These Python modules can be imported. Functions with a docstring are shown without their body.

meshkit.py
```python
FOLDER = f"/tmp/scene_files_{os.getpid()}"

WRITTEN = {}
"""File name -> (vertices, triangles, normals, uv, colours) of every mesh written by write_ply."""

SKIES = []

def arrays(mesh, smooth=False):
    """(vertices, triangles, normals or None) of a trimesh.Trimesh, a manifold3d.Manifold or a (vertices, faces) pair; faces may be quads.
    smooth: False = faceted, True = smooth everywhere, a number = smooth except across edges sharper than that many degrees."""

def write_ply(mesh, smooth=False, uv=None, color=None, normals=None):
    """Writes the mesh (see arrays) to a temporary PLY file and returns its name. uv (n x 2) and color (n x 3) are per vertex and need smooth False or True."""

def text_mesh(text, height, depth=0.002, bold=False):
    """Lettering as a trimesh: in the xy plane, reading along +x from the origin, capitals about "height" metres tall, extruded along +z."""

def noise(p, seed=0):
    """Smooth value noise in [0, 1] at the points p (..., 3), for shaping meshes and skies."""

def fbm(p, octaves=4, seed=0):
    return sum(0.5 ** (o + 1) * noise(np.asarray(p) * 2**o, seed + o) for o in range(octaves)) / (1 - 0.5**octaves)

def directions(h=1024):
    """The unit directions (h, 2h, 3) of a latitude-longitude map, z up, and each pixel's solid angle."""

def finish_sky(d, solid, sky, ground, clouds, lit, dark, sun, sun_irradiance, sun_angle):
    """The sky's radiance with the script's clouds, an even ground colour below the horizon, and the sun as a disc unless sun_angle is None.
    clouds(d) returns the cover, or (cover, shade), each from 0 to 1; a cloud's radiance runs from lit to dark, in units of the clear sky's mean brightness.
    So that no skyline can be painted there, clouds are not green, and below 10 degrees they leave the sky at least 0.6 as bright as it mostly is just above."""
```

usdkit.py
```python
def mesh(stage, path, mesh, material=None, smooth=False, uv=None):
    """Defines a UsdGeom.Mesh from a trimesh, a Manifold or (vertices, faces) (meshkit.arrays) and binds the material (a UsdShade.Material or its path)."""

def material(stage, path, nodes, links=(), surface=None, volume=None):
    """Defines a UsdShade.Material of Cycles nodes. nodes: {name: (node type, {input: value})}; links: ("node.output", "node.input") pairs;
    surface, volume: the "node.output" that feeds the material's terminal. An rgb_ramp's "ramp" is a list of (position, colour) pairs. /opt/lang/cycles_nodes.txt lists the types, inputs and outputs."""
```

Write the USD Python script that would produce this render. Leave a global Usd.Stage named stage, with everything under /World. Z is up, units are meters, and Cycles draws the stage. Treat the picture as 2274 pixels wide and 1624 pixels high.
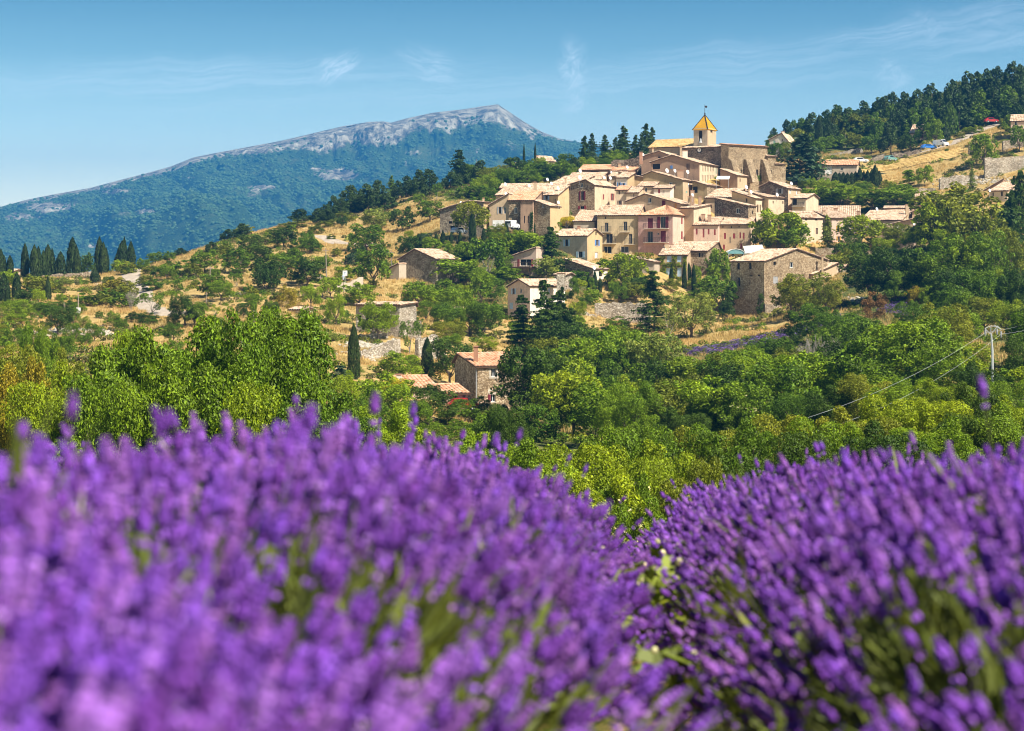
import math, numpy as np, trimesh, usdkit, manifold3d
from meshkit import fbm, noise
from scipy.interpolate import RBFInterpolator
from scipy.ndimage import map_coordinates
from pxr import Usd, UsdGeom, UsdLux, UsdShade, Gf, Sdf, Vt

stage = Usd.Stage.CreateInMemory()
UsdGeom.SetStageUpAxis(stage, 'Z')
UsdGeom.Xform.Define(stage, '/World')

# ---------------------------------------------------------------- camera, sky, sun, exposure
FOCAL = 67.2
camera = UsdGeom.Camera.Define(stage, '/World/camera')
camera.CreateHorizontalApertureAttr(36.0)
camera.CreateVerticalApertureAttr(36.0 * 731 / 1024)
camera.CreateFocalLengthAttr(FOCAL)
camera.CreateVerticalApertureOffsetAttr(-2.724)
camera.CreateClippingRangeAttr((0.05, 60000.0))
camera.CreateFStopAttr(5.0)
camera.CreateFocusDistanceAttr(300.0)
camera.CreateExposureAttr(1.08)
UsdGeom.Xformable(camera).AddRotateXOp().Set(90.0)          # at the origin, looking along +y, z up

SUN_EL, SUN_AZ = math.radians(49), math.radians(-41)        # azimuth from +x towards +y: the sun stands to the right
SUN = np.array([math.cos(SUN_EL) * math.cos(SUN_AZ), math.cos(SUN_EL) * math.sin(SUN_AZ), math.sin(SUN_EL)])
sun = UsdLux.DistantLight.Define(stage, '/World/sun')
sun.CreateIntensityAttr(1.25)
sun.CreateAngleAttr(0.5)
sun.CreateNormalizeAttr(True)
sun.CreateColorAttr(Gf.Vec3f(1.0, 0.93, 0.82))
UsdGeom.Xformable(sun).AddRotateZOp().Set(math.degrees(SUN_AZ) + 90)
UsdGeom.Xformable(sun).AddRotateXOp().Set(90 - math.degrees(SUN_EL))

sky = UsdLux.DomeLight.Define(stage, '/World/sky')
sky.GetPrim().SetCustomDataByKey('kind', 'structure')


def wisp(nodes, links, tag, direction, size, angle, power):
    """A thin feathery cloud round one direction of the sky: the cover it gives."""
    d = np.array(direction, float); d /= np.linalg.norm(d)
    r = np.cross(d, [0, 0, 1.0]); r /= np.linalg.norm(r); u = np.cross(r, d)
    c, s = math.cos(angle), math.sin(angle)
    a, b = (c * r + s * u) / size[0], (c * u - s * r) / size[1]
    nodes.update({tag + 'a': ('vector_math', {'math_type': 'dot_product', 'vector2': tuple(a)}),
                  tag + 'b': ('vector_math', {'math_type': 'dot_product', 'vector2': tuple(b)}),
                  tag + 'v': ('combine_xyz', {}),
                  tag + 'l': ('vector_math', {'math_type': 'length'}),
                  tag + 'm': ('map_range', {'range_type': 'smoothstep', 'from_min': 1.0, 'from_max': 0.0, 'to_min': 0.0, 'to_max': power, 'clamp': True}),
                  tag + 'n': ('noise_texture', {'scale': 1.7, 'detail': 9.0, 'roughness': 0.66, 'distortion': 1.2}),
                  tag + 'o': ('vector_math', {'math_type': 'multiply', 'vector2': (0.6, 1.3, 1.0)}),
                  tag + 'c': ('map_range', {'range_type': 'smoothstep', 'from_min': 0.30, 'from_max': 0.72, 'to_min': 0.0, 'to_max': 1.0, 'clamp': True}),
                  tag + 'x': ('math', {'math_type': 'multiply'})})
    links += [('warp.vector', tag + 'a.vector1'), ('warp.vector', tag + 'b.vector1'), (tag + 'a.value', tag + 'v.x'), (tag + 'b.value', tag + 'v.y'),
              (tag + 'v.vector', tag + 'l.vector1'), (tag + 'l.value', tag + 'm.value'), (tag + 'v.vector', tag + 'o.vector1'), (tag + 'o.vector', tag + 'n.vector'),
              (tag + 'n.fac', tag + 'c.value'), (tag + 'm.result', tag + 'x.value1'), (tag + 'c.result', tag + 'x.value2')]
    return tag + 'x.value'


def view(px, py):
    return ((px - 1136.5) / 4242.0, 1.0, (640.0 - py) / 4242.0)


n = {'sky': ('sky_texture', {'sky_type': 'single_scattering', 'sun_disc': False, 'sun_elevation': SUN_EL, 'sun_rotation': math.atan2(SUN[0], SUN[1]),
                             'altitude': 500.0, 'air_density': 1.0, 'aerosol_density': 0.6, 'ozone_density': 1.6}),
     'tc': ('texture_coordinate', {}),
     'wn': ('noise_texture', {'scale': 40.0, 'detail': 4.0}),
     'wc': ('vector_math', {'math_type': 'subtract', 'vector2': (0.5, 0.5, 0.5)}),
     'ws': ('vector_math', {'math_type': 'scale', 'scale': 0.012}),
     'warp': ('vector_math', {'math_type': 'add'}),
     'sep': ('separate_xyz', {}),
     'deep': ('rgb_ramp', {'ramp': [(0.0, (2.0, 1.64, 1.22)), (0.045, (1.55, 1.36, 1.05)), (0.085, (0.90, 0.94, 0.79)), (0.12, (0.46, 0.58, 0.52)), (0.155, (0.22, 0.35, 0.35)), (0.4, (0.20, 0.31, 0.36)), (1.0, (0.19, 0.28, 0.34))]}),
     'tint': ('mix_color', {'blend_type': 'multiply', 'fac': 1.0}),
     'mix': ('mix_color', {'b': (9.0, 9.3, 9.8)}),
     'bg': ('background_shader', {'strength': 0.115})}
l = [('tc.generated', 'wn.vector'), ('wn.color', 'wc.vector1'), ('wc.vector', 'ws.vector1'), ('tc.generated', 'warp.vector1'), ('ws.vector', 'warp.vector2')]
cover = None
for i, (px, py, w, h, ang, p) in enumerate([(748, 152, 85, 40, 0.6, 0.5), (960, 150, 110, 60, -0.3, 0.28), (1268, 150, 44, 90, 0.15, 0.36), (1285, 205, 36, 90, -0.4, 0.24),
                                            (2010, 70, 330, 34, 0.12, 0.24), (1650, 130, 620, 60, 0.08, 0.18), (2060, 60, 60, 60, 0.6, 0.24), (1300, 190, 1400, 40, 0.05, 0.14),
                                            (2200, 60, 420, 90, 0.15, 0.22), (1985, 165, 60, 60, 0.3, 0.25), (500, 165, 900, 60, 0.05, 0.2)]):
    out = wisp(n, l, f'w{i}', view(px, py), (w / 4242, h / 4242), ang, p)
    if cover is None:
        cover = out
    else:
        n[f'max{i}'] = ('math', {'math_type': 'maximum'})
        l += [(cover, f'max{i}.value1'), (out, f'max{i}.value2')]
        cover = f'max{i}.value'
l += [('tc.generated', 'sep.vector'), ('sep.z', 'deep.fac'), ('deep.color', 'tint.b'), ('sky.color', 'tint.a'), ('tint.result', 'mix.a'), (cover, 'mix.fac'), ('mix.result', 'bg.color')]
UsdShade.MaterialBindingAPI.Apply(sky.GetPrim()).Bind(usdkit.material(stage, '/World/Looks/sky', n, l, surface='bg.background'))

# ---------------------------------------------------------------- naming and materials
used_names = {}


def numbered(name, parent='/World'):
    k = used_names[(parent, name)] = used_names.get((parent, name), -1) + 1
    return f'{parent}/{name}' if k == 0 else f'{parent}/{name}_{k:03d}'


def tag(prim, label=None, category=None, group=None, kind=None):
    prim = prim.GetPrim()
    for k, v in (('label', label), ('category', category), ('group', group), ('kind', kind)):
        if v:
            prim.SetCustomDataByKey(k, v)
    return prim


def part(name, mesh, mat, parent='/World', smooth=False, uv=None, island=4):
    parent = str(parent.GetPath()) if hasattr(parent, 'GetPath') else parent
    m = usdkit.mesh(stage, numbered(name, parent), mesh, looks[mat], smooth, uv)
    if mat in leafy:
        toned(m, len(mesh[0]), island)
    return m


def thing(name, at, rz=0.0, scale=None):
    x = UsdGeom.Xform.Define(stage, numbered(name))
    x.AddTranslateOp().Set(Gf.Vec3d(*map(float, at)))
    x.AddRotateZOp().Set(float(rz))
    x.AddScaleOp().Set(Gf.Vec3f(*(scale or (1, 1, 1))))
    return x


looks = {}


def look(name, nodes, links, surface):
    looks[name] = usdkit.material(stage, '/World/Looks/' + name, nodes, links, surface=surface)


def c3(c, k=1.0):
    return tuple(float(x) * k for x in c)


def plain(name, color, rough=0.7, spec=0.3, metallic=0.0):
    look(name, {'g': ('geometry', {}), 'n': ('noise_texture', {'scale': 1.5, 'detail': 4.0}),
                'r': ('rgb_ramp', {'ramp': [(0.3, c3(color, 0.82)), (0.7, c3(color, 1.12))]}),
                'p': ('principled_bsdf', {'roughness': rough, 'specular_ior_level': spec, 'metallic': metallic})},
         [('g.position', 'n.vector'), ('n.fac', 'r.fac'), ('r.color', 'p.base_color')], 'p.BSDF')


def stucco(name, color):
    """Old lime render: blotches, fine grain, faint vertical streaks."""
    look(name, {'g': ('geometry', {}), 'n': ('noise_texture', {'scale': 0.55, 'detail': 6.0, 'roughness': 0.65}),
                'm': ('mapping', {'scale': (1.6, 1.6, 0.16)}), 's': ('noise_texture', {'scale': 1.0, 'detail': 3.0}),
                'f': ('noise_texture', {'scale': 6.0, 'detail': 3.0}),
                'x': ('mix_float', {'fac': 0.4}), 'y': ('mix_float', {'fac': 0.25}),
                'r': ('rgb_ramp', {'ramp': [(0.36, c3(color, 0.62)), (0.46, c3(color, 0.93)), (0.54, color), (0.66, c3(color, 1.22))]}),
                'bp': ('bump', {'strength': 0.5, 'distance': 0.05}),
                'p': ('principled_bsdf', {'roughness': 0.9, 'specular_ior_level': 0.15})},
         [('g.position', 'n.vector'), ('g.position', 'm.vector'), ('m.vector', 's.vector'), ('g.position', 'f.vector'), ('n.fac', 'x.a'), ('s.fac', 'x.b'), ('x.result', 'y.a'), ('f.fac', 'y.b'),
          ('y.result', 'r.fac'), ('r.color', 'p.base_color'), ('f.fac', 'bp.height'), ('bp.normal', 'p.normal')], 'p.BSDF')


def rubble(name, dark, mid, light, joint, scale=1.9):
    """Field-stone masonry: irregular stones of several tones in recessed joints."""
    look(name, {'g': ('geometry', {}), 'm': ('mapping', {'scale': (1.0, 1.0, 1.5)}),
                'v': ('voronoi_texture', {'scale': scale}), 'e': ('voronoi_texture', {'scale': scale, 'feature': 'distance_to_edge'}),
                's': ('separate_color', {}), 'r': ('rgb_ramp', {'ramp': [(0.0, dark), (0.35, mid), (0.75, light), (1.0, c3(light, 1.15))]}),
                'n': ('noise_texture', {'scale': 0.4, 'detail': 5.0}), 'nr': ('rgb_ramp', {'ramp': [(0.35, (0.72, 0.72, 0.72)), (0.6, (1, 1, 1))]}),
                'er': ('map_range', {'range_type': 'smoothstep', 'from_min': 0.03, 'from_max': 0.12, 'to_min': 0.0, 'to_max': 1.0, 'clamp': True}),
                'j': ('mix_color', {'a': joint}), 'k': ('mix_color', {'blend_type': 'multiply', 'fac': 1.0}),
                'bp': ('bump', {'strength': 1.0, 'distance': 0.12}), 'p': ('principled_bsdf', {'roughness': 0.92, 'specular_ior_level': 0.15})},
         [('g.position', 'm.vector'), ('m.vector', 'v.vector'), ('m.vector', 'e.vector'), ('v.color', 's.color'), ('s.r', 'r.fac'), ('e.distance', 'er.value'), ('er.result', 'j.fac'), ('r.color', 'j.b'),
          ('g.position', 'n.vector'), ('n.fac', 'nr.fac'), ('j.result', 'k.a'), ('nr.color', 'k.b'), ('k.result', 'p.base_color'), ('er.result', 'bp.height'), ('bp.normal', 'p.normal')], 'p.BSDF')


def tiles(name, colors):
    """Canal tiles: each tile along a rib has its own tone; lichen in patches."""
    look(name, {'t': ('texture_coordinate', {}), 'f': ('vector_math', {'math_type': 'floor'}), 'w': ('white_noise_texture', {'dimensions': '2D'}),
                'g': ('geometry', {}), 'n': ('noise_texture', {'scale': 0.35, 'detail': 5.0, 'roughness': 0.65}), 'x': ('mix_float', {'fac': 0.55}),
                'r': ('rgb_ramp', {'ramp': [(0.2, colors[0]), (0.42, colors[1]), (0.58, colors[2]), (0.8, colors[3])]}),
                'p': ('principled_bsdf', {'roughness': 0.85, 'specular_ior_level': 0.2})},
         [('t.UV', 'f.vector1'), ('f.vector', 'w.vector'), ('g.position', 'n.vector'), ('w.value', 'x.a'), ('n.fac', 'x.b'), ('x.result', 'r.fac'), ('r.color', 'p.base_color')], 'p.BSDF')


leafy = set()


def leaf(name, color, spread=0.55, trans=0.26, tint=None, patch=0.12):
    """Foliage: every leaf has its own tone (primvar "tone"), trees and boughs differ in patches; light passes through."""
    leafy.add(name)
    tint = tint or (color[0] * 1.5, color[1] * 1.35, color[2] * 0.8)
    look(name, {'g': ('geometry', {}), 'a': ('attribute', {'attribute': 'tone'}), 'n': ('noise_texture', {'scale': patch, 'detail': 3.0}),
                'r': ('rgb_ramp', {'ramp': [(0.0, c3(color, 1 - spread)), (0.5, color), (0.85, c3(color, 1 + spread)), (1.0, c3(tint, 1.25))]}),
                'h': ('map_range', {'from_min': 0.3, 'from_max': 0.7, 'to_min': 0.7, 'to_max': 1.3}), 'hh': ('map_range', {'from_min': 0.3, 'from_max': 0.7, 'to_min': 0.515, 'to_max': 0.485}),
                'v': ('hsv', {}), 'p': ('principled_bsdf', {'roughness': 0.55, 'specular_ior_level': 0.25}),
                't': ('translucent_bsdf', {}), 'tm': ('mix_color', {'blend_type': 'multiply', 'fac': 1.0, 'b': (1.35, 1.25, 0.6)}), 'm': ('mix_closure', {'fac': trans})},
         [('a.fac', 'r.fac'), ('g.position', 'n.vector'), ('n.fac', 'h.value'), ('n.fac', 'hh.value'), ('h.result', 'v.value'), ('hh.result', 'v.hue'), ('r.color', 'v.color'), ('v.color', 'p.base_color'),
          ('v.color', 'tm.a'), ('tm.result', 't.color'), ('p.BSDF', 'm.closure1'), ('t.BSDF', 'm.closure2')], 'm.closure')


def toned(prim, count, island):
    """Gives each run of island vertices (one leaf, one floret) its own tone."""
    t = np.random.default_rng(count).uniform(0, 1, count // island + 1).astype(np.float32)
    UsdGeom.PrimvarsAPI(prim).CreatePrimvar('tone', Sdf.ValueTypeNames.FloatArray, 'vertex').Set(Vt.FloatArray.FromNumpy(np.repeat(t, island)[:count].copy()))
# ---------------------------------------------------------------- surveying: from a sight line and a distance to a point
def at(px, py, d):
    """The point that lies d metres ahead on the sight line px, py (horizon 640, 4242 units per unit slope)."""
    return np.array([(px - 1136.5) / 4242 * d, d, (640 - py) / 4242 * d])


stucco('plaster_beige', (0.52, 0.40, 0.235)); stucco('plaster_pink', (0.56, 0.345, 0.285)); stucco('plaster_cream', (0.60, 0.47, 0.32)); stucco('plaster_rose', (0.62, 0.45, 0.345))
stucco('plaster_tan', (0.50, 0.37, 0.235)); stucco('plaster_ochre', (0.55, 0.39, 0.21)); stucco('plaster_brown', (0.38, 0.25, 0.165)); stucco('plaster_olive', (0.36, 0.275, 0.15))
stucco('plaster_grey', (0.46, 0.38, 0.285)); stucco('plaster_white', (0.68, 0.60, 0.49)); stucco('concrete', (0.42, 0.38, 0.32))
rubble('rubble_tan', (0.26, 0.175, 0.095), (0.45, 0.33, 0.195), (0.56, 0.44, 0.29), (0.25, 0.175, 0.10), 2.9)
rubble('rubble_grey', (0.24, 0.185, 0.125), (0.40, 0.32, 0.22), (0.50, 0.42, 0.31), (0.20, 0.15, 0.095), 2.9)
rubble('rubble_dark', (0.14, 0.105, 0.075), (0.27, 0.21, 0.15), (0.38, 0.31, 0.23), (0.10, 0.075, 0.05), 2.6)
rubble('rubble_white', (0.32, 0.265, 0.19), (0.52, 0.44, 0.33), (0.64, 0.57, 0.46), (0.24, 0.19, 0.13), 3.0)
tiles('tiles_pale', [(0.19, 0.115, 0.07), (0.44, 0.305, 0.195), (0.61, 0.475, 0.35), (0.53, 0.32, 0.19)])
tiles('tiles_orange', [(0.33, 0.145, 0.075), (0.55, 0.28, 0.145), (0.64, 0.43, 0.28), (0.56, 0.22, 0.10)])
tiles('tiles_lichen', [(0.28, 0.16, 0.06), (0.44, 0.29, 0.10), (0.55, 0.40, 0.19), (0.42, 0.23, 0.09)])
tiles('tiles_glazed', [(0.34, 0.16, 0.008), (0.47, 0.235, 0.008), (0.53, 0.28, 0.012), (0.36, 0.17, 0.008)])
for nm, c in dict(paint_darkred=(0.14, 0.018, 0.025), paint_red=(0.27, 0.05, 0.05), paint_brown=(0.16, 0.105, 0.075), paint_blue=(0.10, 0.22, 0.48), paint_lightblue=(0.42, 0.55, 0.68), paint_beige=(0.36, 0.29, 0.19),
                  paint_white=(0.78, 0.77, 0.73), paint_grey=(0.30, 0.30, 0.30), paint_green=(0.25, 0.42, 0.32), paint_ochre=(0.50, 0.28, 0.06), iron=(0.03, 0.025, 0.025), wood=(0.11, 0.065, 0.04),
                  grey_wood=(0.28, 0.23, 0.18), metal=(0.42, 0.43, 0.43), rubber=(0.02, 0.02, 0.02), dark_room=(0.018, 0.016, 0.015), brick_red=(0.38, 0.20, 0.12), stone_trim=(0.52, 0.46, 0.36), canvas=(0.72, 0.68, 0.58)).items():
    plain(nm, c)
plain('car_white', (0.75, 0.75, 0.74), 0.25, 0.6); plain('car_blue', (0.03, 0.17, 0.55), 0.25, 0.6); plain('car_red', (0.42, 0.02, 0.02), 0.25, 0.6); plain('car_silver', (0.45, 0.52, 0.62), 0.25, 0.6)
plain('car_green', (0.15, 0.30, 0.27), 0.25, 0.6); plain('glass_dark', (0.02, 0.025, 0.03), 0.15, 0.25); plain('greenhouse_plastic', (0.16, 0.33, 0.34), 0.3, 0.5); plain('lamp_lens', (0.7, 0.7, 0.7), 0.2, 0.6)
plain('bark', (0.13, 0.10, 0.07), 0.9); plain('bark_grey', (0.30, 0.26, 0.22), 0.9)
# leaf tones
leaf('leaf_bright', (0.165, 0.245, 0.006)); leaf('leaf_mid', (0.100, 0.170, 0.006), spread=0.68); leaf('leaf_dark', (0.050, 0.092, 0.006), trans=0.25); leaf('leaf_olive', (0.160, 0.185, 0.012)); leaf('leaf_lime', (0.205, 0.265, 0.006))
leaf('leaf_pine', (0.040, 0.072, 0.011), trans=0.15); leaf('leaf_cypress', (0.025, 0.045, 0.007), trans=0.12); leaf('leaf_blue', (0.050, 0.090, 0.038), trans=0.15); leaf('leaf_yellow', (0.42, 0.37, 0.010), trans=0.3)
leaf('leaf_autumn', (0.23, 0.20, 0.012), spread=0.6); leaf('leaf_light', (0.200, 0.240, 0.036)); leaf('leaf_blossom', (0.60, 0.56, 0.30), trans=0.2); leaf('leaf_ivy', (0.190, 0.225, 0.007))
leaf('leaf_red', (0.22, 0.12, 0.04))

# ---------------------------------------------------------------- the terrain: heights read off along sight columns
COLUMNS = {
    -300: ((60, 1350), (100, 1130), (150, 960), (200, 860), (260, 780), (330, 700), (400, 645), (450, 617), (520, 625), (600, 665), (750, 760), (1000, 880)),
    100: ((60, 1350), (100, 1110), (150, 950), (200, 850), (260, 770), (330, 700), (400, 645), (450, 615), (510, 620), (600, 660), (750, 760), (1000, 860)),
    300: ((60, 1350), (100, 1110), (150, 950), (200, 855), (260, 775), (330, 705), (400, 645), (450, 610), (490, 600), (560, 625), (700, 720), (1000, 860)),
    450: ((60, 1340), (100, 1110), (150, 960), (200, 860), (260, 775), (330, 692), (400, 622), (450, 575), (490, 552), (560, 575), (700, 680), (1000, 850)),
    600: ((60, 1340), (100, 1120), (150, 980), (200, 880), (260, 785), (330, 690), (400, 610), (450, 556), (500, 517), (545, 510), (640, 570), (800, 680), (1000, 800)),
    750: ((60, 1340), (100, 1130), (150, 1005), (200, 915), (260, 810), (330, 705), (400, 612), (450, 552), (500, 508), (550, 476), (640, 520), (800, 640), (1000, 760)),
    900: ((60, 1340), (100, 1140), (150, 1025), (200, 945), (260, 835), (330, 715), (400, 618), (450, 550), (500, 485), (555, 437), (640, 470), (800, 590), (1000, 720)),
    1050: ((60, 1350), (100, 1149), (150, 1036), (200, 969), (235, 922), (265, 860), (330, 745), (380, 668), (410, 610), (440, 545), (480, 475), (540, 415), (590, 398), (700, 450), (1000, 660)),
    1200: ((60, 1350), (100, 1149), (150, 1036), (200, 969), (235, 925), (280, 850), (330, 762), (365, 692), (400, 632), (440, 550), (470, 490), (520, 425), (580, 380), (650, 372), (760, 430), (1000, 600)),
    1350: ((60, 1350), (100, 1149), (150, 1036), (200, 970), (240, 918), (290, 820), (335, 752), (372, 692), (405, 632), (437, 563), (470, 500), (500, 432), (550, 385), (610, 350), (700, 360), (1000, 520)),
    1500: ((60, 1345), (100, 1145), (150, 1036), (200, 965), (240, 905), (290, 810), (335, 745), (372, 690), (405, 622), (437, 558), (470, 490), (495, 425), (530, 385), (600, 345), (700, 330), (1000, 460)),
    1650: ((60, 1340), (100, 1140), (150, 1025), (200, 945), (240, 875), (290, 785), (335, 735), (376, 703), (405, 635), (437, 560), (462, 520), (482, 465), (505, 415), (560, 355), (650, 335), (800, 380), (1000, 480)),
    1800: ((60, 1330), (100, 1120), (150, 1005), (200, 905), (240, 830), (290, 755), (340, 700), (380, 648), (420, 578), (447, 535), (480, 480), (520, 408), (580, 350), (650, 318), (760, 330), (1000, 440)),
    1950: ((60, 1330), (90, 1120), (130, 1005), (180, 905), (230, 820), (280, 745), (330, 682), (380, 605), (420, 558), (455, 510), (500, 430), (540, 380), (580, 345), (640, 298), (730, 300), (1000, 400)),
    2100: ((60, 1320), (90, 1090), (130, 970), (180, 875), (230, 800), (280, 730), (330, 660), (400, 560), (450, 480), (510, 385), (570, 315), (640, 268), (730, 262), (1000, 360)),
    2270: ((60, 1310), (90, 1070), (130, 955), (180, 862), (230, 790), (280, 718), (330, 640), (400, 540), (450, 450), (510, 345), (570, 285), (640, 240), (730, 228), (1000, 330)),
    2700: ((60, 1310), (90, 1060), (130, 945), (180, 850), (230, 775), (280, 700), (330, 620), (400, 520), (450, 430), (510, 325), (570, 265), (640, 220), (730, 205), (1000, 300))}
PADS = [(1073, 527, 440), (1129, 518, 440), (1156, 519, 439), (1183, 524, 437), (1221, 527, 436), (1239, 495, 446), (1213, 462, 462), (1212, 444, 474), (1278, 444, 468), (1392, 437, 462), (1450, 439, 468), (1303, 584, 424), (1453, 607, 407), (1255, 638, 372), (1804, 635, 384), (1176, 708, 352), (886, 750, 303), (989, 903, 224), (1775, 541, 430), (1846, 541, 433), (2000, 514, 440), (2024, 482, 452), (1908, 497, 456), (1902, 398, 520), (2091, 324, 562), (1751, 343, 535), (1505, 391, 479), (1552, 419, 470), (1515, 448, 461), (1569, 448, 463), (1637, 429, 473), (1749, 455, 452), (1788, 484, 446), (1355, 402, 488), (1410, 405, 486), (1332, 422, 477), (1397, 421, 474), (1552, 369, 483), (1400, 570, 430), (1345, 572, 428), (1450, 570, 428), (1500, 566, 424), (1540, 568, 428), (1600, 566, 429), (1680, 566, 430), (1524, 644, 407), (1460, 612, 404), (1568, 622, 409), (1420, 600, 410), (1500, 590, 416), (1640, 592, 415), (1400, 640, 398), (1566, 577, 424), (1593, 582, 421), (1620, 577, 425), (1665, 577, 426), (1545, 584, 419), (1710, 594, 420), (1440, 576, 426), (1500, 575, 421), (1580, 566, 431), (1640, 567, 432), (1350, 570, 438), (1400, 568, 438), (1455, 566, 437), (1500, 562, 435), (1545, 562, 439), (1595, 562, 439), (1640, 562, 440), (1690, 562, 440), (1370, 578, 430), (1470, 576, 430), (1520, 574, 429), (1600, 574, 430), (1660, 574, 431), (1500, 642, 411), (1545, 640, 411), (1500, 656, 400), (1545, 655, 400), (1460, 650, 397), (1590, 648, 401), (1000, 520, 436), (1020, 521, 434), (1045, 521, 433), (1070, 518, 436), (1110, 511, 434), (1137, 511, 434), (1165, 512, 434), (1137, 545, 426), (1030, 556, 426)]        # terraces that the houses stand on
cp, cz = [], []
for px, col in COLUMNS.items():
    for d, py in col:
        cp.append((px / 260.0, math.log(d) * 4.5)); cz.append((640 - py) / 4242 * d)
    for d, z in ((40, -8.2), (1400, -75.0), (2200, -80.0), (4000, -80.0)):
        cp.append((px / 260.0, math.log(d) * 4.5)); cz.append(z)
for px, py, d in PADS:
    cp.append((px / 260.0, math.log(d) * 4.5)); cz.append((640 - py) / 4242 * d)
ROADS = [([(298, 596), (291, 610), (293, 622), (304, 634), (316, 648), (314, 660), (316, 672), (335, 686), (368, 696), (400, 699), (450, 700)], 4.2), ([(712, 524), (726, 531), (744, 539), (770, 542), (800, 543), (834, 546)], 4.0),
         ([(2000, 346), (2052, 337), (2108, 323), (2142, 306), (2200, 281), (2240, 262)], 4.0)]
survey = RBFInterpolator(np.array(cp), np.array(cz), kernel='thin_plate_spline', smoothing=0.02)


def field_height(x, y):
    """The lavender field at the viewer's feet: it rounds off downhill."""
    t = np.clip(y, 0, 30)
    return -0.85 - 0.03 * y - 0.0063 * t * t + 0.02 * (noise(np.stack([x * 2, y * 2, 0 * x], -1)) - 0.5)


U = np.unique(np.concatenate([np.linspace(-1.3, -0.34, 14), np.linspace(-0.34, 0.34, 250), np.linspace(0.34, 1.3, 14)]))
Y = np.concatenate([np.linspace(-35, 0, 12), np.linspace(0.6, 40, 56), np.linspace(41.5, 100, 44)[:-1], np.linspace(100, 620, 380), np.linspace(626, 1000, 44), np.geomspace(1030, 8800, 40)])
UU, YY = np.meshgrid(U, Y, indexing='ij')
XX = UU * (YY + 40)
dd = np.maximum(YY, 38.0)
pc = np.clip(XX / dd * 4242 + 1136.5, -500, 2900)
zs = survey(np.stack([pc.ravel() / 260.0, np.log(dd.ravel()) * 4.5], 1)).reshape(UU.shape)
rough = (fbm(np.stack([XX / 9, YY / 9, 0 * XX], -1), 4, 3) - 0.5) * np.clip((YY - 60) / 60, 0, 1) * 1.5
zs = zs + rough
k = np.clip((YY - 24) / 18, 0, 1); k = k * k * (3 - 2 * k)
ZZ = field_height(XX, YY) * (1 - k) + zs * k


def ground(x, y):
    """Height of the terrain sheet under x, y."""
    x, y = np.broadcast_arrays(np.asarray(x, float), np.asarray(y, float))
    i, j = np.interp(x / (y + 40), U, np.arange(len(U))), np.interp(y, Y, np.arange(len(Y)))
    return map_coordinates(ZZ, [np.atleast_1d(i).ravel(), np.atleast_1d(j).ravel()], order=1).reshape(x.shape)


def on_ground(px, py, near=45.0, far=760.0):
    """Where the sight line px, py first meets the terrain."""
    d = np.arange(near, far, 0.75)
    x, z = (px - 1136.5) / 4242 * d, (640 - py) / 4242 * d
    hit = np.nonzero(ground(x, d) >= z)[0]
    i = hit[0] if len(hit) else int(np.argmin(z - ground(x, d)))
    return np.array([x[i], d[i], float(ground(x[i], d[i]))])


road_points = None


def near_road(x, y, r=3.5):
    """Whether a spot lies on or beside one of the dirt roads."""
    global road_points
    if road_points is None:
        road_points = []
        for line, _ in ROADS:
            p = np.array([on_ground(*q) for q in line])
            for a, b in zip(p[:-1], p[1:]):
                road_points += [a + (b - a) * t for t in np.linspace(0, 1, 12)]
        road_points = np.array(road_points)
    x, y = np.atleast_1d(x), np.atleast_1d(y)
    return (np.hypot(road_points[:, 0][None] - x[:, None], road_points[:, 1][None] - y[:, None]) < r).any(1)


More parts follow.
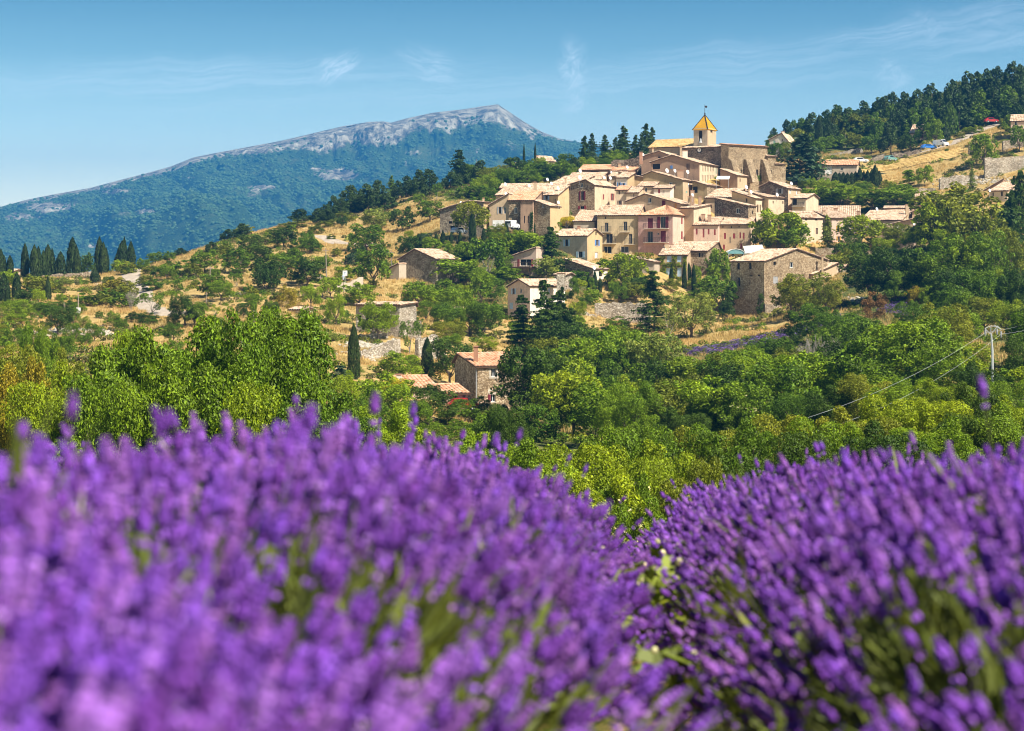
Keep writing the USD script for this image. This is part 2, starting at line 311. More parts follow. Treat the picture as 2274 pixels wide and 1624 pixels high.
def sheet(X, Yg, Z):
    a, b = X.shape
    i = np.arange(a * b).reshape(a, b)
    q = np.stack([i[:-1, :-1], i[1:, :-1], i[1:, 1:], i[:-1, 1:]], -1).reshape(-1, 4)
    return np.stack([X, Yg, Z], -1).reshape(-1, 3), q


# where shrubs and grass grow green, where it is dry, where stones lie bare
look('terrain', {'g': ('geometry', {}), 'n1': ('noise_texture', {'scale': 0.03, 'detail': 6.0, 'roughness': 0.6}), 'n2': ('noise_texture', {'scale': 0.45, 'detail': 6.0, 'roughness': 0.7}), 'n3': ('noise_texture', {'scale': 2.2, 'detail': 4.0}),
                 'd': ('rgb_ramp', {'ramp': [(0.30, (0.19, 0.135, 0.05)), (0.45, (0.36, 0.25, 0.090)), (0.55, (0.45, 0.315, 0.115)), (0.66, (0.52, 0.385, 0.165)), (0.8, (0.48, 0.40, 0.27))]}),
                 'gr': ('rgb_ramp', {'ramp': [(0.35, (0.035, 0.055, 0.012)), (0.5, (0.085, 0.105, 0.022)), (0.7, (0.20, 0.17, 0.06))]}),
                 'a': ('attribute', {'attribute': 'green'}), 'q': ('mix_float', {'fac': 0.4}), 'ms': ('math', {'math_type': 'subtract'}), 'mm': ('math', {'math_type': 'multiply_add', 'value2': 3.0, 'value3': 0.5, 'use_clamp': True}),
                 'x': ('mix_color', {}), 'bp': ('bump', {'strength': 0.8, 'distance': 0.4}), 'p': ('principled_bsdf', {'roughness': 0.95, 'specular_ior_level': 0.1})},
     [('g.position', 'n1.vector'), ('g.position', 'n2.vector'), ('g.position', 'n3.vector'), ('n2.fac', 'q.a'), ('n3.fac', 'q.b'), ('q.result', 'd.fac'), ('n3.fac', 'gr.fac'),
      ('a.fac', 'ms.value1'), ('n2.fac', 'ms.value2'), ('ms.value', 'mm.value1'), ('mm.value', 'x.fac'), ('d.color', 'x.a'), ('gr.color', 'x.b'), ('x.result', 'p.base_color'), ('n3.fac', 'bp.height'), ('bp.normal', 'p.normal')], 'p.BSDF')
green = 0.18 + 0.55 * (fbm(np.stack([XX / 26, YY / 26, 0 * XX], -1), 4, 9) - 0.4)
tpx, tpy = XX / np.maximum(YY, 20) * 4242 + 1136.5, 640 - ZZ / np.maximum(YY, 20) * 4242


def soft(v, a, b):
    return np.clip((v - a) / (b - a), 0, 1)


valley = np.maximum.reduce([soft(YY, 225, 170), soft(tpx, 1820, 1900) * soft(YY, 440, 400), soft(YY, 560, 600) * (tpx > 1700), soft(tpx, 860, 940) * soft(tpx, 1350, 1300) * soft(YY, 345, 380) * soft(YY, 470, 440) * 0.85,
                            soft(tpx, 1050, 1150) * soft(YY, 330, 290), soft(tpx, 1560, 1700) * soft(YY, 285, 270), soft(tpx, 950, 1010) * soft(YY, 490, 520) * soft(tpx, 1420, 1380), soft(tpx, 1780, 1820) * soft(tpx, 2080, 2040) * soft(YY, 440, 455) * soft(YY, 490, 478)])
green = np.where((YY > 30), np.maximum(green, np.clip(valley, 0, 1) * 0.95), 0.35)
terrain = part('terrain', sheet(XX, YY, ZZ), 'terrain', smooth=True)
tag(terrain, kind='structure')
UsdGeom.PrimvarsAPI(terrain).CreatePrimvar('green', Sdf.ValueTypeNames.FloatArray, 'vertex').Set(Vt.FloatArray.FromNumpy(green.reshape(-1).astype(np.float32)))

# ---------------------------------------------------------------- the mountain
RIDGE = np.array([(-2500, 660), (-1200, 600), (-500, 540), (-200, 492), (0, 460), (60, 444), (115, 433), (200, 418), (260, 402), (330, 384), (380, 370), (430, 350), (480, 340), (560, 325), (620, 314), (680, 300), (760, 281), (820, 271), (850, 270), (868, 273), (900, 264), (960, 251),
                  (1030, 243), (1075, 236), (1105, 232), (1125, 245), (1150, 262), (1180, 281), (1205, 294), (1240, 308), (1285, 316), (1380, 335), (1500, 352), (1700, 400), (2100, 470), (2600, 560), (3600, 640)], float)
mu = np.concatenate([np.linspace(-1800, -60, 70), np.linspace(-50, 1330, 620), np.linspace(1345, 3300, 70)])
mt = np.concatenate([np.linspace(0, 0.55, 70), np.linspace(0.557, 1.0, 150), np.linspace(1.02, 1.5, 14)])
MU, MT = np.meshgrid(mu, mt, indexing='ij')
MD = 2500 + 3500 * np.minimum(MT, 1.0) + 2500 * np.clip(MT - 1, 0, 1)
zr = (640 - np.interp(MU, RIDGE[:, 0], RIDGE[:, 1])) / 4242 * 6000
MX = (MU - 1136.5) / 4242 * (2500 + 3500 * np.minimum(MT, 1.2))
rel = np.minimum(MT, 1)
cliff_t = 0.90 - 0.05 * (fbm(np.stack([MU / 150, 0 * MU, 0 * MU], -1), 3, 5) - 0.5)                                 # foot of the cliff band
cliff_h = np.interp(MU, [-400, 420, 560, 640, 760, 900, 1000, 1080, 1160, 1240, 1300], [0.02, 0.03, 0.05, 0.10, 0.15, 0.17, 0.16, 0.13, 0.07, 0.02, 0.0])
prof = np.where(rel < cliff_t, (rel / cliff_t) ** 1.35 * (0.95 - cliff_h), 0)
s = np.clip((rel - cliff_t) / 0.035, 0, 1)
top = np.clip((rel - cliff_t - 0.035) / (1 - cliff_t - 0.035), 0, 1)
prof = np.where(rel >= cliff_t, (0.95 - cliff_h) + cliff_h * 0.92 * s + (0.05 + 0.08 * cliff_h) * top, prof)
MZ = -82 + (zr + 82) * prof - 60 * np.clip(MT - 1, 0, 1)
gully = np.abs(fbm(np.stack([MX / 260 + MD / 900, MD / 1500, 0 * MX], -1), 5, 21) - 0.5) * 2
MZ = MZ + (gully - 0.35) * 190 * np.sin(np.clip(rel, 0, 1) * np.pi) ** 0.7 * np.clip((0.99 - rel) * 9, 0, 1)
MZ = MZ + (fbm(np.stack([MX / 55, MD / 90, 0 * MX], -1), 4, 55) - .5) * 34 * np.clip((rel - .45) * 4, 0, 1) * np.clip((0.985 - rel) * 14, 0, 1)
crag = fbm(np.stack([MX / 30, MD / 120, MZ / 200], -1), 4, 33) - 0.5
MZ = MZ + crag * 75 * (s > 0) * np.clip((0.992 - rel) * 12, 0, 1) * np.clip(cliff_h * 8, 0, 1)
MD = MD + crag * 140 * (s > 0) * (cliff_h > 0.04) * (rel < 0.99)
pv = 640 - MZ / MD * 4242
pu = MX / MD * 4242 + 1136.5
rn = fbm(np.stack([MX / 140, MD / 260, 0 * MX], -1), 5, 41)
crest = np.clip(1 - (pv - np.interp(pu, RIDGE[:, 0], RIDGE[:, 1])) / np.interp(pu, [0, 200, 420, 640, 760, 1000, 1110, 1200, 1260], [10, 10, 12, 28, 48, 58, 40, 10, 2]), -1, 1)
rock = 0.5 + 0.9 * crest + 1.5 * (rn - 0.5)
for x, y, w, h, a in ((745, 390, 62, 16, 0.9), (920, 340, 40, 16, 0.75), (250, 425, 50, 8, 0.4), (100, 460, 75, 14, 0.75), (40, 480, 50, 14, 0.5), (570, 415, 45, 4, 0.8), (1140, 275, 40, 16, 0.5), (155, 540, 28, 14, 0.45), (1010, 330, 60, 30, 0.4), (420, 395, 30, 6, 0.3), (900, 360, 8, 24, 0.5), (1060, 330, 8, 22, 0.55), (985, 345, 7, 26, 0.5), (1180, 300, 10, 16, 0.45), (700, 375, 20, 5, 0.5), (330, 470, 22, 6, 0.4), (205, 545, 18, 9, 0.4)):
    rock = np.maximum(rock, (a + 0.3) * np.exp(-((pu - x) / w) ** 2 - ((pv - y) / h) ** 2) + 1.7 * (rn - 0.5))
rock = np.clip(rock - 0.08, 0, 1)
look('mountain', {'g': ('geometry', {}), 'n': ('noise_texture', {'scale': 0.06, 'detail': 6.0, 'roughness': 0.7}), 'f': ('noise_texture', {'scale': 0.012, 'detail': 5.0}), 'mp': ('mapping', {'scale': (0.03, 0.03, 0.008)}), 'rn': ('noise_texture', {'scale': 1.0, 'detail': 7.0, 'roughness': 0.7}),
                  'fr': ('rgb_ramp', {'ramp': [(0.35, (0.018, 0.040, 0.012)), (0.5, (0.04, 0.075, 0.018)), (0.65, (0.085, 0.11, 0.03)), (0.8, (0.20, 0.18, 0.09))]}),
                  'rr': ('rgb_ramp', {'ramp': [(0.38, (0.045, 0.042, 0.03)), (0.48, (0.20, 0.185, 0.13)), (0.55, (0.35, 0.325, 0.24)), (0.64, (0.47, 0.44, 0.33))]}),
                  'a': ('attribute', {'attribute': 'rock'}), 'ad': ('math', {'math_type': 'subtract'}), 'mm': ('math', {'math_type': 'multiply_add', 'value2': 6.0, 'value3': 0.55, 'use_clamp': True}),
                  'q': ('mix_float', {'fac': 0.5}), 'x': ('mix_color', {}), 'bp': ('bump', {'strength': 1.0, 'distance': 9.0}), 'p': ('principled_bsdf', {'roughness': 0.95, 'specular_ior_level': 0.1})},
     [('g.position', 'n.vector'), ('g.position', 'f.vector'), ('g.position', 'mp.vector'), ('mp.vector', 'rn.vector'), ('n.fac', 'q.a'), ('f.fac', 'q.b'), ('q.result', 'fr.fac'), ('rn.fac', 'rr.fac'), ('a.fac', 'ad.value1'), ('n.fac', 'ad.value2'), ('ad.value', 'mm.value1'),
      ('mm.value', 'x.fac'), ('fr.color', 'x.a'), ('rr.color', 'x.b'), ('x.result', 'p.base_color'), ('rn.fac', 'bp.height'), ('bp.normal', 'p.normal')], 'p.BSDF')
mountain = part('mountain', sheet(MX, MD, MZ), 'mountain', smooth=False)
tag(mountain, kind='structure')
UsdGeom.PrimvarsAPI(mountain).CreatePrimvar('rock', Sdf.ValueTypeNames.FloatArray, 'vertex').Set(Vt.FloatArray.FromNumpy(rock.reshape(-1).astype(np.float32)))


def scatter(name, protos, mats, points, scales, angles, label, category, parent='/World', kind='stuff', tilt=None, island=4):
    """One object made of very many alike small things."""
    path = numbered(name, parent)
    pi = UsdGeom.PointInstancer.Define(stage, path)
    rel_ = pi.CreatePrototypesRel()
    for i, (m, mat) in enumerate(zip(protos, mats)):
        rel_.AddTarget(usdkit.mesh(stage, f'{path}/piece_{i:03d}', m, looks[mat], False).GetPath())
        if mat in leafy:
            toned(UsdGeom.Mesh(stage.GetPrimAtPath(f'{path}/piece_{i:03d}')), len(m[0]), island)
    cnt = len(points)
    rngp = np.random.default_rng(cnt)
    pi.CreateProtoIndicesAttr(Vt.IntArray.FromNumpy(rngp.integers(0, len(protos), cnt).astype(np.int32)))
    pi.CreatePositionsAttr(Vt.Vec3fArray.FromNumpy(np.asarray(points, np.float32)))
    sc = np.asarray(scales, np.float32)
    pi.CreateScalesAttr(Vt.Vec3fArray.FromNumpy(np.repeat(sc[:, None], 3, 1) if sc.ndim == 1 else sc))
    half = np.asarray(angles) / 2
    if tilt is None:
        q = np.stack([np.cos(half), 0 * half, 0 * half, np.sin(half)], 1)
    else:                                                    # tilt: unit direction that the piece's z axis takes, after a turn about z
        t = np.asarray(tilt)
        w = 1 + t[:, 2]
        b = np.stack([w, -t[:, 1], t[:, 0], 0 * w], 1); b /= np.linalg.norm(b, axis=1, keepdims=True)
        a0, a3 = np.cos(half), np.sin(half)
        q = np.stack([b[:, 0] * a0 - b[:, 3] * a3, b[:, 1] * a0 + b[:, 2] * a3, b[:, 2] * a0 - b[:, 1] * a3, b[:, 0] * a3 + b[:, 3] * a0], 1)
    pi.CreateOrientationsAttr(Vt.QuathArray([Gf.Quath(float(a), float(b_), float(c_), float(d_)) for a, b_, c_, d_ in q]))
    tag(pi, label, category, kind=kind)
    return pi


rng = np.random.default_rng(11)


def blob(seed):
    m = trimesh.creation.icosphere(1, 1.0)
    v = m.vertices * (0.75 + 0.5 * noise(m.vertices * 1.7 + seed * 7, seed))[:, None]
    return v * [1, 1, 0.8] + [0, 0, 0.35], m.faces


pick = rng.choice(MX.size, 90000, p=((1 - rock) * (MT < 0.985) * (MT > 0.12) * np.gradient(mu)[:, None] * np.gradient(mt)[None, :] * (0.4 + MT)).ravel() / ((1 - rock) * (MT < 0.985) * (MT > 0.12) * np.gradient(mu)[:, None] * np.gradient(mt)[None, :] * (0.4 + MT)).sum())
pts = np.stack([MX.ravel()[pick], MD.ravel()[pick], MZ.ravel()[pick]], 1)
pts[:, :2] += rng.normal(0, 3.5, (len(pts), 2))
pts[:, 2] -= 1.0
leaf('leaf_forest', (0.040, 0.080, 0.018), trans=0.0, patch=0.02)
scatter('mountain_forest', [blob(1), blob(2), blob(3)], ['leaf_forest'] * 3, pts, rng.uniform(2.0, 6.0, len(pts)) * np.clip(pts[:, 1] / 4800, .5, 1), rng.uniform(0, 6.28, len(pts)), 'dense blue-green forest covering the flank of the mountain', 'forest', island=42)

# ---------------------------------------------------------------- the air
HAZE = 1.45e-4
looks['haze'] = usdkit.material(stage, '/World/Looks/haze', {'v': ('principled_volume', {'color': (0.04, 0.27, 0.68), 'density': HAZE, 'anisotropy': 0.0})}, [], volume='v.volume')
box = trimesh.creation.box(bounds=[[-12500, -60, -101], [12500, 9300, 640]])
tag(part('haze', box, 'haze'), 'thin blue summer haze over the valley', 'haze', kind='stuff')
def tube(points, radii, sides=5):
    p = np.asarray(points, float)
    t = np.gradient(p, axis=0); t /= np.linalg.norm(t, axis=1, keepdims=True) + 1e-12
    a = np.cross(t, np.where(np.abs(t[:, 2:]) < 0.9, [0, 0, 1.0], [1.0, 0, 0])); a /= np.linalg.norm(a, axis=1, keepdims=True) + 1e-12
    b, ang = np.cross(t, a), np.arange(sides) * 2 * np.pi / sides
    v = p[:, None] + np.broadcast_to(radii, (len(p),))[:, None, None] * (np.cos(ang)[None, :, None] * a[:, None] + np.sin(ang)[None, :, None] * b[:, None])
    i, j = np.meshgrid(np.arange(len(p) - 1), np.arange(sides), indexing='ij')
    q = np.stack([i * sides + j, i * sides + (j + 1) % sides, (i + 1) * sides + (j + 1) % sides, (i + 1) * sides + j], -1).reshape(-1, 4)
    return v.reshape(-1, 3), q


def join(pieces):
    vs, fs, k0 = [], [], 0
    for v, f in pieces:
        f = np.asarray(f)
        if f.shape[1] == 4:
            f = np.vstack([f[:, [0, 1, 2]], f[:, [0, 2, 3]]])
        vs.append(np.asarray(v, float)); fs.append(f + k0); k0 += len(v)
    return np.vstack(vs), np.vstack(fs)


# ---------------------------------------------------------------- houses
def sheet_of(s):
    """Survey sheets: enlarged views in which the houses were measured, back to common sight lines."""
    return {'A': (939.66, 206.7, .25457), 'B': (1371.9, 225.5, .18515), 'C': (1315.5, 432.2, .2562), 'D': (808.1, 413.4, .2314), 'E': (1729.0, 131.6, .243), 'F': (0, 394.7, .26446),
            'G': (526.2, 526.2, .28926), 'H': (1597.4, 451.0, .30094), 'I': (1165.2, 319.5, .13311), 'N': (1221.6, 601.4, .2662), 'V': (0, 0, 1.0)}[s]


def slab(quad, thick):
    """A flat polygon (its corners in order) given thickness downwards along its normal."""
    q = np.asarray(quad, float)
    nn = np.cross(q[1] - q[0], q[2] - q[0]); nn /= np.linalg.norm(nn)
    if nn[2] < 0:
        nn = -nn
    return hull_of(np.vstack([q, q - nn * thick]))


def hull_of(pts):
    h = trimesh.Trimesh(pts, process=False).convex_hull
    return h.vertices, h.faces


def boxmesh(lo, hi):
    b = trimesh.creation.box(bounds=[np.minimum(lo, hi), np.maximum(lo, hi)])
    return b.vertices, b.faces


def ribbed(p0, p1, q1, q0, rg, pitch=0.46, amp=0.12, course=1.0):
    """Rows of canal tiles on the slope from the eave p0 p1 up to the top q0 q1: half-round ribs, courses that step, each a little off."""
    p0, p1, q0, q1 = (np.asarray(v, float) for v in (p0, p1, q0, q1))
    ribs = max(3, int(round(np.linalg.norm(p1 - p0) / pitch)))
    L = max(np.linalg.norm(q0 - p0), np.linalg.norm(q1 - p1))
    courses = max(2, int(round(L / course)))
    nn = np.cross(p1 - p0, q0 - p0); nn /= np.linalg.norm(nn)
    if nn[2] < 0:
        nn = -nn
    prof = np.array([0, .75, 1, .75, 0]); pos = np.array([.04, .22, .5, .78, .96])
    s_ = ((np.arange(ribs)[:, None] + pos) / ribs).ravel(); hgt = np.tile(prof, ribs) * amp
    cols = len(s_)
    rowsv, uvs = [], []
    for c in range(courses):
        for e, lift in ((0, .035), (1, 0)):
            t = (c + e) / courses
            jit = np.repeat(rg.normal(0, .012, ribs), 5)
            base = (p0 + (p1 - p0) * s_[:, None]) * (1 - t) + (q0 + (q1 - q0) * s_[:, None]) * t
            rowsv.append(base + nn * (hgt + lift + jit + .02)[:, None])
            uvs.append(np.stack([np.floor(s_ * ribs) + .5, np.full(cols, c * 2 + .3 + e * 1.2)], 1))
    v = np.vstack(rowsv); uv = np.vstack(uvs)
    i, j = np.meshgrid(np.arange(2 * courses - 1), np.arange(cols - 1), indexing='ij')
    q = np.stack([i * cols + j, i * cols + j + 1, (i + 1) * cols + j + 1, (i + 1) * cols + j], -1).reshape(-1, 4)
    return v, q, uv


def put(name, mesh, mat, root, o, **kw):
    v, f = mesh[0], mesh[1]
    return part(name, (np.asarray(v) - o, f), mat, root, **kw)


class House:
    """A building measured at its near corner: its left face runs from xl to xc, its right face from xc to xr; eave heights e*, ground line base; turned by a degrees; d metres away."""

    def __init__(s, root, o, S, d, a, xc, base, eC, xl=None, xr=None, eL=None, eR=None, roof='gR', t=.5, peak=None, wl=None, wr=None, wall='plaster_tan', wallR=None, tiles='tiles_pale', over=.35, seed=1, dig=3.0, ridge=True):
        s.root, s.o, s.d, s.a, s.S = root, o, d, math.radians(a), sheet_of(S)
        ox, oy, k_ = s.S
        px = lambda x: (ox + x * k_ - 1136.5) / 4242
        pz = lambda y: (640 - oy - y * k_) / 4242
        s.px, s.pz, s.k = px, pz, k_
        ca, sa = math.cos(s.a), math.sin(s.a)
        C = np.array([px(xc) * d, d])
        s.wl = wl or (C[0] - px(xl) * d) / (ca + px(xl) * sa)
        s.wr = wr or (px(xr) * d - C[0]) / (sa - px(xr) * ca)
        s.X, s.Yv = np.array([ca, -sa]), np.array([sa, ca])
        s.C = C
        eL = eC if eL is None else eL; eR = eC if eR is None else eR; peak = min(eC, eL, eR) if peak is None else peak
        dl, dr = d + sa * s.wl, d + ca * s.wr
        s.zb = pz(base) * d
        zC, zL, zR = pz(eC) * d, pz(eL) * dl, pz(eR) * dr
        s.zC = zC
        rg = np.random.default_rng(seed + int(xc))
        P = lambda x, y, z: np.array([C[0] + s.X[0] * x + s.Yv[0] * y, C[1] + s.X[1] * x + s.Yv[1] * y, z])      # house x (<0 to the left), y (into the house)
        s.P = P
        cs_ = np.array([P(x, y, 0) for x in (0, -s.wl) for y in (0, s.wr)])
        zb = min(s.zb - dig, float(ground(cs_[:, 0], cs_[:, 1]).min()) - 1.0)
        s.slopes = []
        if roof == 'gL':                                       # the gable is on the left face, the ridge runs into the house
            zp = pz(peak) * (d + sa * s.wl * t)
            prof = [(-s.wl, zb), (0, zb), (0, zC)] + ([(-t * s.wl, zp)] if 0 < t < 1 else []) + [(-s.wl, zL)]
            if t >= 1:
                prof[-1] = (-s.wl, zp)
            if t <= 0:
                prof[2] = (0, zp)
            pts0 = [P(x, 0, z) for x, z in prof]; pts1 = [P(x, s.wr, z) for x, z in prof]
            ridge_x = -t * s.wl
            ends = [((0, prof[2][1]), (ridge_x, zp))] if t > 0.001 else []
            if t < .999:
                ends.append(((-s.wl, prof[-1][1]), (ridge_x, zp)))
            for (ex, ez), (rx, rz) in ends:
                sl = np.array([ex - rx, ez - rz]); n2 = sl / np.linalg.norm(sl) * over
                e2 = (ex + n2[0], ez + n2[1] )
                s.slopes.append([P(e2[0], -over, e2[1]), P(e2[0], s.wr + over, e2[1]), P(rx, s.wr + over, rz), P(rx, -over, rz)])
        elif roof == 'gR':                                     # the gable is on the right face, the ridge runs along the left face
            zp = pz(peak) * (d + ca * s.wr * t)
            prof = [(0, zb), (s.wr, zb), (s.wr, zR if t < .999 else zp)] + ([(t * s.wr, zp)] if 0 < t < .999 else []) + [(0, zC)]
            pts0 = [P(0, y, z) for y, z in prof]; pts1 = [P(-s.wl, y, z) for y, z in prof]
            for (ey, ez), (ry, rz) in [((0, zC), (t * s.wr, zp))] + ([((s.wr, zR), (t * s.wr, zp))] if t < .999 else []):
                sl = np.array([ey - ry, ez - rz]); n2 = sl / np.linalg.norm(sl) * over
                e2 = (ey + n2[0], ez + n2[1])
                s.slopes.append([P(over, e2[0], e2[1]), P(-s.wl - over, e2[0], e2[1]), P(-s.wl - over, ry, rz), P(over, ry, rz)])
        else:                                                  # hipped
            zp = pz(peak) * (d + ca * s.wr * .5)
            prof = [(0, zb), (s.wr, zb), (s.wr, zC), (0, zC)]
            pts0 = [P(0, y, z) for y, z in prof]; pts1 = [P(-s.wl, y, z) for y, z in prof]
            h_ = min(s.wl, s.wr) / 2 * (1 if roof == 'hip' else 1)
            a0, a1 = (-h_, s.wr / 2), (-max(h_, s.wl - h_), s.wr / 2)
            if roof == 'pyramid':
                a0 = a1 = (-s.wl / 2, s.wr / 2)
            ov, dz = over, over * (zp - zC) / max(h_, .1) * .8
            E = [P(ov, -ov, zC - dz), P(-s.wl - ov, -ov, zC - dz), P(-s.wl - ov, s.wr + ov, zC - dz), P(ov, s.wr + ov, zC - dz)]
            A0, A1 = P(*a0, zp), P(*a1, zp)
            s.slopes = [[E[0], E[1], A1, A0], [E[3], E[0], A0, A0], [E[2], E[3], A0, A1], [E[1], E[2], A1, A1]]
        m = len(pts0)
        tri = [[0, i, i + 1] for i in range(1, m - 1)]
        solid = trimesh.Trimesh(np.vstack([pts0, pts1]), [f for f in tri] + [[a_ + m, c_ + m, b_ + m] for a_, b_, c_ in tri] + [g for i in range(m) for g in ([i, i + m, (i + 1) % m], [(i + 1) % m, i + m, (i + 1) % m + m])], process=False)
        if solid.volume < 0:
            solid.invert()
        s.solid = manifold3d.Manifold(manifold3d.Mesh(np.array(solid.vertices, np.float32), np.array(solid.faces, np.uint32)))
        s.wallmat, s.wallR, s.tiles, s.rg, s.cuts, s.after, s.ridgeflag, s.over = wall, wallR, tiles, rg, [], [], ridge, over

    # a point of a face, from where it is seen
    def local(s, face, x, y):
        kx = s.px(x)
        ca, sa = math.cos(s.a), math.sin(s.a)
        if face == 'L':
            w = (s.C[0] - kx * s.d) / (ca + kx * sa)           # metres to the left of the corner
            return -w, s.pz(y) * (s.d + sa * w)
        w = (kx * s.d - s.C[0]) / (sa - kx * ca)
        return w, s.pz(y) * (s.d + ca * w)

    def F(s, face, u, z, depth):
        """Point at u along a face, height z, depth metres out of the wall."""
        return s.P(u, -depth, z) if face == 'L' else s.P(depth, u, z)

    def block(s, face, u0, u1, z0, z1, d0, d1):
        return hull_of([s.F(face, u, z, q) for u in (u0, u1) for z in (z0, z1) for q in (d0, d1)])

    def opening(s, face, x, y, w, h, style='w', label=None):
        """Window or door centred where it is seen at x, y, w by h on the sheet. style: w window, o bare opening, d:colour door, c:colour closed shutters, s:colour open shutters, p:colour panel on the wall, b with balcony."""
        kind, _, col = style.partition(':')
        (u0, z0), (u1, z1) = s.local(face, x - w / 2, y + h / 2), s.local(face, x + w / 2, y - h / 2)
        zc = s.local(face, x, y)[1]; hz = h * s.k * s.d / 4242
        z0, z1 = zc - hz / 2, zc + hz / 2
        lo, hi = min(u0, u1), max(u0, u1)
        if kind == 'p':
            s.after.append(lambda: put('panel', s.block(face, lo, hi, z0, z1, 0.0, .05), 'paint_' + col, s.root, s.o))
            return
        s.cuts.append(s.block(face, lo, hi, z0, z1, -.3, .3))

        def build():
            f_ = min(.09, (hi - lo) * .12)
            if kind in ('w', 's', 'f', 'b'):
                fr = join([s.block(face, lo, lo + f_, z0, z1, -.24, -.16), s.block(face, hi - f_, hi, z0, z1, -.24, -.16), s.block(face, lo + f_, hi - f_, z0, z0 + f_, -.24, -.16), s.block(face, lo + f_, hi - f_, z1 - f_, z1, -.24, -.16),
                           s.block(face, (lo + hi) / 2 - f_ * .35, (lo + hi) / 2 + f_ * .35, z0 + f_, z1 - f_, -.235, -.165)])
                win = put('window', fr, 'paint_white' if kind == 'w' else 'grey_wood', s.root, s.o)
                put('pane', s.block(face, lo + f_, hi - f_, z0 + f_, z1 - f_, -.225, -.21), 'glass_dark', win, s.o)
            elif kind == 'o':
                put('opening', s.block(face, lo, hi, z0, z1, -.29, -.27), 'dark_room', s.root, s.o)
            elif kind == 'c':
                mid = (lo + hi) / 2
                for a_, b_ in ((lo + .01, mid - .01), (mid + .01, hi - .01)):
                    put('shutter', s.block(face, a_, b_, z0 + .01, z1 - .01, -.1, -.05), 'paint_' + col, s.root, s.o)
            elif kind == 'd':
                put('door', s.block(face, lo + .01, hi - .01, z0, z1 - .01, -.18, -.1), 'paint_' + col, s.root, s.o)
            if kind == 's':
                w2 = (hi - lo) * .52
                for a_, b_ in ((lo - w2 - .03, lo - .03), (hi + .03, hi + w2 + .03)):
                    put('shutter', s.block(face, a_, b_, z0, z1, .02, .07), 'paint_' + col, s.root, s.o)
            if kind in ('w', 's') and hi - lo > .6:
                put('sill', s.block(face, lo - .1, hi + .1, z0 - .12, z0 - .003, -.05, .1), 'stone_trim', s.root, s.o)
        s.after.append(build)

    def balcony(s, face, x, y, w, h, deep=1.0):
        """Slab with an iron railing; x, y is the middle of the slab's front, h the railing's height as seen."""
        (u0, _), (u1, _) = s.local(face, x - w / 2, y), s.local(face, x + w / 2, y)
        z0 = s.local(face, x, y)[1]; lo, hi = min(u0, u1), max(u0, u1); H_ = max(.8, h * s.k * s.d / 4242)

        def build():
            b_ = put('balcony', s.block(face, lo, hi, z0 - .14, z0, .001, deep), 'stone_trim', s.root, s.o)
            bars = [s.block(face, lo, hi, z0 + H_ - .05, z0 + H_, deep - .06, deep - .01), s.block(face, lo, lo + .05, z0 + H_ - .05, z0 + H_, .01, deep - .06), s.block(face, hi - .05, hi, z0 + H_ - .05, z0 + H_, .01, deep - .06)]
            for u in np.linspace(lo + .02, hi - .04, max(4, int((hi - lo) / .16))):
                bars.append(s.block(face, u, u + .025, z0, z0 + H_ - .05, deep - .05, deep - .025))
            for q in (.35, .7):
                bars += [s.block(face, lo + .01, lo + .035, z0, z0 + H_ - .05, deep * q, deep * q + .025), s.block(face, hi - .035, hi - .01, z0, z0 + H_ - .05, deep * q, deep * q + .025)]
            put('railing', join(bars), 'iron', b_, s.o)
        s.after.append(build)

    def chimney(s, x, y, w=.9, h=1.6, back=3.0, mat='plaster_tan', dish=False):
        """A chimney whose top is seen at x, y."""
        def build():
            dd_ = s.d + back
            c = np.array([s.px(x) * dd_, dd_, s.pz(y) * dd_])
            ch = put('chimney', boxmesh(c - [w / 2, w / 2, h + 1.5], c + [w / 2, w / 2, -.12]), mat, s.root, s.o)
            put('chimney_cap', boxmesh(c + [-w / 2 - .08, -w / 2 - .08, -.118], c + [w / 2 + .08, w / 2 + .08, 0]), 'brick_red', ch, s.o)
        s.after.append(build)

    def dish(s, x, y, back=2.0, r=.42):
        """A white satellite dish on a short mast."""
        def build():
            dd_ = s.d + back
            c = np.array([s.px(x) * dd_, dd_, s.pz(y) * dd_])
            an = np.linspace(0, 2 * np.pi, 15)[:-1]
            f_ = np.array([.55, -.78, .3]); f_ /= np.linalg.norm(f_)
            e1 = np.cross(f_, [0, 0, 1]); e1 /= np.linalg.norm(e1); e2 = np.cross(e1, f_)
            rings = np.vstack([[c - f_ * .12]] + [c + (np.cos(an)[:, None] * e1 * .9 + np.sin(an)[:, None] * e2) * q - f_ * (.12 - .12 * (q / r) ** 2) for q in (r * .6, r)])
            k_ = np.arange(14); k2 = (k_ + 1) % 14
            fc = np.vstack([np.stack([0 * k_, 1 + k_, 1 + k2], 1), np.stack([1 + k_, 15 + k_, 15 + k2], 1), np.stack([1 + k_, 15 + k2, 1 + k2], 1)])
            m_ = put('satellite_dish', (rings, fc), 'paint_white', s.root, s.o)
            put('mast', tube(np.array([c - f_ * .15, c - f_ * .15 - [0, 0, 1.6]]), .035, 5), 'metal', m_, s.o)
        s.after.append(build)

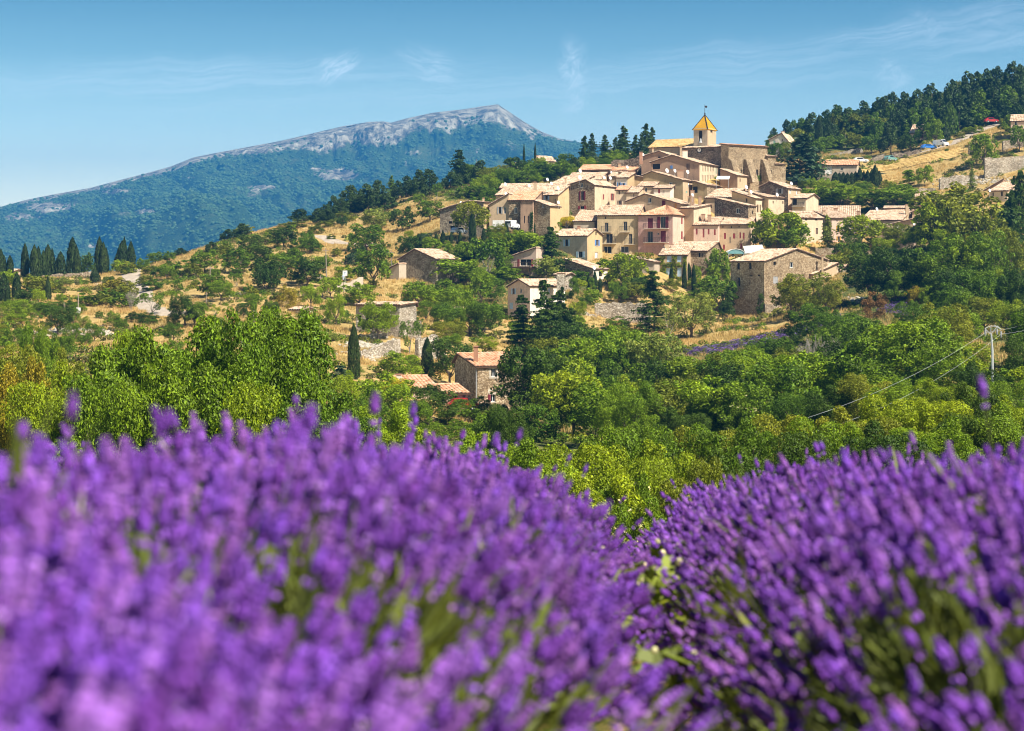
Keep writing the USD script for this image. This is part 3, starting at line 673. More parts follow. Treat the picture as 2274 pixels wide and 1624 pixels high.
    def done(s):
        sol = s.solid
        for q in s.cuts:
            sol = sol - manifold3d.Manifold(manifold3d.Mesh(np.array(q[0], np.float32), np.array(q[1], np.uint32)))
        m_ = sol.to_mesh()
        put('wall', (m_.vert_properties[:, :3], m_.tri_verts), s.wallmat, s.root, s.o)
        if s.wallR:                                            # the right face has its own render
            g = s.wallR
            v, f = m_.vert_properties[:, :3], m_.tri_verts
            nn = np.cross(v[f[:, 1]] - v[f[:, 0]], v[f[:, 2]] - v[f[:, 0]]); nn /= np.linalg.norm(nn, axis=1, keepdims=True) + 1e-12
            onface = (nn @ np.append(s.X, 0) > .99) & (np.abs((v[f].mean(1)[:, :2] - s.C) @ s.X) < .01)
            ff = f[onface]
            if len(ff):
                out = np.append(s.X, 0) * .03
                idx, inv = np.unique(ff, return_inverse=True)
                put('render_coat', (v[idx] + out, inv.reshape(-1, 3)), g, s.root, s.o)
        roofs = []
        for i, (p0, p1, q1, q0) in enumerate(s.slopes):
            pts = np.unique(np.round([p0, p1, q1, q0], 4), axis=0)
            roofs.append(slab([p0, p1, q1] if np.allclose(q1, q0) else [p0, p1, q1, q0], .16))
        rf = put('roof', join(roofs), 'wood' if s.tiles != 'tiles_glazed' else s.tiles, s.root, s.o)
        if s.tiles != 'tiles_glazed':
            for p0, p1, q1, q0 in s.slopes:
                v, q, uv = ribbed(p0, p1, q1, q0, s.rg)
                put('tiles', (v, q), s.tiles, rf, s.o, uv=uv)
            if s.ridgeflag:
                _, _, q1, q0 = s.slopes[0]
                if np.linalg.norm(q1 - q0) > 1:
                    put('ridge_tiles', tube(np.stack([q0 + (q1 - q0) * t for t in np.linspace(0, 1, 9)]) + s.rg.normal(0, .02, (9, 3)), .14, 6), s.tiles, rf, s.o)
        for fn in s.after:
            fn()


OPEN = {'opening', 'balcony', 'chimney', 'dish'}
landmarks = []


def house(name, label, category, S, d, a, xc, base, eC, feats=(), group=None, extra=None, **kw):
    ox, oy, k_ = sheet_of(S)
    o = at(ox + xc * k_, oy + base * k_, d)
    root = thing(name, o)
    tag(root, label, category, group)
    h = House(root, o, S, d, a, xc, base, eC, **kw)
    for f in feats:
        if f[0] in ('L', 'R'):
            h.opening(*f)
        elif f[0] == 'bal':
            h.balcony(*f[1:])
        elif f[0] == 'chim':
            h.chimney(*f[1:])
        elif f[0] == 'dish':
            h.dish(*f[1:])
    if extra:
        extra(h)
    if h.wl > 5 and not any(f[0] == 'L' for f in feats) and category == 'house':        # a shuttered window or two on an otherwise blank front
        rq = np.random.default_rng(int(xc * 3 + base))
        for q in ((.3, .72) if h.wl > 7 else (.5,)):
            x_ = xc - (xc - kw['xl']) * q if kw.get('xl') is not None else None
            if x_ is not None:
                h.opening('L', x_, eC + (base - eC) * rq.uniform(.3, .42), .8 / h.d * 4242 / h.k, 1.25 / h.d * 4242 / h.k, ['w', 'c:brown', 's:grey', 'c:beige'][rq.integers(4)])
    h.done()
    return h
# ---------------------------------------------------------------- the village, house by house
house('stone_house', 'grey stone house behind the round plane tree, dark garage at its foot', 'house', 'A', 440, 22, 525, 1225, 950, [('L', 235, 1130, 30, 22, 'o'), ('L', 270, 1185, 72, 52, 'o'), ('R', 555, 1010, 8, 20, 'o'), ('chim', 525, 915, .5, 1.5, 2), ('dish', 330, 960)], xl=145, eL=1018, roof='gL', t=.33, peak=940, wr=7, wall='rubble_grey', wallR='plaster_ochre')
house('village_house', 'tan house with two tall grey windows and white ground floor, behind the white van', 'house', 'A', 440, 12, 745, 1190, 880, [('L', 667, 1025, 22, 60, 's:grey'), ('L', 711, 1025, 20, 60, 'w'), ('L', 655, 1148, 100, 76, 'p:white'), ('dish', 722, 880)], xl=575, eL=975, roof='gL', t=0, peak=878, wr=8, wall='plaster_tan')
house('village_house', 'narrow stone house with orange tiles between the white ground floor and the brown slit-windowed wall', 'house', 'A', 439, 12, 848, 1195, 935, [('L', 806, 1025, 25, 50, 'w'), ('L', 818, 1125, 30, 60, 'd:brown')], xl=745, wr=9, t=.99, peak=858, wall='rubble_tan', tiles='tiles_orange')
SLIT = house('village_house', 'brown rendered house with two slit windows beside the ivy-covered wall', 'house', 'A', 437, 14, 955, 1215, 935, [('L', 882, 1105, 9, 65, 'o'), ('L', 914, 1105, 9, 65, 'o')], xl=848, wr=9, t=.99, peak=855, wall='plaster_brown', tiles='tiles_orange')
house('village_house', 'house with a falling roof line and ochre right wall below the blue-shuttered ochre house', 'house', 'A', 436, 30, 1105, 1225, 985, [('L', 1042, 990, 18, 30, 'w'), ('dish', 1178, 955)], xl=955, xr=1192, eL=932, roof='gL', t=1, peak=932, wall='rubble_tan', wallR='plaster_ochre')
house('village_house', 'ochre house with one blue-shuttered window and a wide pale roof', 'house', 'A', 446, 40, 1175, 1100, 885, [('L', 1075, 913, 22, 42, 's:lightblue'), ('L', 1150, 945, 10, 40, 'o'), ('dish', 1175, 830), ('dish', 1118, 790)], xl=962, xr=1272, eR=835, t=.99, peak=805, wall='plaster_ochre')
house('village_house', 'long low house with a pale roof at the top left of the village', 'house', 'A', 462, 12, 1075, 970, 888, [('chim', 975, 778, .8, 2, 2), ('dish', 925, 808)], xl=632, wr=10, t=.99, peak=825, wall='plaster_tan')
house('village_house', 'low house with a thin tiled parapet behind the long pale roof', 'house', 'A', 474, 10, 1070, 900, 828, [('dish', 716, 795)], xl=668, wr=7, t=.6, peak=790, wall='plaster_brown')
house('village_house', 'house under the broad pale roof above the ochre house', 'house', 'A', 468, 22, 1330, 900, 805, [('dish', 1083, 755), ('dish', 1365, 738), ('chim', 1240, 745, .4, 1.5, 3)], xl=1085, wr=13, t=.99, peak=722, wall='plaster_tan')
house('stone_house', 'tall gabled stone house with dark red shutters on its big middle window', 'house', 'A', 452, 27, 1493, 1035, 800, [('L', 1386, 897, 26, 80, 's:darkred'), ('L', 1381, 805, 22, 36, 'w'), ('L', 1385, 1000, 34, 28, 's:red'), ('R', 1570, 908, 12, 46, 'c:red'), ('R', 1648, 908, 14, 60, 's:red'), ('R', 1568, 820, 8, 20, 'o'), ('dish', 1365, 742, -1)], xl=1270, xr=1680, eL=798, roof='gL', t=.34, peak=755, wall='rubble_tan', wallR='plaster_cream')
house('village_house', 'white-fronted house with bright blue shutters under a long sloping roof', 'house', 'A', 462, 18, 1778, 840, 738, [('L', 1706, 797, 15, 30, 's:blue'), ('L', 1745, 802, 15, 30, 's:blue'), ('dish', 1578, 738), ('dish', 1632, 742)], xl=1680, xr=1840, eL=735, t=.99, peak=698, wall='plaster_white', wallR='plaster_ochre')
house('village_house', 'house whose long roof falls right, behind the blue-shuttered white front', 'house', 'A', 468, 14, 2005, 850, 752, [('L', 1810, 780, 60, 60, 'p:ochre'), ('chim', 1815, 680, 1.6, 2, 2, 'plaster_brown')], xl=1700, eL=692, roof='gL', t=1, peak=690, wr=12, wall='plaster_ochre')
house('village_house', 'narrow cream house with brown shutters right of the tall gabled house', 'house', 'I', 450, 12, 1690, 1070, 772, [('L', 1575, 810, 25, 72, 'c:brown'), ('L', 1582, 985, 34, 75, 's:brown'), ('L', 1632, 800, 12, 30, 'o')], xl=1522, eL=765, wr=7, t=.99, peak=705, wall='plaster_cream', tiles='tiles_orange')
house('village_house', 'cream house front with a single slit, between brown shutters and the tan gable', 'house', 'I', 449, 12, 1885, 1010, 815, [('L', 1815, 868, 12, 66, 'o')], xl=1690, eL=808, wr=8, t=.99, peak=718, wall='plaster_cream')
house('village_house', 'cream house with small openings under the eaves and one dark window', 'house', 'I', 456, 12, 2148, 920, 708, [('L', 2020, 770, 35, 72, 'w'), ('L', 1905, 738, 10, 46, 'o'), ('L', 1975, 748, 10, 40, 'o')], xl=1880, eL=702, wr=9, t=.99, peak=630, wall='plaster_cream')
house('village_house', 'small white house with red shutters under a flat tiled edge', 'house', 'B', 452, 12, 625, 1140, 1042, [('L', 492, 1078, 24, 48, 'c:red'), ('L', 549, 1083, 8, 40, 'o'), ('dish', 452, 1085)], xl=428, eL=1036, wr=7, t=.99, peak=1005, wall='plaster_white')
house('village_house', 'tan gabled house with a wide roof, three windows above the pink house', 'house', 'B', 442, 26, 755, 1310, 1228, [('L', 378, 1187, 40, 62, 'w'), ('L', 547, 1222, 42, 66, 'c:darkred'), ('L', 690, 1250, 24, 60, 'c:ochre'), ('L', 188, 1248, 8, 16, 'o'), ('chim', 890, 1065, .9, 2, 6, 'plaster_brown'), ('dish', 895, 1120, 4), ('chim', 848, 1140, .5, 1.5, 5)], xl=105, eL=1195, roof='gL', t=.66, peak=1108, wr=13, wall='plaster_tan')
house('village_house', 'small house with brown chimney stacks and a cream wall above the red-shuttered row', 'house', 'B', 438, 33, 905, 1410, 1278, [('R', 1020, 1382, 25, 60, 'c:brown'), ('R', 1095, 1400, 25, 80, 'c:brown'), ('chim', 980, 1140, .7, 3, 5, 'plaster_brown')], xl=750, xr=1110, eL=1245, eR=1262, t=.99, peak=1236, wall='plaster_tan', wallR='plaster_cream')
# the coloured houses along the street
house('beige_house', 'beige house front with four small iron balconies left of the pink house', 'house', 'C', 436, 12, 395, 522, 178, [('L', 112, 203, 10, 20, 'o'), ('L', 120, 285, 32, 80, 'f'), ('L', 283, 275, 32, 78, 'f'), ('L', 145, 382, 56, 82, 'f'), ('L', 328, 385, 30, 86, 'f'), ('L', 130, 480, 70, 62, 'w'), ('L', 278, 476, 70, 52, 'w'),
    ('bal', 'L', 120, 325, 85, 48), ('bal', 'L', 281, 324, 85, 48), ('bal', 'L', 144, 426, 120, 50), ('bal', 'L', 322, 432, 85, 48), ('chim', 250, 98, .8, 1.6, 8)], xl=40, wr=12, t=.6, peak=93, eL=183, wall='plaster_beige')
house('pink_house', 'pink house with dark red doors and two long balconies, pale pink side wall', 'house', 'C', 432, 24, 692, 445, 172, [('L', 500, 250, 44, 88, 'c:darkred'), ('L', 608, 242, 46, 98, 's:darkred'), ('L', 498, 370, 46, 98, 'f'), ('L', 567, 342, 14, 20, 'w'), ('L', 612, 364, 44, 96, 'c:darkred'), ('bal', 'L', 555, 296, 212, 44), ('bal', 'L', 556, 416, 210, 42),
    ('R', 772, 230, 14, 55, 'c:red'), ('R', 843, 231, 14, 55, 'c:red'), ('R', 772, 354, 15, 68, 'c:red'), ('R', 851, 354, 15, 66, 'c:red')], xl=395, xr=875, eL=178, eR=168, roof='hip', peak=92, wall='plaster_pink', wallR='plaster_rose', tiles='tiles_orange')
house('rose_house', 'pale rose house with eight narrow red shutters right of the pink house', 'house', 'C', 436, 14, 1085, 482, 262, [('L', 901, 322, 15, 52, 'c:red'), ('L', 960, 335, 15, 76, 'c:red'), ('L', 1004, 323, 15, 48, 'c:red'), ('L', 1058, 327, 15, 50, 'c:red'), ('L', 901, 428, 15, 42, 'c:red'), ('L', 960, 436, 15, 56, 'c:red'), ('L', 1004, 434, 15, 48, 'c:red'), ('L', 1060, 435, 15, 48, 'c:red')], xl=875, wr=10, t=.7, peak=197, wall='plaster_rose')
house('tan_house', 'tan house with scattered red shutters at the right end of the street row', 'house', 'C', 437, 14, 1365, 486, 258, [('L', 1146, 360, 17, 52, 'c:red'), ('L', 1225, 360, 20, 46, 'c:red'), ('L', 1278, 355, 13, 52, 'c:red'), ('L', 1308, 358, 17, 52, 'c:red'), ('L', 1190, 395, 10, 56, 'w'), ('L', 1137, 460, 17, 50, 'c:red'), ('L', 1286, 448, 14, 46, 'c:red'), ('L', 1128, 280, 9, 16, 'o'), ('L', 1202, 284, 9, 16, 'o'), ('L', 1268, 280, 9, 14, 'o'), ('chim', 958, 170, .8, 2.2, 3, 'plaster_brown'), ('chim', 1012, 175, .8, 2.4, 2, 'plaster_brown')], xl=1085, eL=262, wr=11, t=.7, peak=197, wall='plaster_tan')
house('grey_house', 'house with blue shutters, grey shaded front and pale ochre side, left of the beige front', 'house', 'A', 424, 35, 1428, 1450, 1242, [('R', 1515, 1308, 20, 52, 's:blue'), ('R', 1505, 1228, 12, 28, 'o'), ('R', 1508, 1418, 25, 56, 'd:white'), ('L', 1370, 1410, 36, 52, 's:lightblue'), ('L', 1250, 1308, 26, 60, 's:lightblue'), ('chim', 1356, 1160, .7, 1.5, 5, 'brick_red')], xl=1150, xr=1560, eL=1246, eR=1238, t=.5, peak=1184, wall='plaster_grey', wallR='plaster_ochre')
house('grey_shed', 'low building with a big two-pitched roof under the tall gabled stone house', 'house', 'A', 440, 10, 1490, 1200, 1118, [], xl=1310, wr=13, t=.99, peak=1022, eL=1122, wall='plaster_grey')
IVY = house('ivy_house', 'ivy-covered house with pale blue shutters', 'house', 'C', 410, 16, 815, 810, 522, [('L', 663, 558, 38, 56, 'c:lightblue'), ('L', 750, 558, 36, 56, 'c:lightblue'), ('L', 652, 675, 46, 76, 'c:lightblue'), ('L', 752, 673, 38, 78, 'c:lightblue'), ('chim', 640, 424, .8, .8, 6, 'plaster_tan'), ('chim', 690, 428, .6, .7, 6, 'plaster_rose')], xl=580, wr=11, t=.6, peak=443, wall='plaster_tan')
LOW = house('low_house', 'low house with a falling roof between the lime-green tree and the ivy house', 'house', 'C', 407, 18, 535, 650, 582, [], xl=205, eL=515, roof='gL', t=1, peak=512, wr=10, wall='plaster_grey')
house('stone_house', 'stone house with small windows directly right of the ivy house', 'house', 'C', 413, 22, 985, 712, 488, [('L', 925, 526, 14, 36, 'o'), ('L', 948, 526, 10, 30, 'o'), ('L', 930, 657, 22, 70, 'd:beige')], xl=620, wr=12, t=.75, peak=408, wall='rubble_tan')
house('white_roofed_house', 'low stone house with a bleached roof below the grey house', 'house', 'A', 404, 32, 1480, 1630, 1532, [('R', 1545, 1580, 30, 40, 'o'), ('dish', 1490, 1525, -1)], xl=1235, xr=1605, eL=1448, roof='gL', t=1, peak=1446, wall='rubble_tan', wallR='plaster_white')
house('garage', 'small stone outbuilding with ochre tiled top beside the pale pink house', 'outbuilding', 'D', 372, 25, 1930, 935, 850, [], xl=1825, wr=4, t=.6, peak=832, wall='rubble_white')
BARN = house('stone_barn', 'tall old stone barn with small dark openings above the dry field', 'barn', 'C', 375, 48, 1486, 1065, 576, [('L', 1263, 622, 22, 56, 'o'), ('L', 1363, 620, 24, 58, 'o'), ('L', 1267, 758, 17, 76, 'o'), ('L', 1362, 760, 9, 40, 'o'), ('L', 1370, 705, 34, 8, 'o'), ('L', 1437, 702, 24, 10, 'o'), ('R', 1722, 610, 32, 48, 'w'), ('R', 1578, 600, 26, 30, 'o'), ('R', 1585, 742, 42, 62, 'c:grey'), ('R', 1727, 722, 32, 44, 'c:grey'), ('chim', 1990, 528, .35, 3, 10, 'plaster_tan')], xl=1195, xr=2035, eL=584, eR=566, t=.5, peak=470, wall='rubble_tan', over=.3)
house('lean_to', 'lean-to with a pale sloping roof against the right end of the stone barn', 'outbuilding', 'C', 384, 48, 1905, 760, 690, [], xl=1782, xr=2118, eL=672, eR=600, t=.99, peak=592, wall='plaster_tan')
house('lean_to', 'grey lean-to at the far right of the stone barn, half hidden by bushes', 'outbuilding', 'C', 390, 48, 2085, 775, 700, [('R', 2150, 700, 20, 40, 'o')], xl=1925, xr=2205, eL=690, eR=615, t=.99, peak=606, wall='rubble_grey')
house('pink_grey_house', 'small pale house with white side wall and blue shutters behind the spruce tips', 'house', 'D', 352, 38, 1590, 1240, 955, [('L', 1435, 1010, 20, 56, 's:lightblue'), ('L', 1505, 1005, 18, 46, 'w'), ('L', 1412, 1150, 34, 62, 'c:lightblue'), ('R', 1678, 985, 12, 26, 'o'), ('R', 1775, 1005, 20, 50, 'c:lightblue'), ('chim', 1890, 832, 1.6, 2, 3, 'rubble_white')], xl=1380, xr=1925, eL=960, roof='gL', t=.48, peak=893, wall='plaster_rose', wallR='plaster_white')
house('old_barn', 'old grey stone barn with a pale roof on the left of the village', 'barn', 'D', 394, 33, 690, 960, 695, [], xl=335, xr=915, eL=700, roof='gL', t=.56, peak=603, wall='rubble_grey')
house('lean_to', 'plain grey lean-to on the left end of the old grey barn', 'outbuilding', 'D', 396, 33, 335, 955, 745, [], xl=252, eL=782, roof='gL', t=0, peak=742, wr=7, wall='plaster_grey')
def terrace(h):
    (u0, z0), (u1, _) = h.local('L', 1400, 778), h.local('L', 1650, 778)
    def build():
        t_ = put('terrace', h.block('L', u0, u1, z0 - .2, z0, .01, 3), 'wood', h.root, h.o)
        put('terrace_railing', join([h.block('L', u0, u1, z0 + .95, z0 + 1.02, 2.9, 2.97)] + [h.block('L', u, u + .06, z0, z0 + .95, 2.9, 2.97) for u in np.linspace(u0, u1 - .06, 12)]), 'wood', t_, h.o)
        for u in np.linspace(u0 + .2, u1 - .2, 3):
            put('post', h.block('L', u - .1, u + .1, z0 - 3.5, z0 - .2, 2.6, 2.8), 'wood', h.root, h.o)
    h.after.append(build)
house('terrace_house', 'house with a rising roof line, glazed front and raised wooden terrace', 'house', 'D', 405, 26, 1650, 860, 592, [('L', 1552, 735, 112, 66, 'w'), ('L', 1482, 742, 18, 80, 'p:red'), ('L', 1612, 742, 18, 80, 'p:red')], xl=1408, eL=672, roof='gL', t=0, peak=590, wr=8, wall='plaster_rose', extra=terrace)
house('stone_ruin', 'roofed stone ruin on the dry slope, a leafy tree in front of it', 'ruin', 'G', 303, 24, 1245, 745, 522, [('L', 1075, 640, 190, 130, 'o'), ('L', 940, 640, 26, 80, 'o')], xl=912, eL=548, wr=6, t=.99, peak=502, wall='rubble_white')
house('hut', 'tiny pale hut behind bare stems on the left slope', 'hut', 'G', 330, 20, 500, 625, 558, [('L', 425, 585, 10, 30, 'o')], xl=405, wr=5, t=.5, peak=540, wall='plaster_white')
# the two low places in the valley
def pipe(h):
    h.after.append(lambda: put('drainpipe', tube(np.array([h.P(-.12, -.12, h.zC - .2), h.P(-.12, -.12, h.zb)]), .06, 6), 'metal', h.root, h.o))
    def trim():
        for (x, y, w, hh) in ((1968, 1042, 66, 92), (1955, 1190, 60, 40)):
            u0, z0 = h.local('R', x - w / 2, y + hh / 2); u1, z1 = h.local('R', x + w / 2, y - hh / 2); a, b, c, d = u0, u1, min(z0, z1), max(z0, z1)
            put('stone_surround', join([h.block('R', a, a + .2, c, d, .01, .05), h.block('R', b - .2, b, c, d, .01, .05), h.block('R', a + .2, b - .2, d - .2, d, .01, .05), h.block('R', a + .2, b - .2, c, c + .18, .01, .07)]), 'stone_trim', h.root, h.o)
    h.after.append(trim)
house('stone_cottage', 'narrow stone cottage with a red-tiled roof and chimney among the dark valley trees', 'house', 'G', 235, 68, 1845, 1345, 992, [('R', 1968, 1042, 36, 62, 'w'), ('R', 1966, 1232, 36, 70, 'w'), ('R', 1936, 1230, 22, 66, 'p:darkred'), ('L', 1815, 1190, 8, 16, 'o'), ('chim', 1832, 838, .55, 1.4, 2, 'brick_red')], wl=8.0, xr=2190, eL=950, roof='gL', t=.82, peak=893, wall='rubble_grey', wallR='rubble_tan', tiles='tiles_orange', extra=pipe)
house('low_villa', 'low villa with a red-tiled roof behind the yellow bush', 'house', 'G', 226, 72, 1290, 1240, 1166, [('chim', 1242, 1052, .6, 1.2, 3, 'plaster_white')], wl=6, xr=1535, eL=1100, roof='gL', t=.95, peak=1068, wall='plaster_rose', tiles='tiles_orange')
house('low_villa', 'small red-tiled annex with two dark openings beside the red car', 'house', 'G', 224, 72, 1600, 1275, 1200, [('R', 1682, 1225, 26, 34, 'o'), ('R', 1745, 1226, 30, 34, 'w')], wl=5, xr=1768, eL=1150, roof='gL', t=.95, peak=1132, wall='plaster_rose', tiles='tiles_orange')
# houses to the right
house('village_house', 'pale house with round attic holes behind the thin spruce', 'house', 'E', 430, 55, 190, 1650, 1446, [('R', 248, 1466, 20, 20, 'o'), ('R', 340, 1466, 20, 20, 'o'), ('R', 345, 1572, 20, 56, 'c:brown'), ('R', 258, 1570, 8, 30, 'o'), ('L', 110, 1440, 12, 20, 'o')], xl=75, xr=400, eL=1425, roof='gL', t=.8, peak=1390, wall='rubble_grey', wallR='plaster_cream')
house('village_house', 'white house with ochre shutters between the thin spruce and the globe-shaped tree', 'house', 'E', 433, 68, 480, 1650, 1453, [('R', 540, 1555, 18, 58, 's:ochre'), ('R', 530, 1478, 10, 15, 'o'), ('chim', 410, 1385, .6, 1.5, 4), ('R', 545, 1640, 20, 40, 's:ochre')], wl=9, xr=705, eL=1425, roof='gL', t=.85, peak=1388, wall='plaster_grey', wallR='plaster_rose')
house('village_house', 'long house with a wide tiled roof and lit gable above the globe-shaped tree', 'house', 'E', 440, 22, 1115, 1540, 1470, [('L', 918, 1488, 36, 26, 'w'), ('dish', 895, 1370, 2), ('chim', 725, 1388, .7, 1.5, 2, 'plaster_brown'), ('chim', 1170, 1328, .7, 1.5, 6)], xl=745, xr=1213, eL=1478, eR=1440, t=.9, peak=1378, wall='plaster_grey', wallR='plaster_cream')
house('village_house', 'tan house with a flat roof edge and a lit corner above the long house', 'house', 'E', 452, 16, 1215, 1410, 1362, [('chim', 1215, 1335, .5, 1.2, 1)], xl=958, wr=8, eL=1362, t=.5, peak=1342, wall='plaster_brown')
house('village_house', 'tan gable right of the long tiled roof', 'house', 'E', 447, 18, 1335, 1460, 1348, [('chim', 1285, 1340, .6, 1.2, 2)], xl=1215, eL=1395, roof='gL', t=0, peak=1345, wr=8, wall='plaster_tan')
house('village_house', 'small gabled house with a shuttered window beside the globe-shaped tree', 'house', 'E', 424, 25, 1108, 1690, 1590, [('L', 982, 1608, 30, 50, 'w'), ('L', 918, 1535, 14, 14, 'o')], xl=895, eL=1500, roof='gL', t=1, peak=1498, wr=8, wall='plaster_tan')
house('village_house', 'shaded tan house with three white satellite dishes at its roof', 'house', 'E', 433, 22, 1315, 1600, 1440, [('L', 1187, 1545, 30, 46, 'w'), ('dish', 1095, 1545, -2, .55), ('dish', 1128, 1550, -2, .45), ('dish', 1231, 1500, -2, .5)], xl=1030, eL=1505, roof='gL', t=0, peak=1438, wr=8, wall='plaster_tan')
house('village_house', 'pinkish gabled house below the satellite dishes', 'house', 'H', 415, 24, 1432, 370, 252, [('L', 1285, 290, 26, 42, 'w'), ('L', 1400, 265, 22, 26, 'o')], xl=1185, eL=270, roof='gL', t=.33, peak=222, wr=8, wall='plaster_rose')
house('village_house', 'house with a long tiled roof behind the white house with ochre shutters', 'house', 'E', 456, 10, 735, 1470, 1440, [('chim', 517, 1362, .8, 2.2, 3, 'plaster_brown'), ('chim', 545, 1390, .6, 1.5, 2, 'plaster_brown')], xl=168, eL=1446, wr=10, t=.85, peak=1342, wall='plaster_tan')
house('garage', 'low grey building with a white door at the edge of the stubble field', 'outbuilding', 'E', 520, 14, 710, 1065, 967, [('L', 452, 1012, 66, 78, 'd:white'), ('L', 572, 1002, 24, 30, 'w')], xl=348, wr=8, t=.8, peak=922, wall='plaster_grey', tiles='tiles_orange')
house('villa', 'villa with a dark red shutter by the dark pine wood, vans parked below', 'house', 'E', 585, 24, 1490, 760, 666, [('L', 1305, 710, 26, 36, 'c:darkred'), ('L', 1380, 715, 20, 36, 'w')], xl=1198, wr=9, t=.6, peak=588, wall='plaster_rose')
house('villa', 'pink-white house at the right edge above the dirt road', 'house', 'E', 545, 18, 2330, 720, 562, [('L', 2165, 588, 26, 38, 'w'), ('L', 2140, 660, 14, 40, 'w')], xl=2117, wr=9, t=.6, peak=505, wall='plaster_rose')
house('hut', 'tiny hut on the upper field at the right edge', 'hut', 'E', 600, 15, 2212, 508, 470, [('L', 2185, 488, 22, 26, 'o')], xl=2165, wr=4, t=.5, peak=460, wall='plaster_tan')
house('village_house', 'cream house with a stepped roof beside the big olive-green tree', 'house', 'E', 455, 33, 2085, 1265, 1200, [('R', 2130, 1220, 18, 50, 's:lightblue'), ('L', 2035, 1232, 16, 40, 'o'), ('L', 1955, 1236, 12, 34, 'o'), ('dish', 1925, 1200, -2)], xl=1922, xr=2215, eL=1220, eR=1140, t=.99, peak=1122, wall='plaster_cream')
house('village_house', 'brown gable rising behind the stepped cream house', 'house', 'E', 470, 18, 2050, 1240, 1096, [('L', 2018, 1145, 12, 30, 'c:white')], xl=1862, eL=1205, roof='gL', t=0, peak=1094, wr=9, wall='plaster_brown')
house('village_house', 'low pale roof peeping out between the big olive-green tree and the bright bushes', 'house', 'E', 470, 12, 1428, 1310, 1280, [('chim', 1360, 1288, .5, 1.5, -2)], xl=1250, eL=1286, wr=8, t=.6, peak=1232, wall='plaster_tan')
house('village_house', 'low house under a pale roof left of the dark cedar at the right edge', 'house', 'E', 440, 14, 2180, 1470, 1405, [('dish', 2112, 1352, 1, .55)], xl=1985, eL=1430, wr=8, t=.8, peak=1378, wall='rubble_white')
house('villa', 'white gabled house with green shutters above the church ruins on the tree line', 'house', 'B', 535, 22, 2045, 548, 480, [('L', 1873, 494, 26, 50, 'c:green'), ('L', 1970, 468, 10, 26, 'o'), ('chim', 1975, 362, .9, 1.6, 2, 'plaster_white')], xl=1815, eL=456, roof='gL', t=.36, peak=380, wr=9, wall='plaster_white')
# the upper village below the church
house('upper_house', 'broad brown-rendered gable below the yellow-roofed nave', 'house', 'B', 479, 22, 720, 810, 688, [('L', 492, 672, 32, 14, 'o'), ('chim', 275, 608, .8, 1.6, 1, 'brick_red'), ('dish', 300, 638), ('chim', 418, 565, .4, 1.8, 3), ('chim', 752, 545, .5, 2.4, 5)], xl=280, eL=660, roof='gL', t=.51, peak=595, wr=13, wall='plaster_brown')
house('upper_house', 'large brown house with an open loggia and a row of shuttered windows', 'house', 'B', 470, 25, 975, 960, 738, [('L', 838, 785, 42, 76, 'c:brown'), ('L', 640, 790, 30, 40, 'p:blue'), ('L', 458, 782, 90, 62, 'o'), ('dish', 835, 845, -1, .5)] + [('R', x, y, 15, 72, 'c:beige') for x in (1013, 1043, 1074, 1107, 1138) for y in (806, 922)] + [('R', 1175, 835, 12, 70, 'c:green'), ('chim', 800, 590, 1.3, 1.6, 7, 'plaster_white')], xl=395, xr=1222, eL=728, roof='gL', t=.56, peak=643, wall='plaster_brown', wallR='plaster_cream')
house('upper_house', 'long olive-brown house with a falling roof edge and satellite dishes', 'house', 'B', 461, 24, 775, 1115, 940, [('R', 845, 1002, 16, 60, 'c:white'), ('R', 820, 1088, 20, 22, 'c:green'), ('dish', 588, 830, 3, .55), ('dish', 682, 832, 3, .45), ('chim', 745, 830, 1.6, 1.5, 4, 'plaster_brown')], xl=300, xr=890, eL=882, roof='gL', t=.77, peak=838, wall='plaster_olive', wallR='plaster_tan')
house('upper_house', 'olive-brown house with a large dark barn opening', 'house', 'B', 463, 24, 1065, 1115, 1000, [('L', 925, 1060, 56, 78, 'o')], xl=890, xr=1240, eL=955, roof='gL', t=1, peak=950, wall='plaster_olive', wallR='rubble_tan')
house('upper_house', 'brown and tan house beside the white awning under the church wall', 'house', 'B', 473, 33, 1430, 1015, 885, [('R', 1462, 945, 10, 42, 'o'), ('L', 1330, 850, 12, 20, 'o')], xl=1225, xr=1545, eL=812, roof='gL', t=1, peak=808, wall='plaster_brown', wallR='plaster_tan')
house('upper_house', 'dark stone gabled house at the right of the upper village', 'house', 'B', 452, 33, 2035, 1155, 1040, [('R', 2062, 1085, 16, 46, 'c:white'), ('R', 2140, 1095, 16, 42, 'c:white'), ('dish', 2078, 985, 1, .45)], xl=1705, xr=2180, eL=1020, roof='gL', t=.64, peak=960, wall='rubble_dark', wallR='plaster_tan')
house('upper_house', 'long ochre wall under a falling roof with tall arched windows at its right end', 'house', 'B', 448, 33, 1648, 1335, 1162, [('L', 1540, 1185, 20, 42, 'o'), ('R', 1672, 1285, 20, 92, 'o'), ('R', 1703, 1285, 14, 90, 'o'), ('R', 1760, 1290, 14, 60, 'o'), ('chim', 1575, 1045, .5, 1.8, 2), ('dish', 1595, 1085, 1, .45), ('dish', 1540, 1028, 3, .5)], xl=1365, xr=1800, eL=1075, roof='gL', t=1, peak=1072, wall='plaster_ochre', wallR='plaster_cream')
house('upper_house', 'cream house front with two tiny windows right of the arched windows', 'house', 'B', 450, 58, 1800, 1340, 1150, [('R', 1858, 1210, 12, 32, 'o'), ('R', 1975, 1214, 14, 34, 'o'), ('dish', 1908, 1118, 1, .45)], wl=9, xr=2080, eR=1182, eL=1130, roof='gL', t=.9, peak=1075, wall='plaster_tan', wallR='plaster_cream')
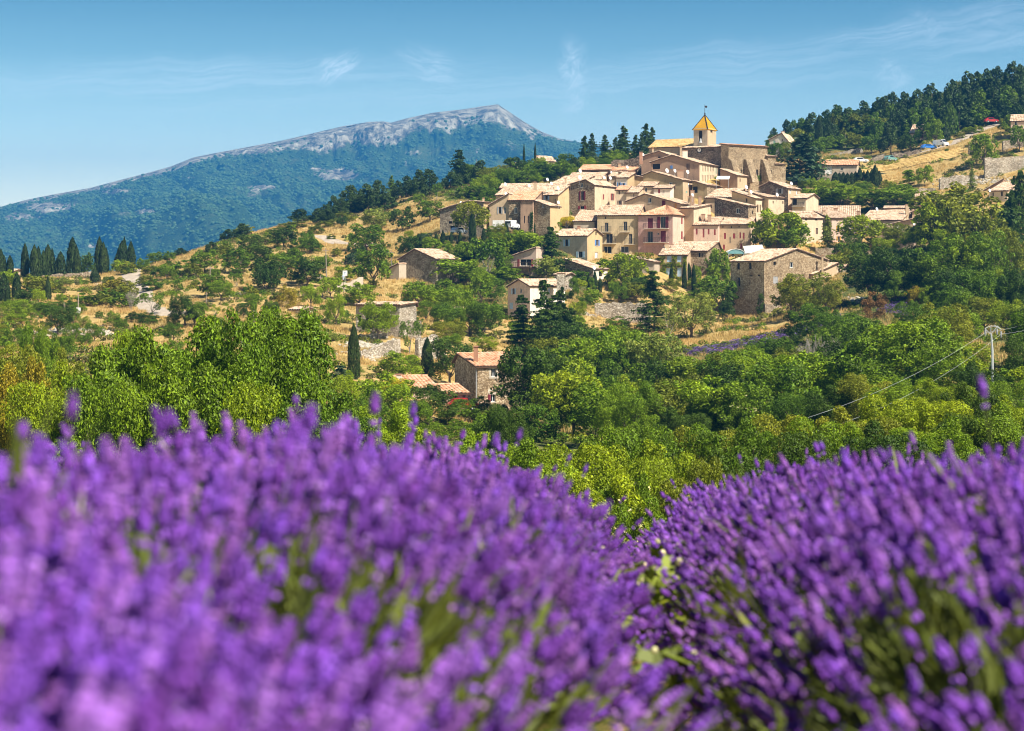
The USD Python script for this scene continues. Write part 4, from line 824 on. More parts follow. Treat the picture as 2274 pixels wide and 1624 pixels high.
house('upper_house', 'dark stone side wall behind the small green tree, lit corner to its right', 'house', 'B', 443, 33, 1558, 1450, 1248, [('R', 1610, 1330, 14, 40, 'o')], xl=1157, xr=1652, eL=1160, roof='gL', t=1, peak=1158, wall='rubble_dark', wallR='rubble_tan')
house('upper_house', 'house under the pale roof in the middle of the upper village', 'house', 'B', 457, 22, 1365, 1215, 1150, [], xl=1048, eL=1150, wr=11, t=.99, peak=1042, wall='plaster_tan')
house('upper_house', 'house with a dark shaded balcony at the right end of the upper village', 'house', 'B', 446, 28, 2250, 1310, 1160, [('L', 2118, 1205, 50, 76, 'o'), ('bal', 'L', 2165, 1258, 140, 40)], xl=2085, eL=1148, wr=9, t=.6, peak=1108, wall='plaster_cream')
house('upper_house', 'long house with orange tiles just below the row of spruces', 'house', 'I', 488, 12, 1425, 500, 432, [('chim', 1575, 335, .6, 1.6, 3), ('L', 1160, 462, 140, 14, 'o')], xl=905, eL=440, wr=9, t=.85, peak=348, wall='plaster_brown', tiles='tiles_orange')
house('upper_house', 'house with orange tiles against the dark retaining wall', 'house', 'I', 486, 12, 1838, 520, 446, [('dish', 1708, 390), ('dish', 1443, 478, -2, .35)], xl=1430, eL=440, wr=9, t=.85, peak=352, wall='plaster_tan', tiles='tiles_orange')
house('upper_house', 'house under a ribbed tan roof below the orange-tiled pair', 'house', 'I', 477, 12, 1250, 650, 600, [('dish', 922, 452, 4, .5), ('dish', 918, 560, -2, .5)], xl=690, eL=560, wr=11, t=.9, peak=480, wall='plaster_tan')
house('upper_house', 'house under a smooth pale roof above the blue-shuttered white front', 'house', 'I', 474, 12, 1740, 640, 545, [], xl=1400, eL=550, wr=9, t=.9, peak=470, wall='plaster_tan')
house('hilltop_house', 'small house with brown shutters on the hilltop beside two thin cypresses', 'house', 'A', 590, 60, 1030, 680, 592, [('R', 1040, 607, 22, 38, 's:brown'), ('R', 1077, 643, 16, 22, 'o'), ('R', 1120, 600, 6, 8, 'o'), ('chim', 992, 545, .6, 1.4, 2)], xl=984, xr=1150, eL=575, roof='gL', t=.8, peak=550, wall='plaster_brown', wallR='plaster_tan')
house('hilltop_house', 'scrap of a tan house wall hidden in trees left of the hilltop house', 'house', 'A', 590, 25, 800, 700, 622, [], xl=752, wr=6, t=.5, peak=608, wall='plaster_tan')
house('chapel', 'small pale building among the cypresses at the left edge', 'house', 'F', 452, 20, 90, 850, 790, [], xl=8, wr=6, t=.5, peak=770, wall='plaster_grey')

# ---------------------------------------------------------------- the church
oc = at(1371.9 + 975 * .18515, 225.5 + 690 * .18515, 483)
church = thing('church', oc)
tag(church, 'stone church with a yellow pyramid roof on its clock tower and sloping buttresses', 'church')
def wing(*a, feats=(), **kw):
    h = House(church, oc, *a, **kw)
    for f in feats:
        h.opening(*f)
    h.done()
    return h
wing('B', 493, 27, 905, 620, 535, xl=372, wr=9, eL=528, t=.6, peak=446, wall='plaster_tan', tiles='tiles_lichen', seed=3)
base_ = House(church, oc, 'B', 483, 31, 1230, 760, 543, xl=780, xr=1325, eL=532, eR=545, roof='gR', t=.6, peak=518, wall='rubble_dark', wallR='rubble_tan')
tw = House(church, oc, 'B', 486.5, 31, 1070, 560, 318, xl=905, xr=1174, roof='pyramid', peak=158, wall='plaster_grey', wallR='plaster_tan', tiles='tiles_glazed', over=.25, dig=1)
tw.opening('L', 988, 425, 42, 145, 'o'); tw.opening('R', 1118, 360, 24, 34, 'o')
def tower_bits(h):
    for p0, p1, q1, q0 in h.slopes:
        put('hip_rib', tube(np.array([p0, q0]), .14, 5), 'iron', church, oc)
    apex = h.slopes[0][2]
    wv = put('weathervane', tube(np.array([apex, apex + [0, 0, 2.6]]), .06, 5), 'iron', church, oc)
    put('pennant', boxmesh(apex + [.05, -.03, 1.8], apex + [.6, .03, 2.3]), 'iron', wv, oc)
    put('finial', (trimesh.creation.icosphere(1, .22).vertices + apex + [0, 0, .25], trimesh.creation.icosphere(1).faces), 'iron', church, oc)
    u, z = h.local('L', 988, 470); c = h.F('L', u, z, -.1)
    bell = trimesh.creation.revolve(np.array([(0, 1.1), (.18, 1.1), (.26, .8), (.34, .35), (.52, 0), (.0, 0)]), sections=14)
    put('bell', (bell.vertices + c - [0, 0, .6], bell.faces), 'metal', church, oc)
    put('cornice', join([h.block('L', -h.wl - .12, .12, h.zC - .35, h.zC - .08, .0, .14), h.block('R', .0, h.wr + .12, h.zC - .35, h.zC - .08, .003, .14)]), 'stone_trim', church, oc)
tw.after.append(lambda: tower_bits(tw)); tw.done()
def clock(h):
    u, z = h.local('L', 975, 586)
    an = np.linspace(0, 2 * np.pi, 25)[:-1]
    disc = lambda r, d0, d1: hull_of([h.F('L', u + math.cos(t) * r, z + math.sin(t) * r, q) for t in an for q in (d0, d1)])
    cf = put('clock_face', disc(.58, .0, .08), 'paint_white', church, oc)
    ring = join([h.block('L', u + math.cos(t) * .64 - .1, u + math.cos(t) * .64 + .1, z + math.sin(t) * .64 - .1, z + math.sin(t) * .64 + .1, .0, .1) for t in an])
    put('clock_rim', ring, 'iron', church, oc)
    for k_ in range(12):
        t = k_ * math.pi / 6
        put('hour_mark', h.block('L', u + math.cos(t) * .47 - .035, u + math.cos(t) * .47 + .035, z + math.sin(t) * .47 - .035, z + math.sin(t) * .47 + .035, .081, .095), 'iron', cf, oc)
    for t, L_, w in ((math.radians(70), .30, .045), (math.radians(52), .44, .03)):
        pts = [h.F('L', u + math.cos(t) * q - math.sin(t) * s_, z + math.sin(t) * q + math.cos(t) * s_, e) for q in (-.08, L_) for s_ in (-w, w) for e in (.1, .12)]
        put('clock_hand', hull_of(pts), 'iron', cf, oc)
base_.after.append(lambda: clock(base_)); base_.done()
NAVE = nave = House(church, oc, 'B', 480, 56, 1325, 970, 520, wl=3, xr=1790, eR=524, eL=510, roof='gL', t=.9, peak=508, wall='rubble_tan', tiles='tiles_orange')
nave.opening('R', 1668, 862, 26, 84, 'o'); nave.opening('R', 1478, 832, 12, 50, 'o')
def buttresses(h):
    for x, w in ((1400, 100), (1590, 110), (1770, 80)):
        u0, zt = h.local('R', x - w * .75, 697); u1, _ = h.local('R', x - w * .05, 697); _, zb_ = h.local('R', x, 985)
        pts = [h.F('R', u, z, q) for u in (u0, u1) for z, q in ((zt, 0), (zt, .5), (zt - .25, .9), (zb_, 3.4), (zb_, 0))]
        put('buttress', hull_of(pts), 'rubble_tan', church, oc)
nave.after.append(lambda: buttresses(nave)); nave.done()
wing('B', 486.5, 56, 1795, 970, 655, wl=4, xr=1890, eR=705, eL=640, roof='gL', t=.9, peak=640, wall='rubble_tan', feats=[('R', 1832, 865, 22, 80, 'o')])
wing('B', 488, 56, 1886, 985, 748, wl=4, xr=2010, eR=790, eL=735, roof='gL', t=.9, peak=735, wall='rubble_tan')
# ---------------------------------------------------------------- trees: crowns of leaf faces on tapered trunks
def leaf_faces(c, out, size, rg, up=0.35, narrow=0.55, flat=0.6):
    """One small rhombic leaf (or spray) at each point c, facing roughly along out."""
    n_ = len(c)
    nrm = out * flat + rg.normal(0, 0.55, (n_, 3)) + [0, 0, up]
    nrm /= np.linalg.norm(nrm, axis=1, keepdims=True)
    t = np.cross(nrm, rg.normal(0, 1, (n_, 3))); t /= np.linalg.norm(t, axis=1, keepdims=True)
    b = np.cross(nrm, t)
    s_ = (size * rg.uniform(0.6, 1.35, n_))[:, None]
    v = np.stack([c - t * s_, c + b * s_ * narrow + nrm * s_ * .15, c + t * s_, c - b * s_ * narrow + nrm * s_ * .15], 1).reshape(-1, 3)
    i = np.arange(n_)[:, None] * 4
    return v, np.vstack([i + [0, 1, 2], i + [0, 2, 3]])


def lobes_crown(lobes, n_, size, rg, **kw):
    """Leaves over the outer part of a set of lobes (x, y, z, r)."""
    L = np.array(lobes)
    p_ = L[:, 3] ** 1.8; k_ = rg.choice(len(L), n_, p=p_ / p_.sum())
    d = rg.normal(0, 1, (n_, 3)); d[:, 2] += 0.25; d /= np.linalg.norm(d, axis=1, keepdims=True)
    wob = 0.78 + 0.44 * noise(d * 2.3 + k_[:, None] * 5.7, 2)
    r = L[k_, 3] * wob * (1 - 0.42 * rg.uniform(0, 1, n_) ** 1.7)
    c = L[k_, :3] + d * r[:, None] * [1, 1, .9]
    return leaf_faces(c, d, size, rg, **kw)


def make_crown(kind, rg, n_, size):
    """Unit crown: 1 wide, 1 high, standing on z = 0."""
    if kind == 'broad':
        lobes = [(0, 0, .62, .27)]
        for i in range(17):
            a, zz = i * 2.4 + rg.uniform(-.4, .4), rg.uniform(.3, .88)
            rr = math.sqrt(max(0.02, 1 - ((zz - .56) / .44) ** 2)) * .36 * rg.uniform(.75, 1.1)
            lobes.append((math.cos(a) * rr, math.sin(a) * rr, zz, rg.uniform(.08, .17)))
        for i in range(22):
            a, zz = rg.uniform(0, 6.28), rg.uniform(.24, .96)
            rr = math.sqrt(max(0.02, 1 - ((zz - .55) / .47) ** 2)) * .45 * rg.uniform(.85, 1.1)
            lobes.append((math.cos(a) * rr, math.sin(a) * rr, zz, rg.uniform(.04, .085)))
    elif kind == 'bush':
        lobes = []
        for i in range(15):
            a, zz = i * 2.4 + rg.uniform(-.4, .4), rg.uniform(.08, .8)
            rr = math.sqrt(max(0.02, 1 - (zz / .92) ** 2)) * .36 * rg.uniform(.6, 1.1)
            lobes.append((math.cos(a) * rr, math.sin(a) * rr, zz, rg.uniform(.1, .19)))
        for i in range(16):
            a, zz = rg.uniform(0, 6.28), rg.uniform(.1, .95)
            rr = math.sqrt(max(0.02, 1 - (zz / .98) ** 2)) * .45 * rg.uniform(.8, 1.1)
            lobes.append((math.cos(a) * rr, math.sin(a) * rr, zz, rg.uniform(.05, .09)))
    elif kind == 'poplar':                                    # tall, ragged, several leaders
        lobes = []
        for i in range(22):
            a, zz = rg.uniform(0, 6.28), rg.uniform(.12, .95)
            rr = .34 * (1 - zz) ** .6 * rg.uniform(.3, 1.1)
            lobes.append((math.cos(a) * rr, math.sin(a) * rr, zz, rg.uniform(.07, .14)))
    elif kind == 'globe':
        lobes = [(0, 0, .62, .34)]
        for i in range(26):
            a, u = i * 2.4, rg.uniform(-.8, 1)
            rr = math.sqrt(1 - u * u) * .36
            lobes.append((math.cos(a) * rr, math.sin(a) * rr, .62 + u * .27, rg.uniform(.1, .13)))
    elif kind == 'sparse':
        lobes = []
        for i in range(15):
            a, zz = i * 2.4 + rg.uniform(-.4, .4), rg.uniform(.3, .9)
            rr = math.sqrt(max(0.02, 1 - ((zz - .55) / .46) ** 2)) * .38 * rg.uniform(.5, 1.1)
            lobes.append((math.cos(a) * rr, math.sin(a) * rr, zz, rg.uniform(.06, .13)))
    elif kind == 'pine':                                      # dark, rounded cone with ragged tiers
        lobes = []
        for i in range(24):
            zz = .16 + .8 * (i + .5) / 24
            a, rr = i * 2.4 + rg.uniform(-.5, .5), .40 * (1 - (zz - .1) / .95) ** .8 * rg.uniform(.55, 1.15)
            lobes.append((math.cos(a) * rr, math.sin(a) * rr, zz, .06 + .11 * (1 - zz)))
    elif kind == 'cypress':
        n2 = n_
        zz = rg.uniform(0, 1, n2) ** .9
        prof = np.interp(zz, [0, .06, .25, .5, .75, .92, 1], [.26, .42, .5, .46, .33, .15, .01])
        a = rg.uniform(0, 6.28, n2)
        flame = 0.78 + 0.4 * noise(np.stack([np.cos(a) * 1.6, np.sin(a) * 1.6, zz * 5], 1) + rg.uniform(0, 9), 3)
        rr = prof * flame * (1 - .35 * rg.uniform(0, 1, n2) ** 2)
        out = np.stack([np.cos(a), np.sin(a), 0 * a], 1)
        c = np.stack([np.cos(a) * rr, np.sin(a) * rr, zz], 1)
        return leaf_faces(c, out, size, rg, up=0.1, narrow=0.8, flat=1.0)
    elif kind in ('spruce', 'cedar'):                         # tiers of boughs
        vs, per = [], 26
        tiers = 25 if kind == 'spruce' else 24
        cs, outs = [], []
        for t in range(tiers):
            z0 = .05 + .93 * t / tiers + rg.uniform(-.015, .015)
            R_ = .5 * (1 - (z0 - .04)) ** (.9 if kind == 'spruce' else .7) * rg.uniform(.72, 1.12)
            nb = max(4, int((9 if kind == 'spruce' else 6) * (1 - z0) + 4))
            for b_ in range(nb):
                a = rg.uniform(0, 6.28); Lb = R_ * rg.uniform(.45 if kind == 'spruce' else .3, 1.15) + .015
                m_ = max(3, int(n_ / (tiers * nb)))
                s_ = rg.uniform(.12, 1, m_)
                dz = (-.22 * s_ + .10 * s_ ** 2) * Lb if kind == 'spruce' else (.12 * s_ - .16 * s_ ** 2) * Lb
                side = rg.normal(0, .14, m_) * Lb * (1.1 - s_ * .6)
                cs.append(np.stack([math.cos(a) * Lb * s_ - math.sin(a) * side, math.sin(a) * Lb * s_ + math.cos(a) * side, z0 + dz - np.abs(rg.normal(0, .012 if kind == 'spruce' else .022, m_))], 1))
                outs.append(np.tile([math.cos(a) * .5, math.sin(a) * .5, .7], (m_, 1)))
        return leaf_faces(np.vstack(cs), np.vstack(outs), size, rg, up=.3, narrow=.5, flat=.8)
    return lobes_crown(lobes, n_, size, rg)


def limb(p0, p1, r0, r1, rg, bend=.12, sides=5):
    p0, p1 = np.array(p0, float), np.array(p1, float)
    t = np.linspace(0, 1, 4)[:, None]
    w = rg.normal(0, bend * np.linalg.norm(p1 - p0), 3) * np.sin(t * np.pi)
    return tube(p0 + (p1 - p0) * t + w, np.linspace(r0, r1, 4), sides)


def make_trunk(kind, rg):
    if kind in ('cypress', 'spruce', 'cedar', 'pine'):
        return join([limb((0, 0, -.08), (0, 0, .9), .035, .006, rg, .01)])
    top = {'broad': .42, 'sparse': .4, 'globe': .5, 'bush': .2, 'poplar': .6}[kind]
    r0 = {'broad': .035, 'sparse': .028, 'globe': .04, 'bush': .025, 'poplar': .03}[kind]
    out = [limb((0, 0, -.08), (rg.normal(0, .02), rg.normal(0, .02), top * .6), r0, r0 * .7, rg, .05)]
    for i in range(6):
        a = i * 1.05 + rg.uniform(-.3, .3); rr = rg.uniform(.16, .34)
        out.append(limb((0, 0, top * rg.uniform(.35, .6)), (math.cos(a) * rr, math.sin(a) * rr, top + rg.uniform(.1, .4)), r0 * .5, r0 * .12, rg, .12, 4))
    return join(out)


def bare(rg):
    """Leafless grey branchwork."""
    out = []

    def grow(p, d, L, r, k_):
        q = p + d * L
        out.append(tube(np.array([p, (p + q) / 2 + rg.normal(0, .05 * L, 3), q]), np.array([r, r * .85, r * .65]), 3))
        if k_:
            for _ in range(3 if k_ > 1 else 4):
                e = d + rg.normal(0, .42, 3) + [0, 0, .12]; e /= np.linalg.norm(e)
                grow(p + (q - p) * rg.uniform(.45, 1), e, L * rg.uniform(.55, .8), r * .6, k_ - 1)
    for i in range(5):
        d = np.array([math.cos(i * 1.3) * .5, math.sin(i * 1.3) * .5, 1.0]); d /= np.linalg.norm(d)
        grow(np.array([0, 0, -.05]), d, .3, .012, 4)
    v, f = join(out)
    s_ = np.array([1 / (np.ptp(v[:, 0])), 1 / (np.ptp(v[:, 1])), 1 / v[:, 2].max()])
    return v * s_, f


LEAFCOUNT = {'broad': (2600, .034), 'bush': (1700, .042), 'poplar': (2200, .032), 'globe': (2600, .032), 'sparse': (900, .036), 'pine': (2600, .034), 'cypress': (1500, .055), 'spruce': (4400, .03), 'cedar': (2600, .034)}
WORDS = {'broad': 'broadleaf tree', 'bush': 'bush', 'poplar': 'ragged tree', 'globe': 'round-crowned tree', 'sparse': 'young tree', 'pine': 'pine', 'cypress': 'cypress', 'spruce': 'spruce', 'cedar': 'cedar', 'bare': 'leafless shrub'}
PRIM = {'broad': 'broadleaf_tree', 'bush': 'shrub', 'poplar': 'broadleaf_tree', 'globe': 'broadleaf_tree', 'sparse': 'young_tree', 'pine': 'pine_tree', 'cypress': 'cypress_tree', 'spruce': 'spruce_tree', 'cedar': 'cedar_tree', 'bare': 'bare_shrub'}
TONES = {'bright': 'bright green', 'mid': 'green', 'dark': 'dark green', 'olive': 'olive green', 'lime': 'yellow-green', 'pine': 'dark', 'cypress': 'dark', 'blue': 'blue-green', 'yellow': 'yellow', 'autumn': 'orange-tinged', 'light': 'pale green', 'blossom': 'white-flowering', 'red': 'reddish', 'grey': 'grey', 'ivy': 'ivy green'}
first_of, trees = {}, []


def plant(kind, tone, top, foot, width, label=None, near=None, group=None, lean=0.0):
    """A tree of its own: the first of each make is built, later ones are copies of it under the next number."""
    h = max(top[2] - foot[2], 0.5)
    near = (2 if foot[1] < 175 else 1 if foot[1] < 350 else 0) if near is None else int(near) * 2
    v_ = int(abs(foot[0] * 7.3 + foot[1] * 3.1)) % (3 if kind in ('broad', 'bush', 'pine') else 2)
    key = (kind, tone, v_, near)
    x = thing(PRIM[kind], foot, rz=(foot[0] * 77.7 + foot[1] * 31.3) % 360, scale=(width, width, h))
    if key in first_of:
        x.GetPrim().GetReferences().AddInternalReference(first_of[key])
        x.GetPrim().SetInstanceable(True)
    else:
        first_of[key] = x.GetPath()
        rg = np.random.default_rng([ord(kind[0]), ord(kind[1]), v_])
        if kind == 'bare':
            part('branches', bare(rg), 'bark_grey', x)
        else:
            cnt, size = LEAFCOUNT[kind]
            f_ = (1.0, 2.8, 10.0)[near]
            part('trunk', make_trunk(kind, rg), 'bark_grey' if kind in ('sparse', 'globe') else 'bark', x)
            m_ = make_crown(kind, rg, int(cnt * f_), size / f_ ** .5 * (1, .92, 1.0)[near])
            mv = m_[0]; lo, hi = np.percentile(mv, 1.5, 0), np.percentile(mv, 98.5, 0)
            m_ = ((mv - [(lo[0] + hi[0]) / 2, (lo[1] + hi[1]) / 2, 0]) / [hi[0] - lo[0], hi[1] - lo[1], max(hi[2], mv[:, 2].max() * .97)], m_[1])
            part('crown', m_, 'leaf_' + ('mid' if tone == 'blossom' else tone), x)
            if tone == 'blossom':
                rb = np.random.default_rng(77)
                c = m_[0].reshape(-1, 4, 3).mean(1); up = c[(c[:, 2] > .45)]
                u = up[rb.choice(len(up), 70)]
                c2 = (u[:, None] + rb.normal(0, .012, (70, 16, 3)) * [1, 1, .5]).reshape(-1, 3)
                o2 = c2 - [0, 0, .5]; o2 /= np.linalg.norm(o2, axis=1, keepdims=True)
                part('blossom', leaf_faces(c2 + o2 * .03, o2, .011, rb, up=1.2), 'leaf_blossom', x)
    trees.append([x, kind, tone, (foot[0] / foot[1] * 4242 + 1136.5, 640 - (foot[2] + h * .6) / foot[1] * 4242), h, label, group])
    return x


def tree(kind, tone, px, top, h, w, d=None, label=None, group=None):
    """px, top: where the crown's tip is seen; h, w its height and width as seen; d its distance where the foot is hidden."""
    foot = on_ground(px, top + h) if d is None else None
    if foot is None:
        x = (px - 1136.5) / 4242 * d
        foot = np.array([x, d, float(ground(x, d))])
    d = foot[1]
    tip = at(px, top, d)
    w *= {'pine': 1.45, 'spruce': 1.25, 'cypress': 1.05}.get(kind, 1.08)
    return plant(kind, tone, tip, foot - [0, 0, .15], w / 4242 * d, label, group=group)
# ---------------------------------------------------------------- the denser growth between them
from shapely.geometry import Polygon, Point


CLEAR = [Polygon(p) for p in ([(1465, 712), (1640, 700), (1810, 690), (1810, 740), (1520, 792), (1450, 770)], [(1625, 580), (1800, 560), (1800, 690), (1630, 705)], [(1035, 770), (1165, 770), (1165, 900), (1035, 905)],
                              [(788, 670), (885, 668), (885, 745), (788, 745)], [(865, 555), (1005, 553), (1005, 640), (865, 640)], [(1318, 668), (1450, 668), (1450, 718), (1318, 718)], [(880, 832), (1038, 832), (1038, 890), (880, 890)], [(2170, 705), (2245, 705), (2230, 815), (2180, 815)],
                              [(1127, 618), (1255, 618), (1255, 680), (1127, 690)], [(1940, 660), (2030, 660), (2030, 710), (1940, 710)], [(1145, 570), (1190, 570), (1190, 605), (1145, 605)], [(960, 490), (1040, 490), (1040, 530), (960, 530)], [(1850, 378), (2140, 330), (2130, 380), (1960, 400)], [(785, 740), (975, 735), (970, 790), (785, 800)])]


def in_the_way(px, top, foot, w):
    return any(c.contains(Point(px + dx * w, top + (foot - top) * q)) for c in CLEAR for dx in (-.4, 0, .4) for q in (.05, .4, .75))


def thicket(poly, gap, sizes, makes, seed, dmin=170, mass=None):
    """Trees and bushes spread over a patch of ground (its outline given as sight lines), each its own."""
    rg = np.random.default_rng(seed)
    pg = Polygon(poly); x0, y0, x1, y1 = pg.bounds
    got, many = [], {}
    for _ in range(int(40 * pg.area / gap ** 2)):
        p = rg.uniform(x0, x1), rg.uniform(y0, y1)
        if not pg.contains(Point(p)) or any(abs(p[0] - q[0]) < gap and abs(p[1] - q[1]) < gap * .55 for q in got):
            continue
        foot = on_ground(*p)
        if foot[1] < dmin or near_road(foot[0], foot[1], 5.0)[0]:
            continue
        kind, tone = makes[rg.integers(len(makes))]
        h = rg.uniform(*sizes) * {'bush': .55, 'cypress': 1.3, 'sparse': .8}.get(kind, 1.0)
        w = h * {'bush': rg.uniform(1.1, 1.7), 'cypress': .24, 'sparse': .75, 'pine': .7, 'spruce': .45, 'poplar': .5}.get(kind, rg.uniform(.85, 1.15))
        sc = 4242 / foot[1]
        if in_the_way(p[0], p[1] - h * sc, p[1], w * sc):
            continue
        got.append(p)
        if mass:
            many.setdefault((kind, tone), []).append((*(foot - [0, 0, .15]), w, h))
        else:
            plant(kind, tone, foot + [0, 0, h], foot - [0, 0, .15], w)
    if mass:
        keys = sorted(many)
        protos, mats, pos, scl = [], [], [], []
        path = numbered('woodland')
        pi = UsdGeom.PointInstancer.Define(stage, path)
        rel_ = pi.CreatePrototypesRel(); idx = []
        for i, (kind, tone) in enumerate(keys):
            rq = np.random.default_rng(i + seed * 10)
            cnt, size = LEAFCOUNT[kind]
            m_ = make_crown(kind, rq, int(cnt * 2.6), size / 1.7)
            mv = m_[0]; lo, hi = np.percentile(mv, 1.5, 0), np.percentile(mv, 98.5, 0)
            rel_.AddTarget(part('crown', ((mv - [(lo[0] + hi[0]) / 2, (lo[1] + hi[1]) / 2, 0]) / [hi[0] - lo[0], hi[1] - lo[1], hi[2]], m_[1]), 'leaf_' + tone, path).GetPath())
            for q in many[(kind, tone)]:
                pos.append(q[:3]); scl.append((q[3], q[3], q[4])); idx.append(i)
        pi.CreateProtoIndicesAttr(Vt.IntArray(idx)); pi.CreatePositionsAttr(Vt.Vec3fArray.FromNumpy(np.array(pos, np.float32))); pi.CreateScalesAttr(Vt.Vec3fArray.FromNumpy(np.array(scl, np.float32)))
        ang = rg.uniform(0, 3.14, len(pos))
        pi.CreateOrientationsAttr(Vt.QuathArray([Gf.Quath(float(math.cos(a)), 0.0, 0.0, float(math.sin(a))) for a in ang]))
        tag(pi, mass, 'woodland', kind='stuff')


green_mix = [('broad', 'bright'), ('broad', 'bright'), ('broad', 'mid'), ('broad', 'mid'), ('broad', 'lime'), ('broad', 'olive'), ('broad', 'dark'), ('bush', 'mid'), ('bush', 'bright'), ('bush', 'lime'), ('poplar', 'mid')]
scrub_mix = [('bush', 'olive'), ('bush', 'mid'), ('bush', 'bright'), ('bush', 'light'), ('sparse', 'bright'), ('broad', 'mid'), ('broad', 'bright'), ('broad', 'dark'), ('bush', 'olive'), ('bush', 'mid')]
thicket([(1540, 870), (1900, 810), (2273, 760), (2273, 1000), (1540, 1010)], 44, (4.5, 7.5), green_mix, 1, mass='bright dense woodland filling the valley in front of the power pole')
thicket([(1700, 775), (1960, 700), (2000, 640), (2273, 600), (2273, 770), (1900, 800), (1560, 850)], 42, (3.5, 6.5), green_mix, 2, mass='green thicket between the far lavender strip and the valley woodland')
thicket([(1880, 560), (2030, 540), (2273, 470), (2273, 620), (2000, 650), (1900, 640)], 40, (4, 7), green_mix, 3, mass='thick dark and light growth on the slope right of the stone barn')
thicket([(1080, 800), (1480, 800), (1540, 850), (1540, 1000), (1100, 1000)], 46, (5, 8), green_mix, 4, mass='leafy growth filling the valley bottom between the tall trees')
thicket([(1000, 700), (1250, 690), (1460, 780), (1400, 830), (1080, 830), (960, 780)], 42, (3.5, 6.5), green_mix, 5, mass='garden thicket on the slope between the stone cottage and the pale house with blue shutters')
thicket([(880, 600), (1120, 590), (1130, 680), (900, 690)], 36, (2.5, 5), green_mix, 6, mass='green undergrowth below the old grey barn')
thicket([(1260, 640), (1600, 640), (1600, 690), (1280, 690)], 34, (2, 4.5), green_mix, 7, mass='garden greenery along the sunlit garden wall')
thicket([(900, 525), (1230, 525), (1230, 575), (900, 600)], 30, (2, 4.5), green_mix, 8, mass='garden greenery below the terrace with the white van')
thicket([(1030, 395), (1250, 380), (1420, 350), (1400, 375), (1250, 405), (1060, 440)], 22, (3, 6), green_mix, 9, mass='green trees massed on the ridge between the two thin cypresses and the spruces')
thicket([(1780, 425), (2070, 425), (2080, 455), (1790, 465)], 26, (3, 5.5), [('broad', 'bright'), ('broad', 'mid'), ('bush', 'bright')], 10, mass='bright green growth behind the long tiled house on the right')
thicket([(0, 625), (260, 625), (280, 700), (0, 760)], 46, (2, 4.2), scrub_mix, 11)
thicket([(330, 600), (520, 550), (760, 500), (860, 470), (860, 640), (600, 690), (360, 640)], 44, (1.8, 4.0), scrub_mix, 12)
thicket([(0, 760), (250, 720), (600, 700), (720, 740), (640, 800), (0, 830)], 46, (1.8, 4.5), scrub_mix, 13)
thicket([(700, 760), (940, 700), (1000, 830), (760, 870)], 50, (1.5, 3.5), scrub_mix, 14)
thicket([(1770, 300), (2000, 290), (2060, 255), (2273, 200), (2273, 235), (2100, 270), (2000, 315), (1780, 330)], 17, (7, 12), [('pine', 'pine'), ('pine', 'pine'), ('pine', 'mid'), ('pine', 'dark'), ('broad', 'olive')], 15, dmin=560)
thicket([(1700, 318), (1780, 305), (1800, 335), (1710, 345)], 18, (4, 7), [('broad', 'mid'), ('broad', 'olive'), ('pine', 'dark')], 16)
thicket([(1880, 340), (2060, 318), (2200, 300), (2260, 330), (2273, 380), (2050, 400), (1820, 410)], 60, (1.2, 2.6), scrub_mix, 17)
